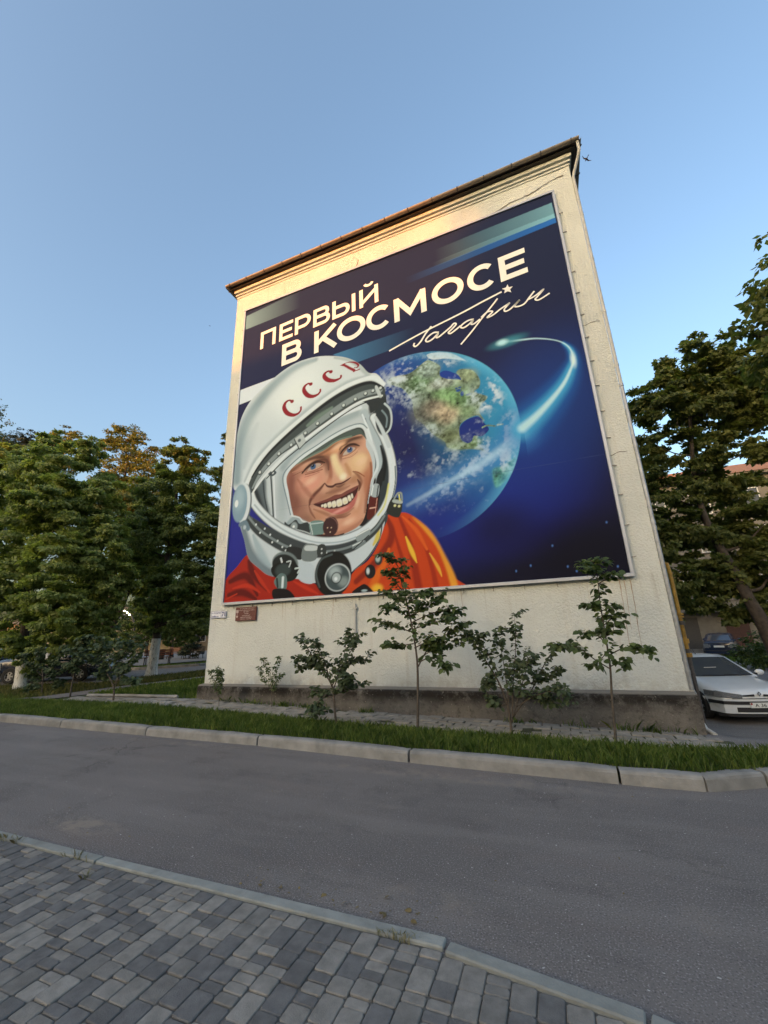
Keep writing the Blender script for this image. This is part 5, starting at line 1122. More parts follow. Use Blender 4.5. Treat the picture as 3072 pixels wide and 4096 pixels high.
    for pts, w in strokes:
        P = spline(tc(pts, 'I'), False, 6) / CPM; w = w / 2 * lsc(pts[0], 'I') / CPM; n0 = len(V)
        for q in range(len(P)):
            d = P[min(q + 1, len(P) - 1)] - P[max(q - 1, 0)]; d = d / (np.hypot(*d) + 1e-9); nn = np.array([-d[1], d[0]]) * w
            for s_ in (1, -1): V.append((BX0 - ox + P[q][0] + s_ * nn[0], -.012 - ly * .0006, BZ0 - oz + P[q][1] + s_ * nn[1]))
        for q in range(len(P) - 1): F.append((n0 + 2 * q, n0 + 2 * q + 2, n0 + 2 * q + 3, n0 + 2 * q + 1))
        ly += 1
    MB().add(V, F).build('signature', 'white_print', b, fix=False)
    st = tc([(1147, 22), (1160, 50), (1197, 42), (1172, 70), (1185, 100), (1150, 88), (1115, 108), (1122, 75), (1095, 65), (1133, 52)], 'I') / CPM
    MB().prism([(BX0 - ox + p[0], BZ0 - oz + p[1]) for p in st], 'y', -.014, -.008).build('star', 'white_print', b)
ZOOMS['Hh'] = (840, 1000, 1.185); ZOOMS['I'] = (1560, 1130, 2.4397)
build_banner()
SAP = {'S903': (6.83, [[(-2.26, -0.01), (-2.22, 0.61), (-2.21, 1.11), (-2.25, 1.55), (-2.33, 2.02), (-2.41, 2.42), (-2.47, 2.72)], [(-2.19, 1.04), (-2.0, 1.32), (-1.71, 1.52), (-1.39, 1.66)], [(-2.17, 1.11), (-1.89, 1.18), (-1.66, 1.02)], [(-2.19, 1.15), (-1.92, 1.29), (-1.49, 1.37)], [(-2.25, 1.4), (-2.53, 1.37), (-2.66, 1.35)], [(-2.27, 1.59), (-2.69, 1.72), (-2.91, 1.67)], [(-2.3, 1.86), (-1.91, 2.0), (-1.65, 2.27)], [(-2.28, 1.74), (-1.8, 1.91), (-1.43, 1.86)], [(-2.27, 1.63), (-1.77, 1.75), (-1.5, 1.77)], [(-2.33, 2.02), (-2.58, 2.19), (-2.8, 2.29)], [(-2.39, 2.26), (-2.57, 2.52), (-2.67, 2.59)], [(-2.47, 2.72), (-2.53, 2.87), (-2.59, 2.92)], [(-2.34, 2.06), (-2.07, 2.2), (-1.9, 2.15)], [(-2.3, 1.82), (-2.59, 2.03), (-2.7, 1.92)], [(-2.24, 1.33), (-1.95, 1.43), (-1.81, 1.29)]]), 'S1105': (7.1, [[(-0.84, 0.02), (-0.85, 0.4), (-0.96, 0.8), (-1.15, 1.15), (-1.37, 1.49)], [(-0.84, 0.21), (-0.83, 0.74), (-0.85, 1.15), (-0.89, 1.49)], [(-0.81, 0.21), (-0.74, 0.74), (-0.64, 1.29), (-0.6, 1.79)], [(-0.79, 0.28), (-0.63, 0.67), (-0.47, 1.08), (-0.48, 1.29)], [(-0.79, 0.28), (-0.46, 0.68), (-0.16, 1.14), (0.06, 1.28), (0.29, 1.26)], [(-0.75, 0.41), (-0.4, 0.61), (-0.06, 0.68), (0.11, 0.53)], [(-0.87, 0.67), (-1.08, 0.73), (-1.23, 0.66)], [(-0.58, 0.74), (-0.3, 0.81), (-0.03, 0.91)], [(-0.83, 0.74), (-0.62, 1.01), (-0.33, 1.15)], [(-0.92, 0.87), (-1.09, 1.3), (-1.15, 1.52)], [(-0.53, 0.61), (-0.28, 0.49), (-0.16, 0.43)], [(-0.86, 0.47), (-1.04, 0.4), (-1.15, 0.46)]]), 'S1325': (6.94, [[(0.55, -0.01), (0.58, 0.3), (0.61, 0.65), (0.65, 0.99), (0.66, 1.27), (0.67, 1.6), (0.67, 1.86), (0.69, 2.2), (0.72, 2.5)], [(0.65, 0.99), (0.47, 1.12), (0.29, 1.27), (0.07, 1.32), (-0.13, 1.31)], [(0.65, 1.02), (0.79, 1.08), (0.85, 1.01)], [(0.67, 1.18), (0.89, 1.28), (1.06, 1.27), (1.16, 1.17)], [(0.67, 1.31), (0.53, 1.48), (0.36, 1.44)], [(0.68, 1.6), (0.85, 1.72), (1.02, 1.74)], [(0.67, 1.78), (0.53, 1.88), (0.45, 1.89)], [(0.68, 1.8), (0.81, 1.84), (0.9, 1.84)], [(0.69, 2.19), (0.88, 2.29), (0.98, 2.29)], [(0.71, 2.31), (0.62, 2.39), (0.55, 2.39)], [(0.72, 2.5), (0.81, 2.53), (0.87, 2.51)], [(0.72, 2.5), (0.62, 2.55), (0.54, 2.51)], [(0.66, 1.21), (0.57, 1.15), (0.49, 1.02)], [(0.66, 1.43), (0.78, 1.5), (0.79, 1.59)]]), 'S725': (6.81, [[(-3.71, -0.01), (-3.74, 0.36), (-3.78, 0.62), (-3.85, 0.81), (-4.07, 1.04), (-4.32, 1.37), (-4.49, 1.52)], [(-3.78, 0.66), (-3.64, 1.04), (-3.61, 1.35), (-3.59, 1.61)], [(-3.83, 0.77), (-3.92, 1.12), (-4.05, 1.4), (-4.07, 1.54)], [(-3.76, 0.55), (-4.06, 0.54), (-4.3, 0.59), (-4.39, 0.49)], [(-3.76, 0.58), (-3.5, 0.78), (-3.3, 0.89)], [(-3.8, 0.73), (-3.55, 1.12), (-3.39, 1.39), (-3.35, 1.57)], [(-4.06, 1.0), (-4.36, 1.04), (-4.58, 0.96)], [(-3.92, 0.58), (-4.15, 0.35), (-4.05, 0.24)], [(-3.73, 0.58), (-3.55, 0.66), (-3.34, 0.72)], [(-3.89, 0.96), (-4.26, 1.16), (-4.51, 1.14)], [(-3.68, 0.96), (-3.45, 1.12), (-3.32, 1.1)]]), 'S580': (8.35, [[(-6.22, 0.2), (-6.28, 0.62), (-6.43, 0.92), (-6.53, 1.07)], [(-6.22, 0.27), (-6.22, 0.72), (-6.13, 1.02), (-6.11, 1.14)], [(-6.2, 0.32), (-6.09, 0.62), (-5.96, 0.74)], [(-6.25, 0.42), (-6.45, 0.63), (-6.63, 0.92)]]), 'S470': (8.0, [[(-7.43, -0.02), (-7.48, 0.44), (-7.55, 0.8), (-7.59, 0.95)], [(-7.47, 0.34), (-7.64, 0.64), (-7.7, 0.87)], [(-7.47, 0.29), (-7.39, 0.64), (-7.36, 0.89)], [(-7.47, 0.34), (-7.45, 0.69), (-7.46, 0.9)]]), 'S245': (8.08, [[(-11.09, -0.02), (-11.15, 0.37), (-11.29, 0.6), (-11.65, 0.95), (-11.96, 1.44)], [(-11.15, 0.37), (-11.04, 0.72), (-11.18, 1.31), (-11.35, 1.68)], [(-11.17, 0.49), (-10.8, 0.83), (-10.52, 1.18), (-10.38, 1.36)], [(-11.29, 0.6), (-11.78, 0.71), (-12.03, 0.59)], [(-11.11, 0.6), (-10.58, 0.61), (-10.36, 0.55)], [(-11.34, 0.83), (-11.58, 1.43), (-11.69, 1.66)], [(-11.65, 0.95), (-12.09, 1.2), (-12.26, 1.32)], [(-11.19, 0.95), (-10.84, 1.42), (-10.79, 1.6)]]), 'S155': (8.64, [[(-13.76, -0.03), (-13.76, 0.51), (-13.74, 1.04), (-13.68, 1.38)], [(-13.67, 1.34), (-13.47, 1.65), (-13.19, 1.77)], [(-13.66, 1.31), (-13.78, 1.58), (-13.87, 1.75)], [(-13.66, 1.31), (-13.31, 1.44), (-12.94, 1.46)], [(-13.73, 1.24), (-13.93, 1.34), (-14.07, 1.43)]]), 'S85': (9.2, [[(-16.1, -0.03), (-16.25, 0.57), (-16.5, 1.02), (-16.73, 1.47)], [(-16.2, 0.43), (-15.95, 1.01), (-15.89, 1.46)], [(-16.3, 0.57), (-16.96, 1.02), (-17.25, 1.25)], [(-16.15, 0.29), (-16.65, 0.5), (-17.06, 0.57)], [(-16.2, 0.43), (-15.61, 0.72), (-15.46, 0.87)], [(-16.11, 0.14), (-16.45, 0.28), (-16.53, 0.14)], [(-16.1, 0.72), (-15.81, 0.43), (-15.81, 0.22)]])}
TREES = {'near_linden': [(-22.27, 10.4, 8.82, 1.54), (-19.65, 10.6, 9.12, 1.49), (-20.19, 9.8, 6.17, 1.48), (-18.2, 10.2, 6.41, 1.55), (-17.5, 10.8, 7.5, 1.1), (-19.72, 9.8, 3.99, 1.41), (-17.17, 10.0, 4.0, 1.35), (-16.55, 10.5, 4.92, 1.02), (-18.83, 9.8, 2.33, 0.98), (-16.99, 10.2, 2.26, 0.96), (-23.04, 10.0, 7.67, 1.4), (-21.45, 9.8, 4.31, 1.27), (-16.69, 10.8, 5.96, 0.86), (-21.92, 10.6, 10.39, 0.72), (-19.11, 10.8, 10.14, 0.75), (-24.51, 10.6, 10.79, 0.76), (-17.76, 10.0, 1.46, 0.61), (-20.17, 10.0, 1.67, 0.74), (-16.24, 10.6, 3.1, 0.89), (-17.96, 9.4, 7.16, 1.12), (-17.15, 9.2, 4.78, 1.04), (-16.37, 9.4, 2.88, 0.92), (-15.96, 10.5, 1.56, 0.6), (-18.78, 10.0, 1.14, 0.49), (-16.25, 11.0, 4.03, 0.84), (-16.79, 11.0, 2.35, 0.64), (-24.68, 10.0, 10.33, 1.15), (-21.58, 10.8, 11.03, 0.69)], 'mid_linden': [(-25.46, 17.0, 6.85, 2.2), (-25.73, 17.5, 9.77, 2.17), (-25.55, 17.0, 4.54, 1.09), (-23.16, 17.0, 7.78, 1.73), (-24.87, 17.5, 10.94, 1.4), (-22.7, 17.0, 5.45, 1.25), (-26.05, 17.0, 2.35, 1.13), (-22.69, 17.0, 1.6, 0.64), (-28.59, 17.5, 5.68, 1.69), (-21.1, 17.0, 2.95, 0.92), (-21.92, 17.5, 4.06, 0.96), (-27.64, 17.5, 3.83, 1.34), (-22.27, 17.5, 6.03, 1.13), (-23.29, 17.5, 9.43, 1.05)], 'corner_linden': [(-17.72, 14.8, 10.84, 1.06), (-17.54, 14.6, 8.88, 1.59), (-16.19, 14.8, 9.24, 1.09), (-17.96, 14.4, 6.88, 1.42), (-16.18, 14.8, 6.75, 1.4), (-16.16, 14.5, 4.5, 1.34), (-17.43, 14.4, 3.7, 0.94), (-15.35, 15.0, 3.28, 0.99), (-15.42, 15.0, 5.06, 1.02), (-18.03, 14.8, 11.74, 0.67), (-18.91, 14.6, 5.33, 1.07), (-15.4, 15.0, 7.42, 0.82), (-19.23, 14.8, 9.48, 1.02), (-15.78, 14.4, 2.64, 0.86), (-17.2, 14.4, 2.39, 0.7), (-15.27, 14.8, 2.01, 0.54), (-16.22, 14.4, 1.73, 0.47), (-15.02, 15.0, 4.13, 0.78), (-15.23, 15.0, 5.97, 0.8), (-20.39, 15.0, 6.79, 1.01), (-16.73, 14.8, 10.92, 0.7)], 'golden_locust': [(-33.7, 22.0, 19.51, 1.26), (-34.49, 22.0, 17.61, 1.67), (-31.48, 22.0, 17.22, 1.45), (-33.24, 22.5, 15.55, 2.05), (-29.99, 22.0, 15.84, 1.1), (-35.79, 22.0, 19.27, 0.94), (-31.8, 22.0, 18.85, 0.74), (-30.44, 23.0, 13.94, 1.59), (-36.52, 23.0, 14.95, 1.71)], 'rear_locust': [(-46.6, 24.0, 23.25, 1.11), (-48.49, 24.0, 22.94, 0.92), (-44.5, 24.0, 22.61, 0.79), (-45.85, 24.0, 20.73, 1.97), (-48.49, 24.0, 20.45, 1.76)], 'dark_pine': [(-49.1, 22.0, 22.45, 1.23), (-50.76, 22.0, 21.45, 1.98), (-47.03, 22.0, 19.9, 1.66), (-53.39, 22.0, 22.83, 1.28), (-53.36, 22.0, 20.62, 2.51), (-48.32, 22.0, 18.09, 2.37), (-57.75, 22.0, 22.61, 2.64)], 'edge_tree': [(-36.44, 14.0, 18.69, 0.62), (-35.65, 14.0, 16.21, 0.67), (-37.55, 14.0, 18.19, 1.4), (-37.1, 14.0, 15.79, 1.7)], 'wall_linden': [(-23.54, 24.0, 17.71, 0.55), (-23.9, 24.0, 14.4, 0.96), (-24.03, 24.0, 12.0, 1.13), (-23.46, 24.0, 8.86, 1.27), (-23.34, 24.0, 5.6, 1.41), (-22.57, 24.0, 2.51, 1.19), (-23.22, 24.0, 15.93, 0.62)], 'walnut': [(5.35, 18.0, 11.15, 0.87), (6.45, 18.0, 11.72, 0.92), (7.47, 18.0, 11.73, 0.84), (8.17, 18.0, 11.18, 1.0), (8.57, 18.0, 9.82, 1.23), (4.62, 17.5, 9.97, 0.75), (5.42, 17.5, 9.56, 1.1), (6.79, 18.0, 9.69, 1.1), (7.94, 18.5, 9.46, 0.91), (8.26, 18.0, 7.95, 1.03), (4.51, 17.5, 8.15, 0.91), (5.66, 17.5, 7.81, 0.97), (4.49, 17.5, 6.42, 0.88), (5.64, 18.0, 6.39, 0.88), (4.35, 17.5, 4.98, 0.78), (5.02, 17.5, 4.72, 0.84), (3.97, 17.5, 3.8, 0.68), (4.57, 17.5, 3.24, 0.75), (6.09, 18.0, 4.52, 0.76), (7.13, 18.0, 4.91, 1.0), (7.16, 18.0, 3.4, 0.96), (6.32, 18.0, 3.15, 0.74), (5.22, 18.0, 2.42, 0.58), (6.61, 18.0, 2.18, 0.72), (4.13, 17.5, 2.45, 0.41), (5.74, 18.0, 1.75, 0.32), (6.88, 18.0, 6.18, 0.51), (6.97, 18.0, 12.68, 0.42), (5.68, 18.0, 11.96, 0.35), (4.03, 17.0, 6.89, 0.7), (3.69, 17.0, 5.13, 0.68), (3.85, 17.0, 4.41, 0.67), (4.07, 17.0, 3.06, 0.65), (6.28, 18.0, 6.65, 0.79), (6.36, 18.5, 5.68, 0.79), (5.4, 18.0, 3.91, 0.76), (6.86, 18.5, 4.18, 0.93), (7.75, 18.5, 6.2, 0.78), (5.8, 18.0, 3.2, 0.75), (4.81, 18.0, 2.44, 0.59), (6.27, 18.5, 2.22, 0.66), (6.8, 18.0, 2.95, 0.8), (7.15, 18.0, 10.64, 1.01), (8.04, 18.0, 9.97, 0.98), (6.92, 18.0, 8.25, 0.71), (5.76, 17.5, 10.51, 0.92), (6.69, 18.0, 1.71, 0.55), (3.72, 17.5, 1.83, 0.36)], 'near_walnut': [(5.11, 9.0, 9.16, 0.12), (5.08, 9.0, 8.63, 0.13), (4.79, 9.0, 7.98, 0.15), (4.84, 9.0, 7.56, 0.28), (4.58, 9.0, 7.71, 0.13), (4.62, 9.0, 6.97, 0.29), (4.23, 9.0, 7.17, 0.17), (4.06, 9.0, 7.34, 0.08), (4.54, 9.0, 7.22, 0.22), (5.16, 9.0, 8.12, 0.55), (4.92, 9.0, 6.87, 0.62), (4.87, 9.4, 6.31, 0.55), (4.61, 9.2, 6.47, 0.27)], 'yard_shrub': [(9.06, 26.0, 0.37, 0.63), (8.29, 25.0, 0.11, 0.48), (8.84, 25.0, -0.1, 0.64), (7.9, 25.0, -0.04, 0.33)], 'dark_spruce': [(-28.58, 27.0, 1.99, 0.63), (-28.64, 27.0, 1.24, 0.86), (-28.64, 27.0, 0.5, 1.01)]}
TRUNK = {'near_linden': [(-19.2, -0.03), (-19.39, 0.96), (-19.69, 2.36), (-19.89, 4.23), (-20.32, 6.9), (-20.75, 9.16)], 'mid_linden': [(-24.76, 0.28), (-24.54, 1.28), (-24.34, 2.56), (-24.05, 3.86), (-24.16, 6.07), (-24.4, 9.02)], 'corner_linden': [(-17.77, -0.02), (-17.7, 1.25), (-17.65, 2.73), (-17.68, 4.75), (-17.47, 7.35), (-17.57, 10.2)], 'walnut': [(6.57, 0.27), (6.45, 0.84), (6.34, 1.58), (6.18, 2.24), (5.98, 3.22), (5.73, 4.29), (5.57, 5.34), (5.59, 6.79), (5.96, 9.22)]}
# ------------------------------------------------------------------ trees and saplings
def leaf_faces(P, N, D, size, asp=.62, fold=0.0):       # kite-shaped leaves: base, side, tip, side
    n = len(P); N = N / np.linalg.norm(N, axis=1, keepdims=True); D = D - N * (D * N).sum(1, keepdims=True); D = D / (np.linalg.norm(D, axis=1, keepdims=True) + 1e-9)
    S = np.cross(N, D); L = size[:, None]
    V = np.zeros((n, 4, 3), np.float32)
    V[:, 0] = P; V[:, 1] = P + D * L * .45 + S * L * asp * .5 + N * L * fold; V[:, 2] = P + D * L; V[:, 3] = P + D * L * .45 - S * L * asp * .5 + N * L * fold
    return V
def leaf6(P, N, D, size, asp=.75):                      # rounder six-cornered leaves for plants close to the camera
    n = len(P); N = N / np.linalg.norm(N, axis=1, keepdims=True); D = D - N * (D * N).sum(1, keepdims=True); D = D / (np.linalg.norm(D, axis=1, keepdims=True) + 1e-9)
    S = np.cross(N, D); L = size[:, None]; V = np.zeros((n, 6, 3), np.float32)
    for k, (u, w, h) in enumerate(((0, 0, 0), (.22, .42, .05), (.62, .40, .03), (1.0, 0, -.08), (.62, -.40, .03), (.22, -.42, .05))): V[:, k] = P + D * L * u + S * L * asp * w + N * L * h
    return V
def crown_leaves(blobs, per, size, flat=.5, up=1.0, rng=None):
    out = []
    for (cx, cy, cz, r) in blobs:
        nc = max(6, int(16 + r * r * 10)); n = int(per * r * r)
        d = rng.normal(size=(nc, 3)); d /= np.linalg.norm(d, axis=1, keepdims=True)
        cc = d * r * (.45 + .6 * rng.rand(nc, 1) ** .6); cc[:, 2] *= .92
        w = rng.randint(0, nc, n); cr = r * .30
        q = rng.normal(size=(n, 3)); q /= np.linalg.norm(q, axis=1, keepdims=True); q *= cr * rng.rand(n, 1) ** .45; q[:, 2] *= flat
        P = np.array([cx, cy, cz]) + cc[w] + q
        N = rng.normal(size=(n, 3)) * .5 + np.array([0, 0, up * .65]) + d[w] * .95
        D = d[w] + rng.normal(size=(n, 3)) * .6 + np.array([0, 0, -.55]) + q / (cr + 1e-6) * .6
        out.append(leaf_faces(P, N, D, size * (.65 + .7 * rng.rand(n))))
    return np.concatenate(out)
def trunk_path(path, n=3):
    P = spline(np.array(path, float), False, n); return [tuple(p) for p in P]
def build_tree(name, label, blobs, path, r0, leafmat, per=900, size=.14, flat=.45, lime=0, seed=1, fork=None, group=None, limbs=9, upz=1.0, bark='bark'):
    rng = np.random.RandomState(seed); b = path[0]
    t = thing(name, label, 'tree', b, 0, group)
    L = lambda p: (p[0] - b[0], p[1] - b[1], p[2] - b[2])
    P = trunk_path([L(p) for p in path]); n = len(P)
    rad = [r0 * (1.25 if i == 0 else 1) * (1 - .78 * i / (n - 1)) for i in range(n)]
    MB().tube(P, rad, 12).build('trunk', bark, t, smooth=True)
    if fork:
        Q = trunk_path([L(p) for p in fork]); MB().tube(Q, [r0 * .62 * (1 - .7 * i / (len(Q) - 1)) for i in range(len(Q))], 10).build('branch', bark, t, smooth=True)
    if lime:
        S = [p for p in P if p[2] < lime]; k = len(S)
        nxt = P[k]; f = (lime - S[-1][2]) / max(1e-6, nxt[2] - S[-1][2]); S.append(tuple(S[-1][i] + (nxt[i] - S[-1][i]) * f for i in range(3)))
        rr = [rad[i] + .006 for i in range(k)] + [rad[k - 1] + (rad[k] - rad[k - 1]) * f + .006]
        MB().tube(S, rr, 12, cap=False).build('limewash_coat', 'limewash', t, smooth=True, fix=False)
    order = sorted(blobs, key=lambda q: -q[3])[:limbs]
    for q in order:
        c = L(q[:3]); base = min(P[n // 4:], key=lambda p: math.dist(p, c) + 1.2 * max(0, p[2] - c[2] + .8)); i = P.index(base)
        mid = tuple((base[k] * .55 + c[k] * .45) + (0 if k < 2 else -.15 * q[3]) + rng.uniform(-.15, .15) for k in range(3))
        tip = tuple(c[k] + rng.uniform(-.3, .3) * q[3] for k in range(3))
        if math.dist(base, c) < .3: continue
        Q = spline(np.array([base, mid, tip]), False, 4); rb = rad[i] * .5
        MB().tube([tuple(x) for x in Q], [rb * (1 - .8 * k / (len(Q) - 1)) for k in range(len(Q))], 6).build('branch', bark, t, smooth=True)
    V = crown_leaves([(*L(q[:3]), q[3]) for q in blobs], per, size, flat, upz, rng)
    link('crown', quads_mesh('crown', V, 4), leafmat, t)
    return t
def build_trees():
    def P3(k, Y): return [(x, Y, z) for x, z in TRUNK[k]]
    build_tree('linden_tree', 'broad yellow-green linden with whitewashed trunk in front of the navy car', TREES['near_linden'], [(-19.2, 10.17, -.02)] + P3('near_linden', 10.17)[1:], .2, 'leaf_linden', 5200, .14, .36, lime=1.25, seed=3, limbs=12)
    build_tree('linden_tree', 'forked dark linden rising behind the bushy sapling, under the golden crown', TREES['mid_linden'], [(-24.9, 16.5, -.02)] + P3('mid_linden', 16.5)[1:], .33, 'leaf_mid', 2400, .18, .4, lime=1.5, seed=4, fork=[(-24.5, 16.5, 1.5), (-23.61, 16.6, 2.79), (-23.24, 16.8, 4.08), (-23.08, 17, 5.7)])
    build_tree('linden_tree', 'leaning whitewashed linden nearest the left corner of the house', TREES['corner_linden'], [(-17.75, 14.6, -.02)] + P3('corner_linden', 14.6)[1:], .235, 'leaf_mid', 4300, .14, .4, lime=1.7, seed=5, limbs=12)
    g = TREES['golden_locust']; cx = sum(q[0] for q in g) / len(g); build_tree('locust_tree', 'tall tree with sunlit golden top above the lindens', g, [(cx - .6, 22.3, -.05), (cx - .2, 22.3, 6), (cx, 22.2, 12), (cx + .2, 22, 17)], .3, 'leaf_sunlit', 1000, .19, .32, seed=6)
    g = TREES['rear_locust']; cx = sum(q[0] for q in g) / len(g); build_tree('locust_tree', 'smaller golden-topped tree peeking out behind the yellow-green linden', g, [(cx, 24, -.05), (cx + .2, 24, 8), (cx, 24, 17)], .28, 'leaf_sunlit', 1000, .19, .32, seed=7)
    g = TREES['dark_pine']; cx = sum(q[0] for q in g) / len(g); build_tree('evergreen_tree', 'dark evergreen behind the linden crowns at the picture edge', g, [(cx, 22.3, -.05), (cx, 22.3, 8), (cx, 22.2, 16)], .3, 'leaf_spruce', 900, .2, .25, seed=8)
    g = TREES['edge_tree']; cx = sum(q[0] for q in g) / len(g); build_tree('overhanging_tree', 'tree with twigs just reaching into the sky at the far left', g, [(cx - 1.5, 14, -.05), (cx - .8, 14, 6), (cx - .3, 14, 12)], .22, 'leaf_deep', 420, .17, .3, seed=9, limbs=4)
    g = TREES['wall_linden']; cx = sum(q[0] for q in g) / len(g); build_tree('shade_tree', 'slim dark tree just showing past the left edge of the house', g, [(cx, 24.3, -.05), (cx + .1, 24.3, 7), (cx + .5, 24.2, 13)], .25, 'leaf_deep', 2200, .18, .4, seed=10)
    build_tree('walnut_tree', 'large walnut with slanting trunk and sunlit top beside the house', TREES['walnut'], [(6.95, 17.5, -.75)] + P3('walnut', 17.5), .27, 'leaf_walnut', 3300, .165, .38, seed=11, limbs=16)
    g = TREES['near_walnut']; build_tree('walnut_tree', 'nearer dark walnut whose leaves hang in at the right frame edge', g, [(7.6, 9.6, -.45), (7.3, 9.5, 3), (6.8, 9.3, 6), (6.3, 9.1, 8.3)], .2, 'leaf_walnut', 1500, .15, .5, seed=12, limbs=8)
    g = TREES['yard_shrub']; t = thing('shrub', 'low green shrub growing by the dark sedan in the yard', 'shrub', (g[0][0], 25.3, -.5)); rng = np.random.RandomState(13)
    V = crown_leaves([(q[0] - g[0][0], q[1] - 25.3, q[2] + .4, q[3] * 1.3) for q in g], 900, .16, .6, 1, rng); link('crown', quads_mesh('crown', V, 4), 'leaf_deep', t); MB().tube([(0, 0, 0), (.05, 0, .8)], [.05, .02], 6).build('stem', 'bark', t)
    g = TREES['dark_spruce']; t = thing('spruce', 'small dark blue spruce standing next to the benches', 'tree', (g[0][0], 27, 0)); V = crown_leaves([(q[0] - g[0][0], q[1] - 27, q[2], q[3]) for q in g], 2600, .14, .3, .3, rng); link('crown', quads_mesh('crown', V, 4), 'leaf_spruce', t); MB().tube([(0, 0, 0), (0, 0, 1.5)], [.06, .03], 8).build('trunk', 'bark', t)
    for nm, lb, bl, path, sd in (('park_tree', 'round dark park tree behind the benches', [(-33, 29, 5.2, 2.4), (-31.4, 29.5, 4.2, 1.9), (-34.8, 29, 4.0, 2.0), (-33, 28.5, 7.4, 1.8), (-32.3, 28.3, 3.0, 1.3), (-34.2, 28.5, 2.9, 1.2)], [(-33, 29, -.05), (-33.1, 29, 2.5), (-33, 29, 6)], 41), ('park_tree', 'dark broad tree standing behind the bulb arch', [(-50, 40, 6.2, 2.6), (-53, 40, 5.0, 2.4), (-47, 40, 5.4, 2.4), (-50, 40, 9, 2.2), (-44.5, 40.5, 4.5, 2.0), (-50.5, 39.5, 3.0, 1.6), (-47.5, 39.5, 2.6, 1.4), (-55.5, 40.5, 4, 2.2)], [(-50, 40, -.05), (-50, 40, 2.5), (-50, 40, 7)], 45), ('park_tree', 'dark park tree just left of the house corner', [(-26.5, 28, 5.2, 2.0), (-25.4, 28, 4.0, 1.5), (-27.8, 28, 4.2, 1.6), (-26.5, 28, 7.2, 1.5)], [(-26.4, 28, -.05), (-26.5, 28, 2.5), (-26.5, 28, 6)], 43), ('park_tree', 'dark park tree behind the yellow-green linden', [(-43, 24, 4.6, 2.4), (-40.6, 24, 4.0, 1.9), (-45.4, 24, 4.4, 2.2), (-43, 24, 7, 2.2), (-42, 23.5, 2.4, 1.2), (-44.5, 23.5, 2.4, 1.2)], [(-43, 24, -.05), (-43, 24, 2.5), (-43, 24, 6)], 44)):
        build_tree(nm, lb, bl, path, .2, 'leaf_deep', 900, .2, .45, seed=sd, limbs=5)
    # the row behind the photographer that shades street and wall at sunset; extra poplars added to close light gaps
    for nm, lb, x, y, h, w, sd in (('poplar_tree', 'tall poplar across the street, shading the right half of the wall', -16.6, -54, 25.8, 4.6, 21), ('poplar_tree', 'second tall poplar across the street beside the first', -10.0, -53, 25.3, 4.6, 22), ('poplar_tree', 'poplar added between the two tall ones across the street to close the shade', -13.3, -55, 26.0, 4.6, 26), ('poplar_tree', 'poplar added at the end of the row across the street for more shade', -5.0, -54, 24.5, 4.6, 27), ('maple_tree', 'big maple across the street shading the lindens', -51, -52, 22.2, 6.0, 23), ('maple_tree', 'another maple across the street farther along', -62, -53, 22.7, 6.0, 24), ('maple_tree', 'broad maple across the street near the corner', -40.5, -54, 19.0, 5, 25)):
        rng = np.random.RandomState(sd); bl = []
        for k in range(34 if 'poplar' in nm else 18): z = h * (.35 + .6 * rng.rand()); ww = w * (1 - .55 * abs(z / h - .62) / .5); a = rng.rand() * 6.3; q = rng.rand() ** .5 * ww * .65; rr = w * .38; bl.append((x + math.cos(a) * q, y + math.sin(a) * q, min(z, h - rr), rr))
        build_tree(nm, lb, bl, [(x, y, -.1), (x + .1, y, h * .35), (x, y, h * .8)], .35, 'leaf_deep', 190, .6, .5, seed=sd, limbs=6)

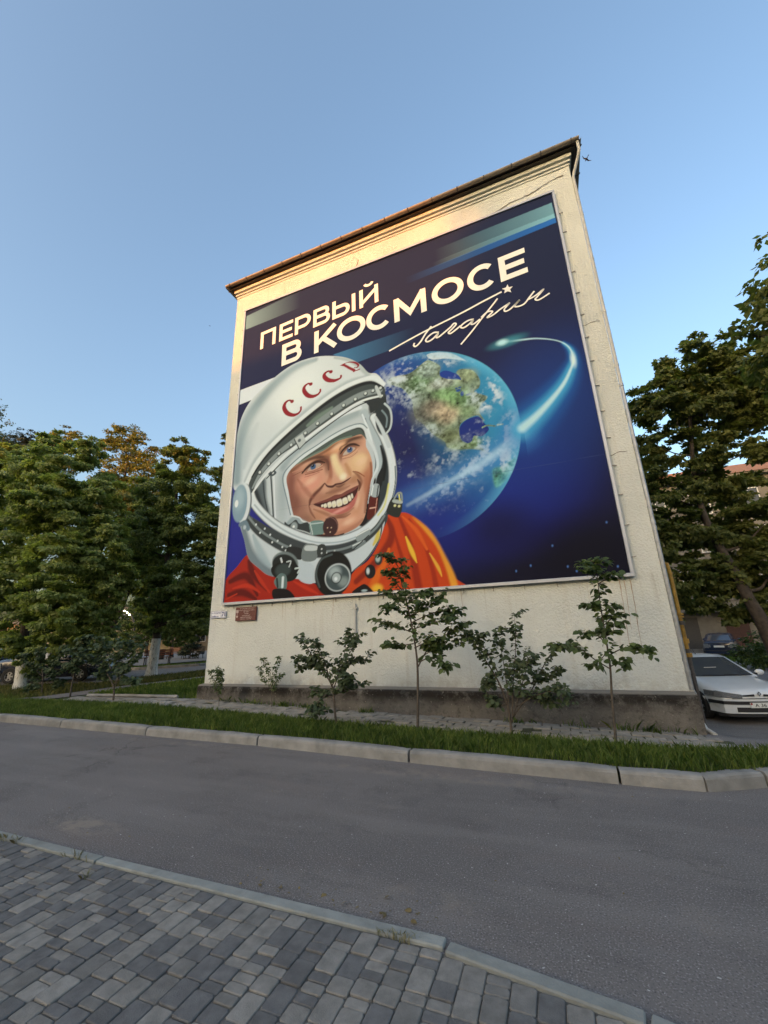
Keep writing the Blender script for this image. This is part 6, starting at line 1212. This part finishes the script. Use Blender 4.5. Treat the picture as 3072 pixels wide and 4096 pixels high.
def build_sapling(key, name, label, leafmat, leaf, dens, r0, seed, asp=.85, cat='sapling', yspread=.28, start=.25, twigs=3, tl=1.0):
    rng = np.random.RandomState(seed); Y, stems = SAP[key]
    bx, bz = stems[0][0]; zg = gz(bx, Y); t = thing(name, label, cat, (bx, Y, zg - .02)); PP = []; NN = []; DD = []; SS = []
    for k, st in enumerate(stems):
        dy = 0 if k == 0 else rng.uniform(-yspread, yspread)
        pts = []
        for i, (x, z) in enumerate(st):
            f = i / max(1, len(st) - 1); pts.append((x - bx, dy * (f if k else 0) + (rng.uniform(-.02, .02) if i else 0), (z - zg + .02) if (k or i) else 0.0))
        Q = spline(np.array(pts), False, 5); n = len(Q); ra = r0 if k == 0 else r0 * .5
        MB().tube([tuple(q) for q in Q], [max(.003, ra * (1 - .8 * i / (n - 1))) for i in range(n)], 6).build('trunk' if k == 0 else 'branch', 'bark_young', t, smooth=True)
        lines = [(Q, L_ * (.5 if k == 0 else start)) for L_ in [np.linalg.norm(np.diff(Q, axis=0), axis=1).sum()]]
        if twigs:
            for _ in range(twigs if k else twigs + 1):          # short side twigs
                i = rng.randint(int(n * (.55 if k == 0 else .3)), n); a = rng.rand() * 6.283; ln = rng.uniform(.10, .26) * tl; d = np.array([math.cos(a), math.sin(a) * .8, rng.uniform(.1, .9)]); d /= np.linalg.norm(d)
                T_ = np.array([Q[i], Q[i] + d * ln * .5 + [0, 0, .01], Q[i] + d * ln + [0, 0, -.01]]); lines.append((T_, 0))
                MB().tube([tuple(q) for q in T_], [.004, .003, .002], 4).build('twig', 'bark_young', t)
        for Q, s0 in lines:
            n = len(Q); seg = np.linalg.norm(np.diff(Q, axis=0), axis=1); cum = np.concatenate([[0], np.cumsum(seg)]); L = cum[-1]
            m = int((L - s0) * dens * 1.9) + 3
            for j in range(m):
                s = s0 + (L - s0) * (j + rng.rand()) / m; i = min(n - 2, np.searchsorted(cum, s) - 1); i = max(i, 0); f = (s - cum[i]) / (seg[i] + 1e-9); p = Q[i] + (Q[i + 1] - Q[i]) * f; d = Q[i + 1] - Q[i]; d /= np.linalg.norm(d) + 1e-9
                a = rng.rand() * 6.283; out = np.array([math.cos(a), math.sin(a) * .9, rng.uniform(-.1, .35)])
                dirn = out + d * .55; dirn /= np.linalg.norm(dirn)
                PP.append(p + dirn * leaf * rng.uniform(.1, .8)); DD.append(dirn + np.array([0, 0, -.55 - .4 * rng.rand()])); NN.append(np.array([0, 0, 1.0]) + rng.normal(size=3) * .45 + out * .35 + np.array([0, -.25, 0])); SS.append(leaf * rng.uniform(.55, 1.2))
    V = leaf6(np.array(PP), np.array(NN), np.array(DD), np.array(SS), asp)
    link('foliage', quads_mesh('foliage', V, 6), leafmat, t); return t
def build_saplings():
    build_sapling('S903', 'linden_sapling', 'young linden on a bare straight stem, tallest sapling before the banner', 'leaf_sapling', .104, 40, .024, 31, yspread=.35, twigs=4)
    build_sapling('S1105', 'lilac_bush', 'many-stemmed leafy lilac bush between the two linden saplings', 'leaf_lilac', .082, 44, .022, 32, yspread=.35, start=.3, twigs=6)
    build_sapling('S1325', 'linden_sapling', 'thin crooked linden sapling with sparse tiers of leaves under the banner corner', 'leaf_sapling', .10, 50, .02, 33, yspread=.16, start=.3, twigs=2, tl=.6)
    build_sapling('S725', 'lilac_bush', 'wide low lilac on one short dark trunk under the short white pipe', 'leaf_lilac', .084, 46, .024, 34, yspread=.35, start=.12, twigs=6)
    build_sapling('S580', 'shrub', 'small bright shrub sprouting at the plinth', 'leaf_shrub', .06, 110, .008, 35, .5, 'shrub', .1, .15, 4, .5)
    build_sapling('S470', 'shrub', 'slim upright little shrub near the left end of the plinth', 'leaf_shrub', .06, 110, .008, 36, .5, 'shrub', .08, .1, 3, .4)
    build_sapling('S245', 'lilac_bush', 'dense grey-green lilac with forked stem standing in the slab path', 'leaf_lilac', .13, 62, .026, 37, yspread=.45)
    build_sapling('S155', 'linden_sapling', 'thin sapling with one small leafy head between two lilacs', 'leaf_lilac', .13, 75, .026, 38, yspread=.3, start=.05)
    build_sapling('S85', 'lilac_bush', 'ragged lilac in front of the navy car door', 'leaf_lilac', .13, 62, .02, 39, yspread=.4)
build_trees(); build_saplings()
# ------------------------------------------------------------------ cars
def build_car(name, label, loc, rotz, paint, L=4.1, sc=1.0, kind='hatch', detail=True, group=None, plate=None, rim=True):
    t = thing(name, label, 'car', loc, rotz, group); t.scale = (sc, sc, sc); h = L / 2; W = .85
    if kind == 'hatch':
        st = [(-h, .34, .72, .58), (-h + .08, .25, .88, .74), (-h + .35, .22, .95, .83), (-h + .9, .22, .96, W), (0, .20, .95, W), (h - 1.5, .20, .94, W), (h - 1.08, .21, .925, W), (h - .75, .22, .86, .845), (h - .42, .23, .79, .835), (h - .2, .22, .725, .80), (h - .07, .22, .67, .72), (h, .24, .60, .56)]
        cab = [(-h + .12, -h + .75), (h - 1.02, h - 1.85)]; roof = 1.40
    else:
        st = [(-h, .36, .86, .60), (-h + .08, .26, .96, .76), (-h + .4, .22, .99, .83), (-h + .9, .22, .99, W), (0, .20, .95, W), (h - 1.5, .20, .94, W), (h - 1.15, .21, .92, W), (h - .75, .22, .86, .845), (h - .42, .23, .79, .835), (h - .2, .22, .72, .80), (h - .07, .22, .66, .72), (h, .24, .60, .56)]
        cab = [(-h + .55, -h + 1.25), (h - 1.12, h - 1.85)]; roof = 1.42
    V = []; F = []; m = 13
    for (x, zb, zt, w) in st:
        e = .05 if abs(x) > h - .3 else 0.0
        half = [(0, zb), (w * .86, zb), (w * .965, zb + .07), (w, zb + (zt - zb) * .45), (w * .985, zt - .13), (w * .93, zt - .035), (w * .72, zt + .012)]
        ring = half + [(0, zt + .035)] + [(-y, z) for y, z in half[:0:-1]]
        m = len(ring)
        for (y, z) in ring: V.append((x + (1 if x > 0 else -1) * e * (1 - (y / w) ** 2), y, z))
    for i in range(len(st) - 1):
        for k in range(m): F.append((i * m + k, i * m + (k + 1) % m, (i + 1) * m + (k + 1) % m, (i + 1) * m + k))
    F += [tuple(range(m - 1, -1, -1)), tuple(range((len(st) - 1) * m, len(st) * m))]
    body = auto_smooth(MB().add(V, F).build('body', paint, t), 50)
    # cabin
    (r0, r1), (f0, f1) = cab; zb = .93; wb, wt = .80, .60
    def ring(z, xr, xf, w, bow):
        n = 5; pts = []
        for i in range(n): y = w - 2 * w * i / (n - 1); pts.append((xf + bow * (1 - (y / w) ** 2), y, z + (.02 if z > 1.2 else 0) * (1 - (y / w) ** 2)))
        for i in range(n): y = -w + 2 * w * i / (n - 1); pts.append((xr - bow * .5 * (1 - (y / w) ** 2), y, z + (.02 if z > 1.2 else 0) * (1 - (y / w) ** 2)))
        return pts
    R0 = ring(zb - .02, r0, f0, wb, .09); R1 = ring(roof - .05, r1, f1, wt + .03, .07); R2 = ring(roof, r1 + .1, f1 - .12, wt - .06, .05); V = R0 + R1 + R2; F = []
    for lv in (0, 10):
        for i in range(10): F.append((lv + i, lv + (i + 1) % 10, lv + 10 + (i + 1) % 10, lv + 10 + i))
    F.append(tuple(range(20, 30)))
    auto_smooth(MB().add(V, F).build('cabin', paint, t), 40)
    def lerp(a, b, f): return tuple(a[k] + (b[k] - a[k]) * f for k in range(3))
    def pane(name, lo, hi, s0, s1, v0, v1, off, mat='auto_glass', cut=None):
        n = len(lo) - 1; V = []; F = []; q = 8
        def at(row, s): k = min(n - 1, int(s * n)); return lerp(row[k], row[k + 1], s * n - k)
        for j in (0, 1):
            for i in range(q + 1): s = s0 + (s1 - s0) * i / q; p = lerp(at(lo, s), at(hi, s), (v0, v1)[j]); V.append(tuple(p[k] + off[k] for k in range(3)))
        for i in range(q): F.append((i, i + 1, q + 2 + i, q + 1 + i))
        return MB().add(V, F).build(name, mat, t, smooth=True)
    pane('windscreen', R0[0:5], R1[0:5], .06, .94, .05, .96, (.012, 0, .008)); pane('rear_window', R0[5:10], R1[5:10], .1, .9, .15, .9, (-.012, 0, .008))
    for s in (1, -1):
        a0, a1 = (R0[9], R0[0]) if s > 0 else (R0[5], R0[4]); b0, b1 = (R1[9], R1[0]) if s > 0 else (R1[5], R1[4])
        for u0, u1 in ((.08, .50), (.535, .93)): pane('side_window', [a0, a1], [b0, b1], u0, u1, .16, .9, (0, s * .012, .003))
    xs = [p for p in st if p[0] > 0]
    def xf(y): return float(np.interp(abs(y), [0, .3, .56, .72, .80, .835, .845, .85], [h + .05, h + .035, h, h - .07, h - .2, h - .42, h - .75, h - 1.2]))
    def xr(y): return -float(np.interp(abs(y), [0, .3, .6, .75, .83, .85], [h + .05, h + .035, h, h - .08, h - .38, h - .9]))
    def band(name, y0, y1, za, zc, off, mat, front=True, n=14, parent=None, thick=.02):
        V = []; F = []
        for i in range(n + 1):
            y = y0 + (y1 - y0) * i / n; x = xf(y) if front else xr(y); e = .02; tx = ((xf(y + e) - xf(y - e)) if front else (xr(y + e) - xr(y - e))) / (2 * e); nn = Vector((1, -tx, 0)).normalized() * (1 if front else -1)
            z0 = za(i / n) if callable(za) else za; z1 = zc(i / n) if callable(zc) else zc
            for o_, z in ((off, z0), (off, z1), (off - thick - .04, z1), (off - thick - .04, z0)): V.append((x + nn.x * o_, y + nn.y * o_, z))
        for i in range(n):
            for q in range(4): F.append((4 * i + q, 4 * i + (q + 1) % 4, 4 * i + 4 + (q + 1) % 4, 4 * i + 4 + q))
        F += [(3, 2, 1, 0), (4 * n, 4 * n + 1, 4 * n + 2, 4 * n + 3)]
        return MB().add(V, F).build(name, mat, parent or t)
    if detail:
        for s in (1, -1):
            hl = band('headlight', s * .36, s * .80, lambda f: .560 + .015 * f, lambda f: .640 + .07 * f, .016, 'lamp_glass'); band('indicator', s * .803, s * .838, .585, .70, .016, 'lamp_glass'); band('headlight_reflector', s * .46, s * .64, .585, .645, .019, 'chrome', parent=hl)
            band('grille', s * .10, s * .345, lambda f: .60 - .0 * f, lambda f: .645 - .02 * f, .008, 'black_plastic')
        band('bumper', -.84, .84, .24, .545, .028, paint, thick=.05); band('bumper_strip', -.83, .83, .43, .50, .042, 'black_plastic'); band('air_intake', -.52, .52, .27, .37, .036, 'black_plastic'); band('chin', -.8, .8, .17, .225, .01, 'black_plastic')
        b = band('tailgate_bumper', -.83, .83, .30, .56, .03, paint, False)
        for k, y in ((1, .25), (1, -.28)): MB().tube([(h - .98, y + .28, .955), (h - 1.0, y - .1, .97), (h - .99, y - .25, .975)], .012, 5).build('wiper', 'black_plastic', t)
        MB().tube([(f1 - .18, 0, roof + .01), (f1 - .34, 0, roof + .2)], [.012, .004], 6).build('antenna', 'black_plastic', t)
        dm = [(0, .052), (.04, 0), (0, -.052), (-.04, 0)]; di = [(0, .026), (.02, 0), (0, -.026), (-.02, 0)]; V = []; F = []
        for o_ in (.0, .02):
            for P in (dm, di): V += [(h + .052 + o_, y, .655 + z) for y, z in P]
        for i in range(4): j = (i + 1) % 4; F += [(8 + i, 8 + j, 12 + j, 12 + i), (i, j, 8 + j, 8 + i), (4 + i, 12 + i, 12 + j, 4 + j)]
        MB().add(V, F).build('emblem', 'chrome', t)
        band('bonnet_seam', -.56, .56, .548, .556, .03, 'black_plastic')
    else:
        for s in (1, -1): band('tail_light', s * .52, s * .80, .58, .84, .012, 'lamp_glass', False); band('reverse_light', s * .42, s * .51, .62, .78, .012, 'lamp_glass', False); band('headlight', s * .4, s * .80, .58, .68, .012, 'lamp_glass')
        band('bumper', -.84, .84, .26, .52, .03, paint, False, thick=.05); band('front_bumper', -.84, .84, .24, .53, .028, paint, True, thick=.05); band('bumper_strip', -.82, .82, .40, .45, .044, 'black_plastic', False)
        p = MB().box(xr(0) - .03, xr(0) - .012, -.26, .26, .62, .73).build('number_plate', 'plate_white', t)
    for s in (1, -1):
        mr = auto_smooth(MB().ell((f0 - .12, s * .93, 1.0), (.07, .11, .075), 10, 7).build('mirror', paint, t)); MB().box(f0 - .14, f0 - .08, min(s * .78, s * .86), max(s * .78, s * .86), .95, .99).build('mirror_arm', 'black_plastic', t)
        for xa in (h - 1.28, -.1): MB().box(xa - .004, xa + .004, min(s * .845, s * .8535), max(s * .845, s * .8535), .30, .90).build('door_seam', 'black_plastic', t)
        MB().box(-h + 1.15, h - 1.2, min(s * .84, s * .862), max(s * .84, s * .862), .50, .56).build('side_strip', 'black_plastic', t)
        MB().box(-.15, .02, min(s * .853, s * .868), max(s * .853, s * .868), .77, .80).build('door_handle', 'black_plastic', t)
        for wx in (h - .78, -h + .72):
            arch = [(math.cos(a) * .345, math.sin(a) * .345) for a in np.linspace(-.35, math.pi + .35, 15)]
            MB().prism([(wx + a, .30 + b) for a, b in arch], 'y', s * .70, s * .8535).build('wheel_arch_shade', 'black_plastic', t)  # flat dark disc painted in place of the shaded hollow round the wheel
            V = []; F = []; pr = [(.18, -.09), (.285, -.09), (.305, -.06), (.305, .06), (.285, .09), (.18, .09)]; n = 24
            for i in range(n):
                a = 2 * math.pi * i / n
                for r, y in pr: V.append((wx + r * math.cos(a), s * .785 + s * y, .305 + r * math.sin(a)))
            for i in range(n):
                for k in range(6): F.append((i * 6 + k, ((i + 1) % n) * 6 + k, ((i + 1) % n) * 6 + (k + 1) % 6, i * 6 + (k + 1) % 6))
            w = auto_smooth(MB().add(V, F).build('wheel', 'rubber', t), 40)
            mb = MB(); mb.tube([(wx, s * .80, .305), (wx, s * .815, .305)], .19, 24)
            dsk = mb.build('wheel_disc', 'black_plastic', w)
            mb = MB(); yy = s * .86; n = 24; V = []; F = []
            for i in range(n):
                a = 2 * math.pi * i / n
                for r, y in ((.185, yy - s * .03), (.2, yy), (.165, yy + s * .005), (.16, yy - s * .03)): V.append((wx + r * math.cos(a), y, .305 + r * math.sin(a)))
            for i in range(n):
                for k in range(3): F.append((i * 4 + k, ((i + 1) % n) * 4 + k, ((i + 1) % n) * 4 + k + 1, i * 4 + k + 1))
            for q in range(6):
                a = 2 * math.pi * q / 6; c, s_ = math.cos(a), math.sin(a); b = len(V); pw = .028
                for r, ww in ((.03, pw * 1.2), (.172, pw)):
                    for sg in (1, -1): V.append((wx + c * r - s_ * ww * sg, yy - s * .004, .305 + s_ * r + c * ww * sg))
                F.append((b, b + 1, b + 3, b + 2))
            b = len(V); V += [(wx + .05 * math.cos(2 * math.pi * i / 12), yy, .305 + .05 * math.sin(2 * math.pi * i / 12)) for i in range(12)]; F.append(tuple(range(b, b + 12)))
            MB().add(V, F).build('rim', 'rim_alloy' if rim else 'iron', w)
    if plate:
        x = h + .095; pl = MB().box(x - .012, x, -.26, .26, .365, .475).build('number_plate', 'plate_white', t)
        U, Fg, s = text_mesh(plate, .01); w = .24; V = [(x + .003, -.17 + u[0] * w, .385 + u[1] * .07) for u in U]; link('plate_lettering', mesh_from('plate_lettering', V, Fg), 'plate_black', pl)
        MB().box(x - .004, x + .002, -.255, -.215, .43, .47).build('plate_flag', 'plate_red', pl)
        MB().box(f0 - .28, f0 - .27, -.28, .02, 1.12, 1.135).build('windscreen_sticker', 'paper', t)
    return t
build_car('white_hatchback', 'white hatchback facing the camera beside the house corner', (3.50, 14.28, -.64), R_(-75), 'car_white', 4.13, .97, 'hatch', True, plate='A 36')
build_car('dark_sedan', 'dark blue sedan seen from behind, in front of the entrance', (10.0, 34.3, -.6), R_(70), 'car_blue', 4.4, 1.0, 'sedan', False)
build_car('dark_hatchback', 'dark car half hidden at the right in the yard grass', (15.6, 33.4, -.6), R_(60), 'car_black', 4.0, 1.0, 'hatch', False)
build_car('navy_sedan', 'navy car parked side-on behind the whitewashed linden', (-20.62, 12.35, .03), R_(24), 'car_navy', 4.4, 1.0, 'sedan', False)
build_car('navy_hatchback', 'car at the left edge with bright windscreen reflection', (-25.2, 11.3, .03), R_(200), 'car_navy', 4.1, 1.0, 'hatch', False)

# ------------------------------------------------------------------ buildings behind
def window(parent, x0, x1, z0, z1, y, bars=1, mat='window_frame'):
    f = .07; w = MB()
    for q in ((x0, x1, y - .03, y + .06, z0, z0 + f), (x0, x1, y - .03, y + .06, z1 - f, z1), (x0, x0 + f, y - .028, y + .06, z0 + f, z1 - f), (x1 - f, x1, y - .028, y + .06, z0 + f, z1 - f)): w.box(*q)
    for k in range(bars): c = x0 + (x1 - x0) * (k + 1) / (bars + 1); w.box(c - .03, c + .03, y - .02, y + .05, z0 + f, z1 - f)
    o = w.build('window', mat, parent)
    MB().box(x0 + f, x1 - f, y - .004, y + .05, z0 + f, z1 - f).build('pane', 'window_glass', o); MB().box(x0 - .08, x1 + .08, y - .12, y - .031, z0 - .07, z0 - .004).build('sill', 'concrete_dark', o)
def build_yard_house():
    h = thing('yard_house', 'shaded grey plaster apartment house behind the walnut with entrance canopy', 'house', (14, 38.2, -.5), R_(1.0))
    x0, x1 = -9.0, 16.0; top = 12.9
    MB().box(x0, x1, 0, 10, -.3, top).build('wall', 'render_grey', h); MB().box(x0 - .02, x1 + .02, -.10, -.003, 3.55, 3.85).build('band', 'concrete_dark', h); MB().box(x0 - .04, x1 + .04, -.05, -.002, -.3, .6).build('plinth', 'concrete_dark', h)
    MB().box(x0 - .5, x1 + .5, -.5, 10.5, top, top + .22).build('eaves', 'render_grey', h); MB().add([(x0 - .6, -.6, top + .23), (x1 + .6, -.6, top + .23), (x1 + .6, 10.6, top + .23), (x0 - .6, 10.6, top + .23), (x0 + 4, 5, top + 2.6), (x1 - 4, 5, top + 2.6)], [(0, 1, 5, 4), (1, 2, 5), (2, 3, 4, 5), (3, 0, 4), (3, 2, 1, 0)]).build('roof', 'roof_tile', h)
    for fl, z in enumerate((4.1, 7.2, 10.2)):
        for x in (-7.9, -5.6, -2.6, .6, 3.4, 6.2, 9.2, 12.2): window(h, x, x + 1.35, z, z + 1.75, -.01, 1 if fl else 0)
    for x in (-8.2, 3.8, 6.8, 10.0): window(h, x, x + 1.2, 1.1, 2.7, -.01, 1)
    MB().box(-3.2, -.2, -1.6, .0, 2.72, 3.1, .03).build('canopy', 'concrete_dark', h); MB().box(-5.4, -3.6, -1.2, .0, 2.75, 3.05, .03).build('canopy', 'concrete_dark', h)
    d = MB().box(-2.35, -.95, -.06, -.004, .15, 2.5).build('door', 'door_brown', h); MB().box(-2.2, -2.0, -.07, -.062, 1.75, 2.05).build('notice', 'paper', d); MB().box(-1.1, -1.04, -.12, -.062, 1.1, 1.25).build('handle', 'iron', d)
    d = MB().box(-4.9, -4.0, -.06, -.004, .15, 2.4).build('door', 'bench_dark', h); MB().box(-3.0, -.4, -1.2, -.061, -.3, .14).build('step', 'concrete_dark', h)
build_yard_house()
def build_left_house():
    h = thing('beige_building', 'pale beige building glimpsed between the lindens on the left', 'building', (-52, 44, 0), R_(8))
    x0, x1, top = -30, 26, 4.4
    MB().box(x0, x1, 0, 12, -.5, top).build('wall', 'render_beige', h); MB().box(x0 - .4, x1 + .4, -.4, 12.4, top, top + .3).build('eaves', 'render_beige', h); MB().add([(x0 - .5, -.5, top + .31), (x1 + .5, -.5, top + .31), (x1 + .5, 12.5, top + .31), (x0 - .5, 12.5, top + .31), (x0 + 5, 6, top + 3.2), (x1 - 5, 6, top + 2.2)], [(0, 1, 5, 4), (1, 2, 5), (2, 3, 4, 5), (3, 0, 4), (3, 2, 1, 0)]).build('roof', 'concrete_dark', h)
    for z in (1.2,):
        for k in range(13): x = x0 + 1.8 + k * 4.2; window(h, x, x + 1.6, z, z + 2.0, -.01, 1)
build_left_house()
def build_arch():
    a = thing('bulb_arch', 'round entrance arch outlined with lit bulbs, seen through the forked linden', 'arch', (-50.1, 36, 0))
    r = 2.55; c = 2.75
    for s in (-1, 1): MB().box(s * r - .12, s * r + .12, -.12, .12, -.1, c).build('post', 'bench_dark', a)
    P = [(math.cos(t) * r, 0, c + math.sin(t) * r) for t in np.linspace(0, math.pi, 24)]; MB().tube(P, .1, 6).build('hoop', 'bench_dark', a)
    me = MB().ell((0, 0, 0), (.07, .07, .07), 8, 6).build('bulb', 'bulb', a).data; first = a.children[-1]
    for k, t in enumerate(np.linspace(R_(38), R_(140), 9)): o = first if k == 0 else link('bulb', me, None, a); o.location = (math.cos(t) * r, -.2, c + math.sin(t) * r)
    for x, y, z, lb in ((-54.14, 36, 4.0, 'lit lamp post left of the bulb arch behind the forked linden'), (-33.4, 36, 3.2, 'lit lamp post seen just left of the house corner')):
        l = thing('park_lamp', lb, 'lamp', (x, y, 0)); MB().tube([(0, 0, -.1), (0, 0, z - .15)], [.06, .035], 8).build('post', 'iron', l); MB().ell((0, 0, z), (.15, .15, .15), 10, 8).build('globe', 'bulb', l, smooth=True); MB().tube([(0, 0, z - .2), (0, 0, z - .14)], [.05, .09], 8).build('collar', 'iron', l)
build_arch()
def build_bench(loc, rz, lb, mat):
    b = thing('park_bench', lb, 'bench', loc, rz)
    for k in range(4): MB().box(-.85, .85, -.25 + k * .12, -.15 + k * .12, .44, .475).build('seat_slat', mat, b)
    for k in range(3): MB().box(-.85, .85, .26 + k * .03, .29 + k * .03, .56 + k * .13, .66 + k * .13).build('back_slat', mat, b)
    for s in (-1, 1):
        MB().tube([(s * .7, -.28, 0), (s * .7, -.24, .42), (s * .7, .22, .42), (s * .7, .36, .95)], .03, 6).build('leg_frame', 'iron', b); MB().tube([(s * .7, .3, 0), (s * .7, .22, .42)], .03, 6).build('leg', 'iron', b)
build_bench((-30.0, 26.9, .05), R_(12), 'reddish wooden park bench on the plaza, the one beside the litter bin', 'bench_wood'); build_bench((-27.8, 26.6, .05), R_(8), 'dark park bench next to the small spruce', 'bench_dark'); build_bench((-24.4, 13.9 + 6.5, .07), R_(40), 'brown park bench behind the bonnet of the navy car', 'bench_wood')
b = thing('litter_bin', 'dark litter bin at the end of the reddish bench', 'bin', (-30.9, 26.2, .05)); MB().tube([(0, 0, 0), (0, 0, .75)], [.2, .26], 10).build('body', 'iron', b); MB().tube([(0, 0, .755), (0, 0, .8)], .27, 10).build('rim', 'bench_dark', b)
# block across the street behind the photographer: its roof line throws the evening shadow
h = thing('opposite_block', 'long flat-roofed block across the street', 'building', (-30, -60, 0)); MB().box(-75, 60, -14, 0, -.5, 17.4).build('wall', 'render_grey', h); MB().box(-75.3, 60.3, -14.3, .3, 17.4, 17.65).build('roof', 'concrete_dark', h)

# ------------------------------------------------------------------ birds, litter
def bird(loc, rz, roll, sc, lb):
    b = thing('bird', lb, 'bird', loc, rz); b.rotation_euler = (roll, .2, rz); b.scale = (sc, sc, sc)
    MB().tube([(-.10, 0, 0), (-.06, 0, .0), (0, 0, .004), (.06, 0, .004), (.095, 0, 0)], [.004, .016, .022, .018, .005], 8).build('body', 'feather', b, smooth=True)
    for s in (1, -1): MB().add([(.04, s * .015, .012), (-.02, s * .015, .012), (.055, s * .10, .03), (.01, s * .11, .03), (.0, s * .20, .012), (-.03, s * .235, .0), (.0, s * .015, .006), (.03, s * .1, .024), (-.01, s * .2, .006)], [(0, 2, 3, 1), (2, 4, 3), (4, 5, 3), (0, 6, 7, 2), (2, 7, 8, 4), (6, 1, 3, 7), (7, 3, 5, 8), (4, 8, 5)]).build('wing', 'feather', b)
    MB().add([(-.09, .006, 0), (-.09, -.006, 0), (-.155, -.03, 0), (-.13, 0, .002), (-.155, .03, 0), (-.1, 0, .006)], [(0, 5, 3, 4), (5, 1, 2, 3), (0, 4, 3, 2, 1)]).build('tail', 'feather', b)
bird((3.77, 14.0, 19.63), R_(125), .5, .95, 'small dark swift in flight just right of the gutter corner'); bird((-28.16, 25.0, 31.89), R_(40), .3, .8, 'tiny distant bird in the blue sky left of the house')
def litter():
    rng = np.random.RandomState(77); P = []
    for _ in range(46): P.append((rng.uniform(-2.3, -.9), 2.70 + abs(rng.normal(0, .10)), .006))
    for _ in range(30): P.append((rng.uniform(-5, 1), rng.uniform(2.75, 5.2), .006))
    P = np.array(P); n = len(P); N = rng.normal(size=(n, 3)) * .25 + [0, 0, 1]; D = rng.normal(size=(n, 3)) * [1, 1, .1]
    P[:9] = [(-1.62, 2.78, .008), (-1.22, 2.86, .008), (-1.18, 2.74, .008), (-1.02, 2.80, .008), (-1.45, 2.72, .008), (-1.0, 2.72, .008), (-1.9, 2.75, .008), (-2.05, 2.72, .008), (-.85, 2.78, .008)]
    sz = rng.uniform(.008, .028, n); sz[:9] = (.075, .04, .06, .05, .04, .045, .035, .04, .03)
    o = link('fallen_leaves', quads_mesh('fallen_leaves', leaf6(P, N, D, sz, .6), 6), 'litter_leaf'); tag(o, 'scattered dry leaves and crumbs on the asphalt along the near kerb', 'litter', kind='stuff')
    pts = []
    for cx, cy, k, s in ((-1.02, 2.56, 70, .05), (-4.62, 2.56, 40, .05), (-4.45, 2.56, 30, .03), (-3.65, 2.55, 30, .06), (-3.3, 2.4, 16, .02)):
        for _ in range(k): pts.append((cx + rng.normal(0, s), cy + rng.normal(0, .012), .004))
    tag(blades('kerb_tufts', pts, 'dry_grass', (.02, .06), 1.6, .0022), 'dry grass tufts growing in the joint along the near kerb', 'grass', kind='stuff')
litter()

# ------------------------------------------------------------------ groups of alike things
GROUPS = {'linden_tree': 'lindens along the cross street', 'locust_tree': 'golden-topped locust trees', 'walnut_tree': 'walnut trees right of the house', 'park_tree': 'trees in the park', 'poplar_tree': 'poplars across the street', 'maple_tree': 'maples across the street',
          'linden_sapling': 'linden saplings on the verge', 'lilac_bush': 'lilac bushes on the verge', 'shrub': 'small shrubs', 'park_bench': 'benches on the plaza', 'park_lamp': 'lit park lamps', 'bird': 'birds in flight'}
for o in bpy.data.objects:
    if o.parent is None and 'category' in o and o.name.split('.')[0] in GROUPS: o['group'] = GROUPS[o.name.split('.')[0]]
